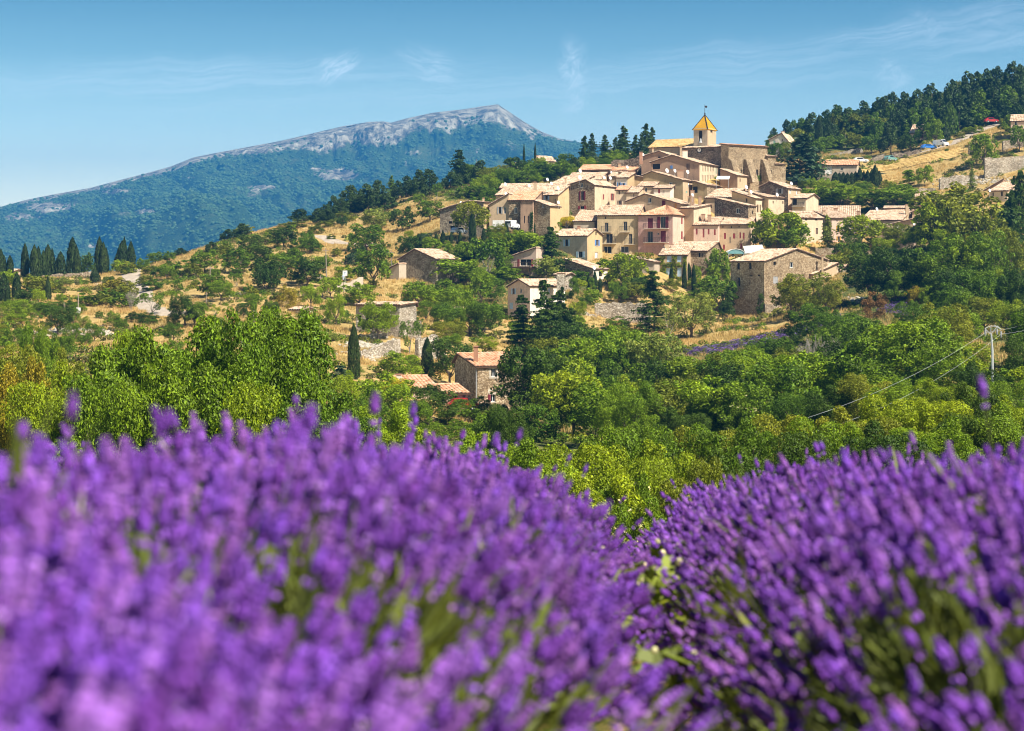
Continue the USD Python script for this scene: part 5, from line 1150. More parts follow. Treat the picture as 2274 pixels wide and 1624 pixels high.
# ---------------------------------------------------------------- every tree that can be told apart: make, tone, sight line of its tip, height, width (, distance)
P, C, S, B, G, Y_, Q, K, D_, R_ = 'pine', 'cypress', 'spruce', 'broad', 'globe', 'sparse', 'bush', 'cedar', 'bare', 'poplar'
LIST = '''
C cypress 2 553 62 14; C cypress 9 566 48 12; C cypress 22 567 48 15; C cypress 56 540 76 17; C cypress 77 544 74 19; C cypress 86 547 70 16; C cypress 97 556 60 14; C cypress 107 543 73 21; C cypress 116 551 64 14; C cypress 134 559 57 23; C cypress 161 528 89 25; C cypress 171 547 70 16
B dark 194 561 54 31; C cypress 221 526 84 20; C cypress 229 538 72 16; C cypress 236 550 58 12; C cypress 271 535 66 26; C cypress 276 526 74 13; C cypress 291 536 68 18
C cypress 37 604 64 18; C cypress 107 614 56 12; C cypress 211 596 34 20; C cypress 8 606 66 26; C cypress 16 640 40 10
Q olive 72 610 40 50; Q olive 96 612 38 50; Q olive 120 622 26 40; Q light 143 617 18 30; Q bright 268 577 30 40; Q olive 284 580 28 34; Q dark 280 594 16 20; B mid 317 573 30 26; B mid 346 559 26 34; B mid 376 558 24 26; P pine 403 551 18 23; P pine 505 509 26 26; P pine 538 496 34 28; P pine 471 537 30 27
Q olive 336 590 18 40; Q mid 356 594 24 40; Q olive 375 584 22 40; Q olive 325 610 24 40; Q mid 409 578 34 50; Q olive 430 584 30 40; B mid 455 554 52 56; Q mid 341 620 26 40; Q mid 395 612 34 22; B mid 470 610 50 60; B bright 492 622 46 50; B mid 524 551 56 58; Y mid 526 607 34 30; Q mid 551 630 26 22; B dark 592 588 64 52; B dark 555 522 45 50; Q olive 502 542 32 40; Q bright 558 651 26 42; Q olive 545 500 20 40
Q autumn 258 617 44 56; Q olive 283 624 40 44; Q mid 272 648 36 55; Q mid 192 650 28 60; Q olive 222 652 26 50; Q mid 240 640 26 40; Y mid 338 651 50 54; D grey 291 642 48 28; Y bright 389 646 30 25; B dark 412 657 68 64; Q dark 302 692 24 40; Q dark 330 694 24 44; Q mid 251 690 36 32; Q mid 145 662 30 40; Q mid 172 672 24 36; B mid 163 684 34 30
B bright 37 665 46 56; Q mid 82 667 34 44; Q mid 105 668 32 40; Q mid 120 691 16 40; Y olive 90 715 44 44; B mid 24 728 54 60; Q bright 40 696 22 60; Q dark 60 638 32 40; Q mid 143 748 32 42; Q olive 85 752 28 45; B mid 111 753 42 46; Q mid 190 740 28 26; Y bright 452 676 26 22; Y bright 479 676 26 25; Y bright 508 674 32 25; B dark 600 665 52 35; R mid 563 668 96 24
B dark 598 573 74 68; B dark 682 571 66 70; B mid 630 563 38 54; B mid 650 551 42 42; B dark 575 540 52 50; B mid 688 526 38 36; Q olive 706 540 14 24; B blue 784 560 32 28; B mid 828 543 98 76; B mid 812 498 64 72; B light 834 464 48 54; B dark 790 545 46 40; B lime 766 588 36 42; B bright 797 626 56 68; B bright 745 653 70 44; Q autumn 638 633 52 40; B bright 690 630 54 46; B bright 838 670 88 78 ; Q dark 904 663 50 38
Y mid 910 713 74 48; C cypress 785 720 122 26; K blue 757 813 54 62; C cypress 948 750 84 25; B dark 1000 750 108 96; Q bright 887 778 62 84; B bright 930 626 56 66; B mid 985 620 52 52; B bright 1005 570 60 102; B bright 1067 606 72 44; Y mid 1085 530 94 82; B bright 1124 592 38 60; B mid 993 670 54 62; B mid 1040 676 66 60; B dark 1075 678 60 60; B olive 1000 708 58 70; B mid 946 668 46 44; Q bright 965 640 40 50
G olive 1044 447 74 70 431; C cypress 1049 469 84 15 427; C cypress 983 512 42 10 430; C cypress 1002 515 26 8 428; C cypress 1021 515 28 8 428; C cypress 1074 506 32 10 428; C cypress 1123 494 32 12 430; C cypress 928 518 36 9; C cypress 935 518 36 8; C cypress 968 518 18 7
Q mid 1092 502 28 30 431; B bright 1170 513 60 80; B lime 1118 520 44 56; B mid 1140 518 50 50; B dark 905 525 46 46; B blue 944 518 24 32; Q bright 957 528 32 42; B mid 1007 541 40 46; Q dark 1040 543 38 40; Q dark 1070 540 36 40; B mid 1203 488 36 38; B bright 1226 489 32 36; G yellow 1258 481 30 41; S dark 1225 506 98 56; B light 1211 568 50 48; C cypress 1183 475 52 18; G lime 1282 618 32 38; C cypress 1306 608 40 8; C cypress 1320 600 48 10; C cypress 1332 615 36 7; Q bright 1312 640 34 42; Q mid 1285 600 26 40
P pine 954 376 58 38; P pine 1000 382 38 30; K pine 1020 334 76 40; P pine 1029 362 50 30; P pine 1069 356 56 30; P pine 1047 370 38 22; B mid 1097 370 34 36; Y mid 970 408 38 22; B mid 1133 380 36 60; Q mid 1029 410 30 30; Q mid 1050 406 32 36; B mid 1072 413 28 50; Q mid 1090 420 28 40; B dark 1150 350 44 60; B mid 1190 358 40 55; B mid 1243 360 40 56; B mid 1255 342 36 40; C cypress 1163 320 46 5; C cypress 1188 317 46 5; P pine 1276 350 40 26; Q mid 1120 405 24 40; Q bright 1085 440 22 50; Q mid 1060 436 26 50; Q mid 1215 378 26 40; B mid 1170 372 34 50
S dark 1296 303 74 28; S pine 1314 298 74 25; S dark 1342 301 66 28; S blue 1365 306 64 24; S dark 1386 281 84 36; S dark 1411 301 66 22; S dark 1433 276 84 32; S dark 1449 284 74 24; S pine 1425 300 70 26; Q mid 1352 334 36 34; B bright 1302 350 32 36; S dark 1375 310 60 30; Q bright 1372 350 20 20
P pine 671 464 30 38; P pine 720 455 40 28; P pine 743 435 50 26; P pine 757 440 42 24; P pine 778 412 64 40; P pine 818 409 60 38; P pine 839 400 62 32; S mid 868 391 54 22; P pine 902 391 48 28; P pine 928 377 64 28; P pine 703 463 34 24; P pine 856 428 40 32; B dark 894 458 56 50; B mid 955 446 46 52; P pine 885 402 40 24; P pine 800 420 50 26; P pine 730 462 34 24; P pine 790 432 40 26
Q olive 607 507 16 32; B dark 631 501 48 56; B mid 683 514 40 32; Q olive 640 494 16 40; Q olive 660 488 18 40; Q olive 775 479 14 26; Q olive 720 490 16 36; Q olive 745 486 14 30; Q olive 700 500 20 36; Q light 590 520 18 30; Q olive 615 520 22 40; Q mid 665 530 26 34; Q olive 760 470 14 30; Q mid 860 470 22 34; B mid 930 430 26 26; Q olive 735 520 12 18
C cypress 1818 256 76 17; P pine 1744 266 34 24; B mid 1776 267 50 42; K blue 1775 298 112 88; K dark 1800 330 80 56; P pine 1840 263 66 24; B olive 1865 248 74 36; P olive 1885 255 60 30; P pine 1897 246 62 30; P pine 1914 244 60 32; P pine 1943 227 76 28; P pine 1965 214 88 38; P pine 1984 205 88 38; P pine 2011 205 88 36; P pine 2038 199 86 36; P pine 2069 186 88 40; P pine 2103 186 90 36; P pine 2118 178 94 32; P pine 2144 160 104 46; P pine 2174 161 98 42; P pine 2196 154 104 38; P pine 2217 148 106 44; P pine 2247 138 112 46; P pine 2266 144 106 42
P pine 1977 270 72 36; B mid 1935 298 44 42; Q olive 1899 300 30 40; P mid 1950 262 60 34; P pine 2000 245 70 36; P mid 2025 240 70 34; P pine 2050 225 76 38; P pine 2085 222 76 38; P mid 2058 240 70 34; P pine 2130 210 80 38; P pine 2155 205 80 40; P mid 2180 200 80 40; P pine 2205 195 80 42; P mid 2232 190 80 42; P pine 2258 185 80 42; P mid 2165 225 60 38; P pine 2215 215 60 40; P pine 2245 215 56 40; P mid 1930 255 60 30; P pine 1905 268 50 30; Q olive 1880 290 34 40; Q mid 1860 300 30 40; Q olive 1915 300 34 44; P pine 1850 280 50 24; B mid 1835 300 36 40; Q mid 1815 312 30 40
B bright 2074 266 60 38; B dark 2020 298 40 44; C dark 2108 227 76 34; C cypress 2098 280 34 20; B mid 2186 234 42 38; B bright 2183 298 72 54; B mid 2264 278 60 42; P mid 2240 255 40 30; Q lime 2150 282 16 26; Q lime 2168 278 18 24; Q olive 2130 295 14 26; Q olive 2230 262 18 24
C cypress 1855 382 32 18; C cypress 1863 384 28 14; C cypress 1872 383 28 14; C cypress 1881 384 28 13; C cypress 1890 383 28 14; C cypress 1899 381 30 14; C cypress 1908 374 38 14; C cypress 1917 381 32 14; C cypress 1926 378 36 14; C cypress 1935 376 38 14; C cypress 1942 366 52 15; C cypress 1951 380 32 12
Q olive 1972 400 24 34; R bright 2018 378 34 30; B bright 2052 368 48 36; B bright 1865 409 52 96; B bright 1812 413 50 62; B bright 1984 414 50 98; B mid 1938 428 42 72; B bright 2008 409 40 44; Q bright 1840 420 38 60; C cypress 2042 434 28 10; S light 2158 368 56 14; Q olive 1915 402 26 44
B olive 2112 408 150 150; B olive 2160 440 150 120; B lime 2080 450 120 90; K dark 2262 382 160 64; K dark 2246 430 130 50; G lime 1911 478 80 86; B lime 1727 463 98 100; B bright 1765 500 62 60; S light 1837 478 80 28; B mid 1690 490 70 44
B olive 1793 606 92 110; B olive 1755 625 72 70; B olive 1835 620 78 70; B dark 1930 552 120 110; B dark 1985 548 125 110; B mid 1890 540 52 70; B olive 1860 560 50 50; B mid 2034 570 96 84; B mid 2094 536 130 120; B bright 2150 520 140 100; B mid 2195 512 140 90; B olive 2235 505 130 80; B dark 2120 600 110 100; B mid 2165 600 110 100; B mid 2210 612 100 100; B dark 2255 600 110 80; Q autumn 2034 635 46 44; Q red 1939 648 62 46; Y olive 1898 678 40 36; B mid 2020 668 78 60; B mid 2067 684 68 70; B bright 2133 686 84 84; B olive 2185 660 80 80; B lime 2235 666 80 80; B mid 2015 714 66 52; Y mid 2064 743 40 26; Q red 1962 652 30 18; Y mid 2083 725 50 30
R dark 1757 690 74 46; B mid 1808 674 90 86; B mid 1847 688 78 70; B mid 1913 705 74 80; B mid 1958 720 72 76; Q mid 1727 748 44 76; Q mid 1687 752 46 62; B bright 1634 778 108 104; B bright 1703 784 112 104; B light 1778 795 80 80; P olive 1853 789 74 54; D grey 1823 742 100 110; D grey 1883 746 95 92; D grey 1937 765 75 66; B lime 1928 772 70 96; B lime 2004 766 76 96; B bright 2064 782 86 104; B lime 2139 757 80 104; B dark 2262 745 124 70; B dark 2165 806 150 100; B mid 2238 846 120 104; B lime 2091 842 128 130; B bright 2004 840 136 140; B olive 1928 832 144 140; B dark 1853 856 136 124; B mid 1778 864 130 124; B blossom 1697 868 110 136; B blossom 1637 882 116 126; D grey 1800 830 80 70; 
B light 1533 648 104 100; Y light 1485 678 82 54; K dark 1453 604 134 80; B mid 1594 612 84 80; B lime 1380 563 76 76; B lime 1408 578 66 56; B olive 1413 626 46 56; B blue 1390 632 36 36; C cypress 1490 588 48 9; C cypress 1519 583 58 10; C cypress 1529 583 44 9; C cypress 1540 586 62 10; B bright 1595 553 96 48; Q dark 1614 666 40 32; R dark 1689 653 48 18; Q mid 1560 625 36 44; Q mid 1640 640 34 30; Q bright 1545 590 40 20; Q bright 1345 574 24 42; Q mid 1385 580 26 46; Q mid 1440 574 22 38; Q bright 1550 566 26 36; Q mid 1580 578 26 42; Q bright 1470 568 20 34; B bright 1602 487 26 50; B mid 1620 482 24 30; Q mid 1655 585 20 40; B mid 1726 318 40 36 531; B olive 1752 314 46 34 531; B mid 1706 320 36 26 531
Q mid 1370 702 34 52; B bright 1325 735 150 110; B bright 1385 722 150 110; B light 1448 738 150 130; S dark 1237 651 150 72; S dark 1267 686 120 62; S dark 1160 657 150 58; S dark 1213 625 190 70; S dark 1245 640 170 40; B mid 1322 836 140 110; B bright 1395 850 170 126; B bright 1554 790 126 124; B olive 1607 786 136 114; B bright 1674 790 124 114; B mid 1275 830 140 100; B dark 1237 795 160 104; B light 1474 876 110 90; B dark 1514 905 124 106; B dark 1190 770 190 150; B dark 1165 790 160 90; Q dark 1110 905 50 70; Q mid 1160 930 44 60; B dark 1480 800 120 90; B mid 1580 880 120 110; B olive 1750 800 100 90
B dark 955 856 90 110; B bright 850 830 126 130; B mid 905 890 110 100; Q mid 1020 898 54 90; Q mid 1004 940 36 58; Q mid 1062 938 40 62; G yellow 880 838 70 66; Q mid 960 936 50 60; B mid 1050 880 60 80; B mid 800 860 140 110; B lime 740 830 160 90; Q bright 700 800 90 70
'''
LETTER = dict(P=P, C=C, S=S, B=B, G=G, Y=Y_, Q=Q, K=K, D=D_, R=R_)
for rec in LIST.replace('\n', ';').split(';'):
    f = rec.split()
    if len(f) >= 6 and float(f[4]) > 0:
        tree(LETTER[f[0]], f[1], *map(float, f[2:6]), d=float(f[6]) if len(f) > 6 else None)

# the belt of trees just beyond the lavender: their feet are hidden below the field's edge
for rec in '''B mid 420 712 78 330; B mid 560 700 76 240; B mid 495 706 84 220; R mid 655 712 80 170; R mid 692 690 84 90; B mid 330 732 76 260; B mid 245 775 74 220; B mid 690 830 78 200; B mid 600 800 70 260; B mid 380 800 68 260
B lime 110 810 84 170; B autumn 60 800 86 130; B lime 170 850 78 160; B olive 20 760 110 150; B lime 5 860 90 140; B mid 90 720 150 90; Q olive 150 775 130 90; B mid 240 850 66 200; R bright 265 742 90 90; R mid 600 690 86 90
B bright 830 900 92 190; B mid 760 930 86 160; B lime 905 960 80 190; B mid 990 975 78 190; B bright 1075 960 82 200; B bright 1160 975 74 210; B lime 1260 985 70 230; B mid 1350 950 78 200; B lime 1420 985 76 180; B lime 1310 1050 58 220; B bright 1200 1030 62 220; B blossom 1390 1060 58 170; B mid 1500 945 84 170; B lime 1480 1010 66 160; B olive 1570 950 86 180; B dark 1620 1000 66 190; B mid 1650 930 84 170; B olive 1720 920 90 180; B dark 1760 960 72 200
B bright 1830 930 84 180; B olive 1900 905 90 190; B dark 1960 940 78 180; B lime 1990 880 94 180; B lime 2080 890 94 190; B bright 2070 930 80 200; B dark 2160 850 96 150; B dark 2150 900 84 150; B mid 2230 900 84 170; B lime 2260 880 92 140; B mid 1090 1040 64 200; B bright 960 1020 66 200; B dark 1120 900 130 110; B olive 1540 1020 60 160; B mid 690 900 64 200; B lime 540 850 64 220'''.replace('\n', ';').split(';'):
    f = rec.split()
    px, top, d, w = map(float, f[2:6])
    x = (px - 1136.5) / 4242 * d
    foot = np.array([x, d, float(ground(x, d)) - .2])
    plant(LETTER[f[0]], f[1], at(px, top, d), foot, min(w / 4242 * d, 1.05 * (at(px, top, d)[2] - foot[2])), near=True)

# dry grass over the open slopes
def grass_tuft(rg):
    out = []
    for i in range(10):
        a, tl = rg.uniform(0, 6.28), rg.uniform(.1, .8)
        d = np.array([math.cos(a) * math.sin(tl), math.sin(a) * math.sin(tl), math.cos(tl)]); s_ = np.array([-math.sin(a), math.cos(a), 0]) * .035
        p_ = rg.normal(0, .22, 3) * [1, 1, 0]
        out.append((np.array([p_ - s_, p_ + s_, p_ + d * rg.uniform(.3, .6)]), np.array([[0, 1, 2]])))
    return join(out)


leaf('dry_grass', (0.48, 0.34, 0.125), spread=0.35, trans=0.3)
leaf('scrub_leaf', (0.10, 0.10, 0.03), spread=0.5, trans=0.25)
rg = np.random.default_rng(8)
gu, gd = rg.uniform(-150, 2420, 120000), 180 + 420 * rg.uniform(0, 1, 120000) ** .7
gx = (gu - 1136.5) / 4242 * gd
gn = fbm(np.stack([gx / 14, gd / 14, 0 * gx], -1), 3, 4)
ok = (gn > 0.47) & ~near_road(gx, gd, 2.6)
gp = np.stack([gx, gd, ground(gx, gd)], 1)
scatter('dry_grass', [grass_tuft(rg) for _ in range(3)], ['dry_grass'] * 3, gp[ok], rg.uniform(.6, 1.5, ok.sum()), rg.uniform(0, 6.28, ok.sum()), 'dry straw-coloured grass on the open slopes', 'grass')
ok = (gn < 0.40) & (rg.uniform(size=len(gn)) < .22) & ~near_road(gx, gd, 3.2)
lowbush = []
for s in range(3):
    r2 = np.random.default_rng(s + 50)
    lowbush.append(leaf_faces(*(lambda d_: (d_ * [.5, .5, .35] * r2.uniform(.6, 1, (len(d_), 1)) + [0, 0, .15], d_))((lambda q: q / np.linalg.norm(q, axis=1, keepdims=True))(np.abs(r2.normal(0, 1, (90, 3))) * r2.choice([-1, 1], (90, 3)) * [1, 1, 1] * [1, 1, 1])), .11, r2))
scatter('low_scrub', lowbush, ['scrub_leaf', 'leaf_olive', 'leaf_mid'], gp[ok], rg.uniform(.6, 2.0, ok.sum()), rg.uniform(0, 6.28, ok.sum()), 'low green scrub dotted over the dry slopes', 'scrub')
# ---------------------------------------------------------------- lavender: two rows at the viewer's feet, more beside them
leaf('lavender_bloom', (0.175, 0.052, 0.365), spread=0.62, trans=0.15, tint=(0.38, 0.15, 0.68), patch=5.0)
leaf('lavender_bloom_pale', (0.28, 0.105, 0.44), spread=0.4, trans=0.2, tint=(0.52, 0.27, 0.72), patch=6.0)
leaf('lavender_stalk', (0.17, 0.20, 0.05), spread=0.4, trans=0.2, patch=6.0)
leaf('lavender_leaf', (0.13, 0.16, 0.03), spread=0.5, trans=0.25, patch=6.0)
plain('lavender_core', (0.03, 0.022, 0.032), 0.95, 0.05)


def spike(seed, length=0.055, fat=0.0085):
    """One flower head, tip up, base at the origin: whorls of florets."""
    r = np.random.default_rng(seed)
    out, whorls = [], 6
    for w in range(whorls):
        h = length * (w + 0.35) / whorls * r.uniform(0.95, 1.05) if w else -0.012
        rad = fat * (0.75 + 0.5 * math.sin(math.pi * (w + 0.7) / whorls))
        k_ = 5 if w else 3
        for j in range(k_):
            a = 2 * math.pi * (j + 0.5 * (w % 2)) / k_ + r.uniform(-.3, .3)
            c = np.array([math.cos(a) * rad * 0.62, math.sin(a) * rad * 0.62, h])
            o = trimesh.creation.icosahedron().vertices * np.array([rad * .55, rad * .55, rad * .8]) * r.uniform(.75, 1.2)
            out.append((o + c, trimesh.creation.icosahedron().faces))
    return join(out)


def stalk(seed, height=0.3):
    r = np.random.default_rng(seed)
    b = r.normal(0, 0.012, 2)
    z = np.linspace(-height, 0, 4)
    return tube(np.stack([b[0] * (z / height) ** 2, b[1] * (z / height) ** 2, z], 1), 0.0013, 3)


SPIKES = [spike(s, l_, f_) for s, l_, f_ in ((1, .046, .0074), (2, .052, .007), (3, .038, .0078), (4, .058, .0074))]
r_ = np.random.default_rng(3)


def blade(rg, L=0.16):
    """A small tuft of narrow grey-green leaves."""
    out = []
    for i in range(9):
        a, tl, w = rg.uniform(0, 6.28), rg.uniform(0.1, 0.9), 0.004
        d = np.array([math.cos(a) * math.sin(tl), math.sin(a) * math.sin(tl), math.cos(tl)]); s_ = np.array([-math.sin(a), math.cos(a), 0]) * w
        l2 = L * rg.uniform(.5, 1)
        out.append((np.array([-s_ * .4, s_ * .4, d * l2 * .6 + s_, d * l2 * .6 - s_, d * l2]), np.array([[0, 1, 2], [0, 2, 3], [3, 2, 4]])))
    return join(out)


TUFTS = [blade(r_) for _ in range(3)]
SKEW = 0.0457


def row(x0, y0, y1, density, label, nparts, width=0.70, seed=5, extra=0.0):
    rg = np.random.default_rng(seed)
    x = thing('lavender_row', (x0 + SKEW * y0, y0, float(field_height(np.array(x0), np.array(float(y0))))))
    o = np.array(x.GetPrim().GetAttribute('xformOp:translate').Get())
    tag(x, label, 'lavender', 'rows of the lavender field in the foreground')
    # the woody core: a lumpy dome along the row
    yy = np.arange(y0, y1 + .01, 0.12); aa = np.linspace(0, np.pi, 15)
    A, Yy = np.meshgrid(aa, yy, indexing='ij')
    lump = 0.70 + 0.6 * (fbm(np.stack([A * 1.6 + x0 * 9, Yy * 3.1, 0 * A], -1), 3, seed + 20) - .5)
    X = x0 + SKEW * Yy - np.cos(A) * width * 0.93 * lump
    Z = field_height(X, Yy) - 0.03 + np.sin(A) ** 0.8 * 0.58 * lump
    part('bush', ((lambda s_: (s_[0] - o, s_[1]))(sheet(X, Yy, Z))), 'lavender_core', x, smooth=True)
    # flower heads spread over the dome, leaning outwards
    cnt = int(density * (y1 - y0))
    u = rg.uniform(0, 1, cnt); y = y0 + (y1 - y0) * u
    y = np.where((y > 0) & (y < .95), y + 1.0, y)                      # none right against the lens
    a = np.clip(np.pi / 2 + rg.normal(0, 0.62, cnt), 0.16, np.pi - 0.16)
    lf = 0.86 + 0.34 * (fbm(np.stack([a * 1.6 + x0 * 9, y * 3.1, 0 * a], -1), 3, seed + 20) - .5) + rg.normal(0, 0.045, cnt) + np.abs(rg.normal(0, 0.05, cnt)) * (rg.uniform(size=cnt) < .10) * 1.5 * (y > 3.4)
    h = 0.73 + extra
    px = x0 + SKEW * y - np.cos(a) * (width + 0.12) * lf
    pz = field_height(px, y) + np.sin(a) ** 0.75 * (h - 0.03) * lf + 0.01
    p = np.stack([px, y, pz], 1)
    lean = np.stack([-np.cos(a) * 0.85 + rg.normal(0, .16, cnt), rg.normal(-0.05, .18, cnt), np.sin(a) * 0.8 + 0.35], 1)
    lean /= np.linalg.norm(lean, axis=1, keepdims=True)
    sc = rg.uniform(.52, 1.0, cnt)
    near = np.argsort(np.where(y > 0.9, y, 99))[:nparts] if nparts else np.array([], int)
    for k_ in near:                                            # the largest heads, one by one
        t = lean[k_]; w = np.cross(t, [0, 1, 0]); w /= np.linalg.norm(w); R = np.stack([w, np.cross(t, w), t], 1)
        v, f = SPIKES[k_ % 4]
        part('flower_head', ((v * sc[k_]) @ R.T + p[k_] - o, f), 'lavender_bloom' if k_ % 4 else 'lavender_bloom_pale', x, island=12)
    far = np.setdiff1d(np.arange(cnt), near)
    scatter('flower_heads', SPIKES, ['lavender_bloom'] * 3 + ['lavender_bloom_pale'], p[far] - o, sc[far], rg.uniform(0, 6.28, len(far)), None, None, str(x.GetPath()), tilt=lean[far], island=12)
    keep = rg.uniform(size=cnt) < .75
    scatter('flower_stalks', [stalk(s) for s in range(3)], ['lavender_stalk'] * 3, (p - lean * 0.008)[keep] - o, sc[keep], rg.uniform(0, 6.28, keep.sum()), None, None, str(x.GetPath()), tilt=lean[keep], island=12)
    m = rg.uniform(size=cnt) < .22
    q = p[m] - lean[m] * rg.uniform(.12, .3, m.sum())[:, None]
    scatter('leaves', TUFTS, ['lavender_leaf'] * 3, q - o, rg.uniform(.7, 1.4, m.sum()), rg.uniform(0, 6.28, m.sum()), None, None, str(x.GetPath()), tilt=lean[m], island=5)
    return x


row(-0.62, -0.6, 21.0, 1200, 'purple lavender row filling the lower left, its nearest flowers quite out of focus', 300, seed=5, extra=0.03)
row(0.95, 0.2, 21.0, 1500, 'purple lavender row filling the lower right, beyond the narrow furrow', 300, width=0.76, seed=6, extra=0.0)
row(-2.2, 1.5, 18.0, 500, 'lavender row mostly hidden behind the lower left row', 0, seed=7)
row(2.58, 3.5, 18.0, 500, 'lavender row mostly hidden behind the lower right row', 0, seed=8)

# weeds with pale flower heads in the furrow
def weed(px, py, d, label, hgt=0.4, seed=0):
    rg = np.random.default_rng(seed)
    tip = at(px, py, d); z0 = float(field_height(np.array(tip[0]), np.array(tip[1])))
    x = thing('weed', (tip[0], tip[1], z0))
    tag(x, label, 'weed')
    H_ = max(tip[2] - z0, hgt)
    part('stem', join([tube(np.array([[0, 0, 0], [rg.normal(0, .03), rg.normal(0, .03), H_ * .5], [rg.normal(0, .08), rg.normal(0, .05), H_ * rg.uniform(.8, 1)]]), 0.0025, 4) for _ in range(5)]), 'leaf_light', x)
    q = []
    for _ in range(60):
        c = np.array([rg.normal(0, .06), rg.normal(0, .05), H_ * rg.uniform(.35, 1.0)]); s_, t_ = rg.normal(0, .022, (2, 3))
        q.append((np.array([c - s_, c + t_, c + s_, c - t_]), np.array([[0, 1, 2, 3]])))
    part('foliage', join(q), 'leaf_light', x)
    bl = [(trimesh.creation.icosphere(1, rg.uniform(.007, .012)).vertices + [rg.normal(0, .07), rg.normal(0, .05), H_ * rg.uniform(.8, 1.05)], trimesh.creation.icosphere(1).faces) for _ in range(8)]
    part('blossom', join(bl), 'leaf_blossom', x)


weed(1465, 1215, 7.2, 'pale green weed rising from the right lavender row by the furrow', seed=1)
weed(1430, 1345, 6.0, 'pale weed with whitish heads halfway down the furrow', seed=2)
weed(1500, 1540, 4.6, 'low weed at the bottom of the furrow with yellowish heads', 0.25, seed=3)
# ---------------------------------------------------------------- roads
look('road', {'g': ('geometry', {}), 'n': ('noise_texture', {'scale': 0.8, 'detail': 6.0, 'roughness': 0.7}), 'r': ('rgb_ramp', {'ramp': [(0.35, (0.30, 0.235, 0.165)), (0.6, (0.46, 0.38, 0.285))]}), 'p': ('principled_bsdf', {'roughness': 0.95})},
     [('g.position', 'n.vector'), ('n.fac', 'r.fac'), ('r.color', 'p.base_color')], 'p.BSDF')
look('stubble', {'g': ('geometry', {}), 'n': ('noise_texture', {'scale': 0.5, 'detail': 5.0, 'distortion': 0.6}), 'w': ('wave_texture', {'scale': 0.22, 'distortion': 6.0, 'detail': 2.0, 'detail_scale': 0.4}), 'x': ('mix_float', {'fac': 0.4}),
                 'r': ('rgb_ramp', {'ramp': [(0.3, (0.40, 0.25, 0.07)), (0.6, (0.56, 0.38, 0.12))]}), 'p': ('principled_bsdf', {'roughness': 0.95})},
     [('g.position', 'n.vector'), ('g.position', 'w.vector'), ('n.fac', 'x.a'), ('w.fac', 'x.b'), ('x.result', 'r.fac'), ('r.color', 'p.base_color')], 'p.BSDF')


def drape(line, width, lift=.12, step=.8):
    """A strip that follows the ground along points."""
    pts = np.array(line)
    seg = np.linalg.norm(np.diff(pts[:, :2], axis=0), axis=1); s = np.concatenate([[0], np.cumsum(seg)])
    from scipy.interpolate import PchipInterpolator
    u = np.arange(0, s[-1], step)
    c = np.stack([PchipInterpolator(s, pts[:, 0])(u), PchipInterpolator(s, pts[:, 1])(u)], 1)
    t = np.gradient(c, axis=0); t /= np.linalg.norm(t, axis=1, keepdims=True); nrm = np.stack([-t[:, 1], t[:, 0]], 1)
    q = np.linspace(-1, 1, 7)
    wv = width * (1 + .3 * (noise(np.stack([u / 4, 0 * u, 0 * u], 1), 5) - .5))
    X = c[:, 0][None] + q[:, None] * wv[None] / 2 * nrm[:, 0][None]; Yc = c[:, 1][None] + q[:, None] * wv[None] / 2 * nrm[:, 1][None]
    return sheet(X, Yc, ground(X, Yc) + lift * (1 - .8 * np.abs(q[:, None]) ** 3))


def road(name, line, width):
    tag(part(name, drape([on_ground(*p) for p in line], width), 'road', smooth=True), kind='structure')


for line, w_ in ROADS:
    road('dirt_road', line, w_)
road('path', [(880, 700), (990, 690), (1040, 680)], 1.6)
fld = [on_ground(*p) for p in ((1850, 403), (1900, 395), (1980, 378), (2060, 362), (2120, 352), (2140, 330), (2060, 343), (1980, 357), (1900, 378), (1860, 392))]
fp = Polygon([(p[0], p[1]) for p in fld]).buffer(1.5)
gx_, gy_ = np.meshgrid(np.arange(fp.bounds[0], fp.bounds[2], 2.0), np.arange(fp.bounds[1], fp.bounds[3], 2.0), indexing='ij')
ins = np.array([[fp.contains(Point(a, b)) for a, b in zip(r1, r2)] for r1, r2 in zip(gx_, gy_)])
vf, qf = sheet(gx_, gy_, ground(gx_, gy_) + .2)
qf = qf[ins.ravel()[qf].all(1)]; keep_, qi = np.unique(qf, return_inverse=True)
tag(part('stubble_field', (vf[keep_], qi.reshape(-1, 4)), 'stubble', smooth=True), kind='structure')


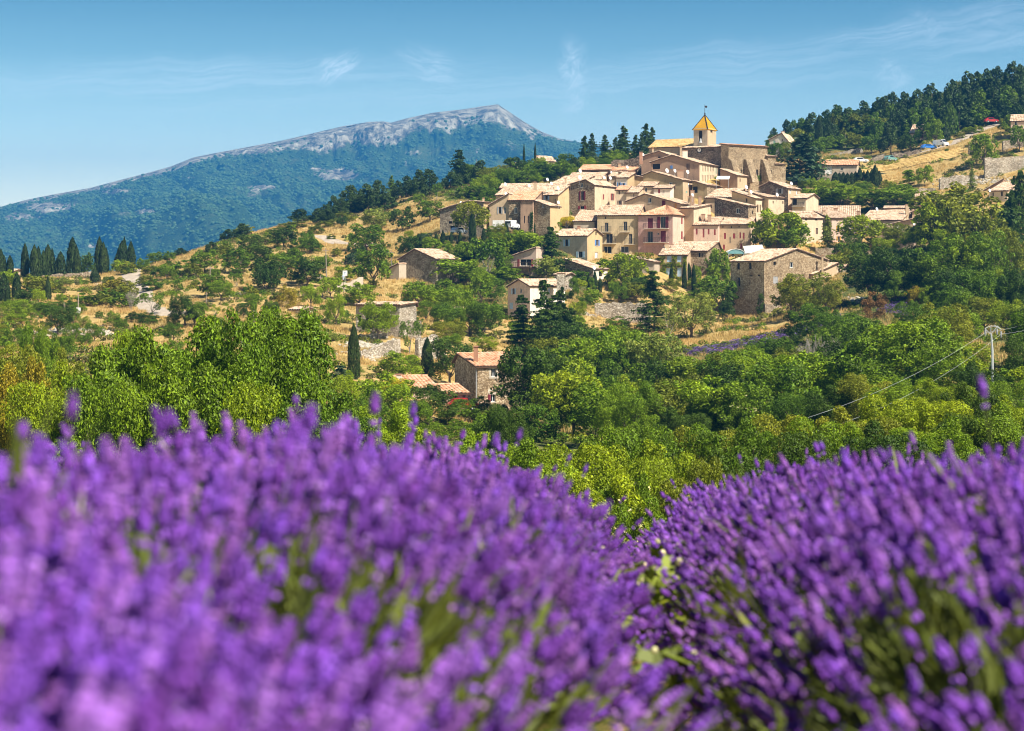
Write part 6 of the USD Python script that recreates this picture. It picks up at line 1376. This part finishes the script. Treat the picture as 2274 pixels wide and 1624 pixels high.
# ---------------------------------------------------------------- walls of field stone
def stone_wall(line, label, mat='rubble_grey', thick=.6, group=None):
    """line: (px, top, foot, d) along the wall."""
    if len(line[0]) < 4:
        dm = float(np.mean([on_ground(q[0], q[2])[1] for q in line])) - 1.0
        line = [(*q, dm + (q[0] - line[0][0]) * .02) for q in line]
    P3 = [(at(a, t, d), at(a, f, d)) for a, t, f, d in line]
    o = P3[len(P3) // 2][1]
    rg = np.random.default_rng(int(line[0][0]))
    rows_ = []
    for (t0, f0), (t1, f1) in zip(P3[:-1], P3[1:]):
        n_ = max(2, int(np.linalg.norm(t1 - t0) / .7))
        for i in range(n_ + (t1 is P3[-1][0])):
            q = i / n_
            rows_.append((t0 + (t1 - t0) * q + [0, 0, rg.normal(0, .16)], f0 + (f1 - f0) * q))
    tv = np.array([r[0] for r in rows_]); fv = np.array([r[1] for r in rows_])
    fv[:, 2] = np.minimum(fv[:, 2], ground(fv[:, 0], fv[:, 1])) - 1.0
    t = np.gradient(tv[:, :2], axis=0); t /= np.linalg.norm(t, axis=1, keepdims=True) + 1e-9
    nrm = np.stack([t[:, 1], -t[:, 0], 0 * t[:, 0]], 1)
    m_ = len(tv); mid = (tv * .55 + fv * .45)
    ringv = np.stack([fv + nrm * thick * .75, mid + nrm * (thick * .6 + rg.normal(0, .06, (m_, 1))), tv + nrm * thick * .42, tv - nrm * thick * .5 + rg.normal(0, .04, (m_, 1)) * [0, 0, 1], fv - nrm * thick * .7], 1)
    v = ringv.reshape(-1, 3)
    fc = []
    for i in range(m_ - 1):
        for j in range(4):
            fc.append((i * 5 + j, (i + 1) * 5 + j, (i + 1) * 5 + j + 1, i * 5 + j + 1))
    caps = [[0, 1, 2], [0, 2, 3], [0, 3, 4]]
    f = np.vstack([np.array(fc)[:, [0, 1, 2]], np.array(fc)[:, [0, 2, 3]], np.array(caps), np.array(caps)[:, ::-1] + (m_ - 1) * 5])
    x = thing('stone_wall', o)
    tag(x, label, 'wall', group)
    part('stonework', (v - o, f), mat, x)
    return x


stone_wall([(1357, 360, 385, 492), (1385, 355, 382, 492), (1424, 350, 380, 490)], 'dark retaining wall between the spruces and the brown gable', 'rubble_dark')
stone_wall([(1320, 674, 715, 358), (1380, 672, 716, 358), (1445, 674, 716, 357)], 'sunlit garden wall of pale stone left of the dark cedar', 'rubble_white')
stone_wall([(1268, 690, 722, 352), (1325, 700, 722, 354)], 'low broken stone wall at the left end of the sunlit garden wall', 'rubble_white')
stone_wall([(1697, 676, 700, 373), (1730, 674, 695, 374), (1760, 676, 692, 376)], 'low dark stone wall at the foot of the stone barn', 'rubble_grey')
stone_wall([(1740, 701, 709, 366), (1800, 692, 702, 368)], 'crumbling low wall in the dry grass right of the stone barn', 'rubble_grey')
stone_wall([(1810, 552, 568, 408), (1850, 552, 570, 408)], 'stone garden wall behind the ridge of the stone barn', 'rubble_tan')
stone_wall([(21, 613, 623, 447), (110, 612, 622, 447), (205, 604, 614, 447)], 'long grey cemetery wall under the row of cypresses', 'rubble_grey')
stone_wall([(1980, 342, 352), (2020, 337, 348), (2045, 331, 341)], 'dark retaining wall below the villa by the parked vans', 'rubble_dark')
stone_wall([(1933, 352, 360), (1962, 342, 356)], 'short grey wall above the stubble field left of the villa', 'rubble_grey')
stone_wall([(1838, 344, 349), (1875, 336, 342), (1915, 328, 336)], 'pale stone bank under the bushes left of the villa', 'rubble_white')
stone_wall([(2150, 320, 341), (2163, 318, 340)], 'dark wall end beside the dirt road on the right hill', 'rubble_dark')
stone_wall([(2185, 352, 385), (2240, 349, 385), (2290, 345, 384)], 'high pale terrace wall at the right edge below the tree with a bare trunk', 'rubble_white')
stone_wall([(2225, 312, 332), (2290, 308, 330)], 'grey terrace wall below the house at the right edge', 'rubble_grey')
stone_wall([(2085, 396, 410), (2130, 391, 411), (2190, 388, 409)], 'rough limestone terrace wall beneath the stubble field', 'rubble_white')
stone_wall([(2026, 420, 438), (2075, 418, 438)], 'grey terrace wall above the peeping pale roof', 'rubble_grey')
stone_wall([(788, 745, 760, 297), (830, 740, 757, 297), (860, 742, 756, 298)], 'tumbled pale stones of a wall left of the stone ruin', 'rubble_white')
stone_wall([(792, 785, 797, 272), (840, 768, 787, 276), (885, 752, 770, 282)], 'slanting dry-stone terrace wall below the stone ruin', 'rubble_white')
stone_wall([(925, 753, 775, 284), (970, 745, 770, 288)], 'pale dry-stone wall right of the slanting terrace wall', 'rubble_white')
stone_wall([(905, 715, 725, 306), (935, 713, 726, 306)], 'low square-cut wall right of the stone ruin', 'rubble_white')
stone_wall([(745, 633, 643, 372), (785, 622, 634, 374), (805, 617, 626, 376)], 'low pale road wall beside the white sign', 'plaster_grey', .4)
stone_wall([(1092, 515, 528, 436), (1168, 513, 530, 436)], 'grey parapet wall under the white van', 'rubble_grey')
stone_wall([(1000, 533, 545, 430), (1040, 536, 546, 430), (1075, 532, 543, 431)], 'tan garden wall in front of the garage, cypresses before it', 'plaster_tan')
stone_wall([(1222, 520, 545, 432), (1234, 512, 540, 433)], 'old stone stub in the ivy below the brown slit-windowed house', 'rubble_grey')
stone_wall([(1905, 560, 575, 410), (1935, 556, 572, 411)], 'short garden wall right of the globe-shaped tree', 'rubble_tan')
rg = np.random.default_rng(21)
stones, sps = [], []
for s in range(3):
    m = trimesh.creation.icosphere(1, 1.0); stones.append((m.vertices * (0.7 + .6 * noise(m.vertices * 1.3 + s * 9, s))[:, None] * [1, .9, .6], m.faces))
for cx, cy, w, h, cnt in ((170, 738, 70, 9, 420), (100, 745, 30, 8, 90), (230, 632, 20, 4, 60), (2130, 408, 60, 12, 240), (2200, 402, 40, 10, 150), (800, 770, 40, 14, 120), (960, 790, 30, 12, 60), (1900, 668, 20, 8, 40), (520, 655, 30, 4, 50), (830, 790, 40, 8, 90)):
    for _ in range(cnt):
        sps.append(on_ground(cx + rg.normal(0, w * .5), cy + rg.normal(0, h * .5)))
plain('limestone', (0.42, 0.37, 0.29), 0.95, 0.1)
scatter('loose_stones', stones, ['limestone'] * 3, np.array(sps), rg.uniform(.12, .5, len(sps)), rg.uniform(0, 6.28, len(sps)), 'pale loose limestone strewn over the dry slopes', 'stones')


# ---------------------------------------------------------------- far lavender strips
def lavender_strip(outline, label, seed, cnt):
    rg = np.random.default_rng(seed)
    pg = Polygon(outline); x0, y0, x1, y1 = pg.bounds
    pts = []
    while len(pts) < cnt:
        p = rg.uniform(x0, x1), rg.uniform(y0, y1)
        if pg.contains(Point(p)):
            pts.append(on_ground(*p))
    r2 = np.random.default_rng(4)
    tufts = []
    for _ in range(2):
        d = r2.normal(0, 1, (70, 3)); d[:, 2] = np.abs(d[:, 2]); d /= np.linalg.norm(d, axis=1, keepdims=True)
        tufts.append(leaf_faces(d * [.45, .45, .5], d, .1, r2))
    scatter('lavender_strip', tufts + tufts[:1], ['lavender_far', 'lavender_far', 'lavender_leaf'], np.array(pts), rg.uniform(.7, 1.2, cnt), rg.uniform(0, 6.28, cnt), label, 'lavender')


leaf('lavender_far', (0.155, 0.10, 0.27), spread=0.45, trans=0.2, tint=(.25, .18, .42), patch=.3)
lavender_strip([(1518, 782), (1600, 768), (1700, 745), (1800, 722), (1860, 700), (1866, 712), (1790, 742), (1700, 764), (1600, 784), (1530, 792)], 'narrow strip of blue-purple lavender along the lower edge of the dry field', 1, 700)
lavender_strip([(1945, 690), (1975, 672), (2025, 664), (2030, 680), (2005, 706), (1985, 700)], 'small patch of lavender glimpsed beside the reddish bush', 2, 260)
lavender_strip([(2240, 640), (2273, 600), (2300, 610), (2290, 650)], 'patch of lavender at the right edge among the trees', 3, 160)


# ---------------------------------------------------------------- cars and vans
def vehicle(kind, px, py, d, heading, paint, label, L=4.2, dz=0.0):
    """heading: degrees of the nose from +x. Parts: body, cabin glass, wheels, lights."""
    van = kind == 'van'
    W, H_ = (1.75, 1.95) if van else (1.7, 1.45)
    p = at(px, py, d); gz = float(ground(p[0], p[1])); z = max(gz, p[2]) + dz if dz == 0 else p[2]
    x = thing(kind, (p[0], p[1], z), rz=heading)
    tag(x, label, kind)
    h = L / 2
    if van:
        prof = [(-h, .35), (-h, H_ * .93), (-h + .25, H_), (h - 1.5, H_), (h - .75, H_ * .60), (h - .1, H_ * .5), (h, .9), (h, .35)]
        cab = [(h - 1.75, H_ * .63), (h - 1.5, H_ * .93), (h - 1.42, H_ * .93), (h - .85, H_ * .63)]
        side = [(-h + .5, h - 2.0)]
    else:
        prof = [(-h, .35), (-h, .85), (-h + .15, .95), (-h + .55, 1.38), (-h + 1.0, H_), (.35, H_), (h - 1.25, .98), (h - .15, .85), (h, .65), (h, .35)]
        cab = [(-h + .75, 1.0), (-h + 1.1, 1.36), (.3, 1.36), (h - 1.45, 1.0)]
        side = []
    def extr(pr, w, inset=.0):
        v = np.array([[a, s_ * w / 2 * (1 - inset * max(0, (b - .9)) / H_), b] for s_ in (-1, 1) for a, b in pr]); return v, len(pr)
    v, m_ = extr(prof, W, .22)
    from shapely.geometry import Polygon as PG
    tri = trimesh.creation.triangulate_polygon(PG(prof), engine='earcut')
    tv, tf = tri
    lut = [int(np.argmin(np.linalg.norm(np.array(prof) - q, axis=1))) for q in tv]
    tf = np.array(lut)[tf]
    f = np.vstack([tf[:, ::-1], tf + m_, np.array([g for i in range(m_) for g in ([i, (i + 1) % m_, (i + 1) % m_ + m_], [i, (i + 1) % m_ + m_, i + m_])])])
    bodym = trimesh.Trimesh(v, f, process=False); bodym.fix_normals()
    body = part('body', (bodym.vertices, bodym.faces), paint, x)
    for s_ in (-1, 1):
        yv = s_ * (W / 2 * .97)
        part('side_window', hull_of([(a, yv * (1 - .22 * max(0, b - .9) / H_) + s_ * e, b) for a, b in cab for e in (.0, .045)]), 'glass_dark', x)
    fx = (h - 1.36, H_ * .92, h - .80, H_ * .63) if van else (.45, 1.38, h - 1.3, 1.0)
    part('windscreen', hull_of([(fx[0] + e, s_ * W * .38, fx[1] + e) for s_ in (-1, 1) for e in (.02, .05)] + [(fx[2] + e, s_ * W * .42, fx[3] + e) for s_ in (-1, 1) for e in (.02, .05)]), 'glass_dark', x)
    rw = ((-h - .03, H_ * .85), (-h - .03, H_ * .6)) if van else ((-h + .93, 1.38), (-h + .42, 1.0))
    part('rear_window', hull_of([(a - e, s_ * W * .38, b + e) for a, b in rw for s_ in (-1, 1) for e in (.02, .04)]), 'glass_dark', x)
    for wx in (-h + .8, h - .8):
        for s_ in (-1, 1):
            c = trimesh.creation.cylinder(.32, .2, sections=14); R = trimesh.transformations.rotation_matrix(math.pi / 2, [1, 0, 0]); c.apply_transform(R)
            w_ = part('wheel', (c.vertices + [wx, s_ * (W / 2 - .06), .32], c.faces), 'rubber', x)
            c2 = trimesh.creation.cylinder(.19, .22, sections=10); c2.apply_transform(R)
            part('rim', (c2.vertices + [wx, s_ * (W / 2 - .06), .32], c2.faces), 'metal', w_)
    for s_ in (-1, 1):
        part('headlight', boxmesh((h - .05, s_ * W * .36 - .14, .62), (h + .02, s_ * W * .36 + .14, .8)), 'lamp_lens', x)
        part('tail_light', boxmesh((-h - .02, s_ * W * .38 - .1, .7), (-h + .05, s_ * W * .38 + .1, .95)), 'paint_red', x)


vehicle('van', 1137, 509, 433.5, 62, 'car_white', 'white delivery van parked on the terrace by the stone house', 4.2, .01)
vehicle('car', 1019, 520, 433, 52, 'car_silver', 'silver-blue car parked in front of the dark garage', 4.2, .01)
vehicle('van', 2088, 326, 552, -60, 'car_white', 'white van parked beside the blue car below the villa', 5.0)
vehicle('car', 2061, 332, 553, 10, 'car_blue', 'bright blue car parked below the villa', 4.4)
vehicle('car', 2200, 273, 585, 8, 'car_red', 'dark red car parked on the upper field under a pine', 4.2)
vehicle('car', 1910, 362, 531, 5, 'car_white', 'white car behind the garage with orange tiles', 4.2)
vehicle('car', 1976, 358, 528, 40, 'car_green', 'old green car at the edge of the stubble field', 3.9)
vehicle('car', 1028, 912, 223, 14, 'car_red', 'red car beside the stone cottage', 3.6)
vehicle('car', 1634, 571, 412, 20, 'car_white', 'white car parked left of the arched greenhouse behind the stone barn', 4.0)
vehicle('car', 1576, 561, 421, 70, 'car_white', 'white car at the foot of the pale rose house', 4.0)


# ---------------------------------------------------------------- posts, wires, signs
def pole(name, px, top, foot, label, r=.13, mat='grey_wood', lean=0.0, category='pole', d=None):
    b = on_ground(px, foot) if d is None else at(px, foot, d)
    t = at(px + lean, top, b[1])
    x = thing(name, b)
    tag(x, label, category)
    part('shaft', tube(np.array([[0, 0, -.6], (t - b) * .5, t - b]), np.array([r, r * .85, r * .7]), 7), mat, x)
    return x, b, t


for px, top, foot, lean, lb in ((466, 592, 640, 1, 'grey wooden pole left of the dark bushy tree cluster on the left slope'), (726, 552, 650, -3, 'tall thin wooden pole above the white sign'), (871, 556, 618, -3, 'grey wooden pole standing behind the lean-to of the old grey barn'), (717, 612, 662, -6, 'leaning weathered pole left of the street lamp'),
                                (144, 672, 698, -2, 'short leaning stake among the shrubs on the lower left'), (174, 654, 699, 0, 'thin post with a box at its foot on the lower left'), (458, 648, 678, 0, 'thin grey stake on the dry slope below the tall wooden pole'), (1876, 296, 330, 0, 'dark pole rising left of the villa'), (1057, 354, 380, 0, 'thin white mast among the ridge pines'), (563, 690, 770, 0, 'bare dead trunk beside the near green trees on the left')):
    x, b, t = pole('wooden_pole', px, top, foot, lb, .12 if foot - top > 40 else .08, lean=lean)
    if 'box' in lb:
        part('meter_box', boxmesh((-.35, -.2, .2), (.35, .2, 1.2)), 'paint_white', x)
    if foot - top > 45 and 'trunk' not in lb:
        part('crossarm', boxmesh(t - b - [.6, .05, .5], t - b + [.6, .05, -.38]), 'grey_wood', x)
x, b, t = pole('street_lamp', 762, 622, 652, 'old street lamp with a lantern beside the low road wall', .07, 'iron', category='lamp')
part('lantern', (lambda m: (m.vertices + (t - b) + [0, 0, .45], m.faces))(trimesh.creation.revolve(np.array([(0, -.45), (.14, -.4), (.26, .2), (.34, .22), (.05, .55), (0, .55)]), sections=8)), 'car_silver', x)
x, b, t = pole('sign', 766, 603, 646, 'white square sign on a thin post beside the road wall', .05, 'metal', category='sign')
part('sign_board', boxmesh(t - b + [-.45, -.09, -.9], t - b + [.45, -.055, .15]), 'paint_white', x)
part('sign_mark', join([boxmesh(t - b + [-.16, -.1, -.72], t - b + [-.1, -.092, -.15]), boxmesh(t - b + [-.098, -.1, -.3], t - b + [.16, -.092, -.22])]), 'paint_blue', x)
x, b, t = pole('sign', 895, 955, 985, 'small white board on a stake above the lavender near the hedges', .04, 'metal', category='sign', d=128)
part('sign_board', boxmesh(t - b + [-.3, -.08, -.4], t - b + [.3, -.05, .25]), 'paint_white', x)

# the pylon and its wires
PD = 150.0
PY = at(2205, 815, PD); PT = at(2200, 742, PD)
x = thing('power_pylon', PY)
tag(x, 'pale power pole with a forked steel head above the right-hand trees', 'pylon')
part('shaft', tube(np.array([PY - PY - [0, 0, 9], (PT - PY) * .5, PT - PY]), np.array([.12, .09, .065]), 8), 'metal', x)
def steel(a, b):
    return tube(np.array([at(*a, PD) - PY, (at(*a, PD) + at(*b, PD)) / 2 - PY, at(*b, PD) - PY]), .028, 5)
part('fork', join([steel((2199, 743), (2186, 730)), steel((2199, 743), (2213, 726)), steel((2186, 730), (2199, 724)), steel((2213, 726), (2199, 724)), steel((2199, 724), (2199, 743)), steel((2213, 724), (2222, 732)), steel((2206, 722), (2222, 732))]), 'metal', x)
for q in ((2187, 733), (2213, 730), (2222, 736)):
    c = at(*q, PD) - PY
    part('insulator', tube(np.array([c, c - [0, 0, .25], c - [0, 0, .5]]), np.array([.06, .09, .04]), 7), 'paint_grey', x)


def wire(a, da, b, db, sag, label):
    p, q = at(*a, da), at(*b, db)
    t = np.linspace(0, 1, 28)[:, None]
    m_ = p + (q - p) * t - np.array([0, 0, 1.0]) * sag * 4 * t * (1 - t)
    w_ = part('power_line', tube(m_, .008, 4), 'metal')
    tag(w_, label, 'power line')


wire((2187, 739), PD, (1440, 1003), 105, 1.5, 'upper white wire sagging down to the left from the power pole')
wire((2222, 742), PD, (1475, 1012), 105, 2.1, 'lower white wire sagging down to the left from the power pole')
wire((2187, 739), PD, (2330, 700), 290, .3, 'upper wire running right from the power pole')
wire((2222, 742), PD, (2340, 712), 290, .3, 'lower wire running right from the power pole')
wire((2230, 240), 600, (2420, 180), 640, .8, 'thin wire in front of the dark pine wood')

# the awning on the upper terrace, the garden tunnels behind the barn
pa = at(1371.9 + 1175 * .18515, 225.5 + 935 * .18515, 468); pb = at(1371.9 + 1330 * .18515, 225.5 + 935 * .18515, 468)
x = thing('awning', pa)
tag(x, 'white sun awning stretched over a roof terrace below the church', 'awning')
part('canvas', hull_of([(0, 0, 0), (0, 0, .08), pb - pa, pb - pa + [0, 0, .08], pb - pa + [.6, 3, .9], pb - pa + [.6, 3, .98], (.6, 3, .9), (.6, 3, .98)]), 'paint_white', x)
for q in (0.05, .95):
    c = (pb - pa) * q
    part('awning_post', tube(np.array([c, c - [0, 0, 2.6]]), .05, 5), 'metal', x)


def tunnel(name, S, x0, x1, ytop, ybot, d, mat, label, cat):
    ox, oy, k_ = sheet_of(S)
    a, b = at(ox + x0 * k_, oy + ybot * k_, d), at(ox + x1 * k_, oy + ybot * k_, d)
    h = (ybot - ytop) * k_ * d / 4242
    x = thing(name, a)
    tag(x, label, cat)
    n_ = 14; u = np.linspace(0, np.pi, n_)
    W = b[0] - a[0]
    A, T = np.meshgrid(u, np.linspace(0, 5, 6), indexing='ij')
    v, q = sheet(W / 2 - np.cos(A) * W / 2, T, np.sin(A) * h)
    part('cover', (v, q), mat, x, smooth=True)
    for t in np.linspace(0, 5, 4):
        part('hoop', tube(np.stack([W / 2 - np.cos(u) * (W / 2 + .04), 0 * u + t, np.sin(u) * (h + .04)], 1), .05, 5), 'paint_white', x)
    part('end_wall', hull_of([(W / 2 - math.cos(t) * W * .49, e, math.sin(t) * h * .97) for t in u for e in (.08, .11)]), mat, x)
    for sx in (.05, .95):
        part('post', tube(np.array([[W * sx, 0, 0], [W * sx, 0, -2.8]]), .06, 5), 'metal', x)


tunnel('canopy', 'C', 1170, 1315, 475, 515, 408, 'greenhouse_plastic', 'blue-green arched canopy behind the roof of the stone barn', 'canopy')
pa = at(*[1315.5 + 1322 * .2562, 432.2 + 512 * .2562], 410); pb = at(*[1315.5 + 1490 * .2562, 432.2 + 500 * .2562], 410)
x = thing('market_awning', pa)
tag(x, 'long white awning right of the blue-green canopy, behind the stone barn', 'awning')
part('canvas', hull_of([(0, 0, 0), (0, 0, .08), pb - pa, pb - pa + [0, 0, .08], pb - pa + [0, 4, 1.6], pb - pa + [0, 4, 1.68], (0, 4, 1.6), (0, 4, 1.68)]), 'canvas', x)
for q in (.03, .5, .97):
    part('awning_post', tube(np.array([(pb - pa) * q, (pb - pa) * q - [0, 0, 2.8]]), .05, 5), 'metal', x)

# ivy on walls
def ivy(h, face, rects, density, seed, root, label=None, category='ivy', mat='leaf_ivy'):
    rg = np.random.default_rng(seed); cs = []
    for x0, x1, y0, y1 in rects:
        (u0, z0), (u1, z1) = h.local(face, x0, y1), h.local(face, x1, y0)
        n_ = int(abs((u1 - u0) * (z1 - z0)) * density)
        u = rg.uniform(min(u0, u1), max(u0, u1), n_); z = rg.uniform(min(z0, z1), max(z0, z1), n_)
        keep = fbm(np.stack([u * .9, z * .9, 0 * u], 1), 3, seed) > .27
        for a, b in zip(u[keep], z[keep]):
            cs.append(h.F(face, a, b, rg.uniform(.02, .22)))
    cs = np.array(cs); o = cs[0]
    nrm = np.append(-h.Yv if face == 'L' else h.X, 0)
    x = thing('ivy', o); tag(x, label, category)
    part('leaves', leaf_faces(cs - o, np.tile(nrm, (len(cs), 1)), .19, rg), mat, x)


ivy(IVY, 'L', [(582, 636, 525, 790), (690, 728, 525, 790), (785, 814, 525, 790), (636, 690, 590, 632), (728, 785, 590, 630), (636, 690, 715, 790), (728, 785, 715, 790), (600, 800, 522, 530)], 85, 1, None, 'yellow-green ivy covering the front of the house with pale blue shutters')
ivy(LOW, 'L', [(365, 530, 505, 560)], 60, 2, None, 'green creeper trailing along the slope of the low roof left of the ivy house')
ivy(SLIT, 'L', [(930, 958, 1040, 1230)], 70, 3, None, 'dark creeper on the corner right of the two slit windows', mat='leaf_dark')
ivy(NAVE, 'R', [(1640, 1925, 902, 950)], 70, 4, None, 'green pergola of vines under the church wall', mat='leaf_mid')
# ---------------------------------------------------------------- which tree is which: look first, then the nearest thing one can find
MARKS = [('the church tower', 1562, 310), ('the church nave wall', 1650, 350), ('the pink house', 1480, 520), ('the beige house with balconies', 1385, 520), ('the ivy-covered house', 1500, 600), ('the tall stone barn', 1690, 640), ('the old grey barn', 930, 600), ('the pale house with blue shutters', 1190, 660),
         ('the stone ruin', 840, 690), ('the stone cottage', 1090, 840), ('the low red-tiled villa', 930, 860), ('the garage with the silver car', 1015, 500), ('the white van on the terrace', 1137, 500), ('the tall gabled stone house', 1310, 440), ('the hilltop house', 1210, 360), ('the power pole', 2202, 770), ('the villa with the blue car', 2060, 300),
         ('the stubble field', 1990, 370), ('the orange-tiled garage', 1860, 375), ('the winding dirt road', 305, 640), ('the cemetery wall', 110, 620), ('the white sign', 766, 610), ('the terrace house', 1160, 590), ('the dry field', 1600, 740), ('the sunlit garden wall', 1385, 695), ('the far lavender strip', 1700, 760),
         ('the reddish bush', 1940, 680), ('the white gabled house', 1735, 310), ('the three satellite dishes', 2010, 510), ('the house with ochre shutters', 1860, 500), ('the right-edge house', 2260, 290), ('the upper dirt track', 760, 540), ('the pale scree', 170, 738), ('the grey house with blue shutters', 1280, 545),
         ('the furrow between the lavender rows', 1335, 1180), ('the tallest lavender at left', 165, 900), ('the ridge skyline', 640, 500), ('the white-flowering bushes', 1670, 940), ('the small white board', 895, 960), ('the barn lean-tos', 1850, 610), ('the thin grey stake', 458, 665), ('the tall thin wooden pole', 726, 600), ('the left frame edge', 0, 700), ('the big dark round bush', 412, 690), ('the dark bushy tree pair', 598, 610), ('the tan slope at left', 560, 620), ('the hedge of dark cypresses', 1900, 395), ('the right frame edge', 2273, 560), ('the parapet wall', 1130, 525), ('the big olive-green tree', 2115, 480), ('the blue conifer', 757, 845), ('the dark spruce group', 1215, 740), ('the three bare shrubs', 1885, 800)]
ORD = ['', 'leftmost', 'second from left', 'third from left', 'fourth from left', 'fifth from left', 'sixth from left', 'seventh from left', 'eighth from left', 'ninth from left', 'tenth from left']
WORD = ['first', 'second', 'third', 'fourth', 'fifth', 'sixth', 'seventh', 'eighth', 'ninth', 'tenth', 'eleventh', 'twelfth', 'thirteenth', 'fourteenth', 'fifteenth', 'sixteenth', 'seventeenth', 'eighteenth', 'nineteenth', 'twentieth', 'twenty-first', 'twenty-second', 'twenty-third', 'twenty-fourth', 'twenty-fifth']
texts = {}
for rec in trees:
    x, kind, tone, (px, py), h, label, group = rec
    if kind == 'cypress' and px < 300 and py < 612:
        texts.setdefault('dark tall cypress in the row along the cemetery wall', []).append((px, rec)); continue
    if kind == 'pine' and px > 1780 and py < 325:
        tag(x, 'dark pine in the pine wood on the upper right hillside', 'tree', 'pines of the wood on the upper right hillside'); continue
    if kind == 'spruce' and 1280 < px < 1460 and py < 345:
        texts.setdefault('spruce in the row on the skyline left of the church', []).append((px, rec)); continue
    if kind == 'cypress' and 1845 < px < 1960 and py > 360:
        tag(x, 'dark clipped cypress in the hedge below the stubble field', 'tree', 'cypress hedge below the stubble field'); continue
    d = [(math.hypot((px - a) / 1.0, (py - b) * 1.15), nme, a, b) for nme, a, b in MARKS]
    _, nme, a, b = min(d)
    rel = ('left of' if px < a else 'right of') if abs(px - a) > abs(py - b) * .8 else ('above' if py < b else 'below')
    size = 'small' if h < 3 else ('tall' if h > 9 else '')
    word = WORDS[kind]
    tn = TONES[tone]
    texts.setdefault(' '.join(w for w in (size, tn, word, rel, nme) if w), []).append((px, rec))
for text, items in texts.items():
    items.sort(key=lambda q: q[0])
    base = lambda i: (ORD[i + 1] if i < 6 else ORD[len(items) - i].replace('left', 'right')) if len(items) - i <= 6 or i < 6 else f'{WORD[i]} from left'
    tot = len(items)
    for i, (px, rec) in enumerate(items):
        cat = {'bush': 'bush', 'bare': 'bush'}.get(rec[1], 'tree')
        if len(items) == 1:
            lab = text
        else:
            lab = f'{text}, {base(i)}'
        tag(rec[0], lab, cat)
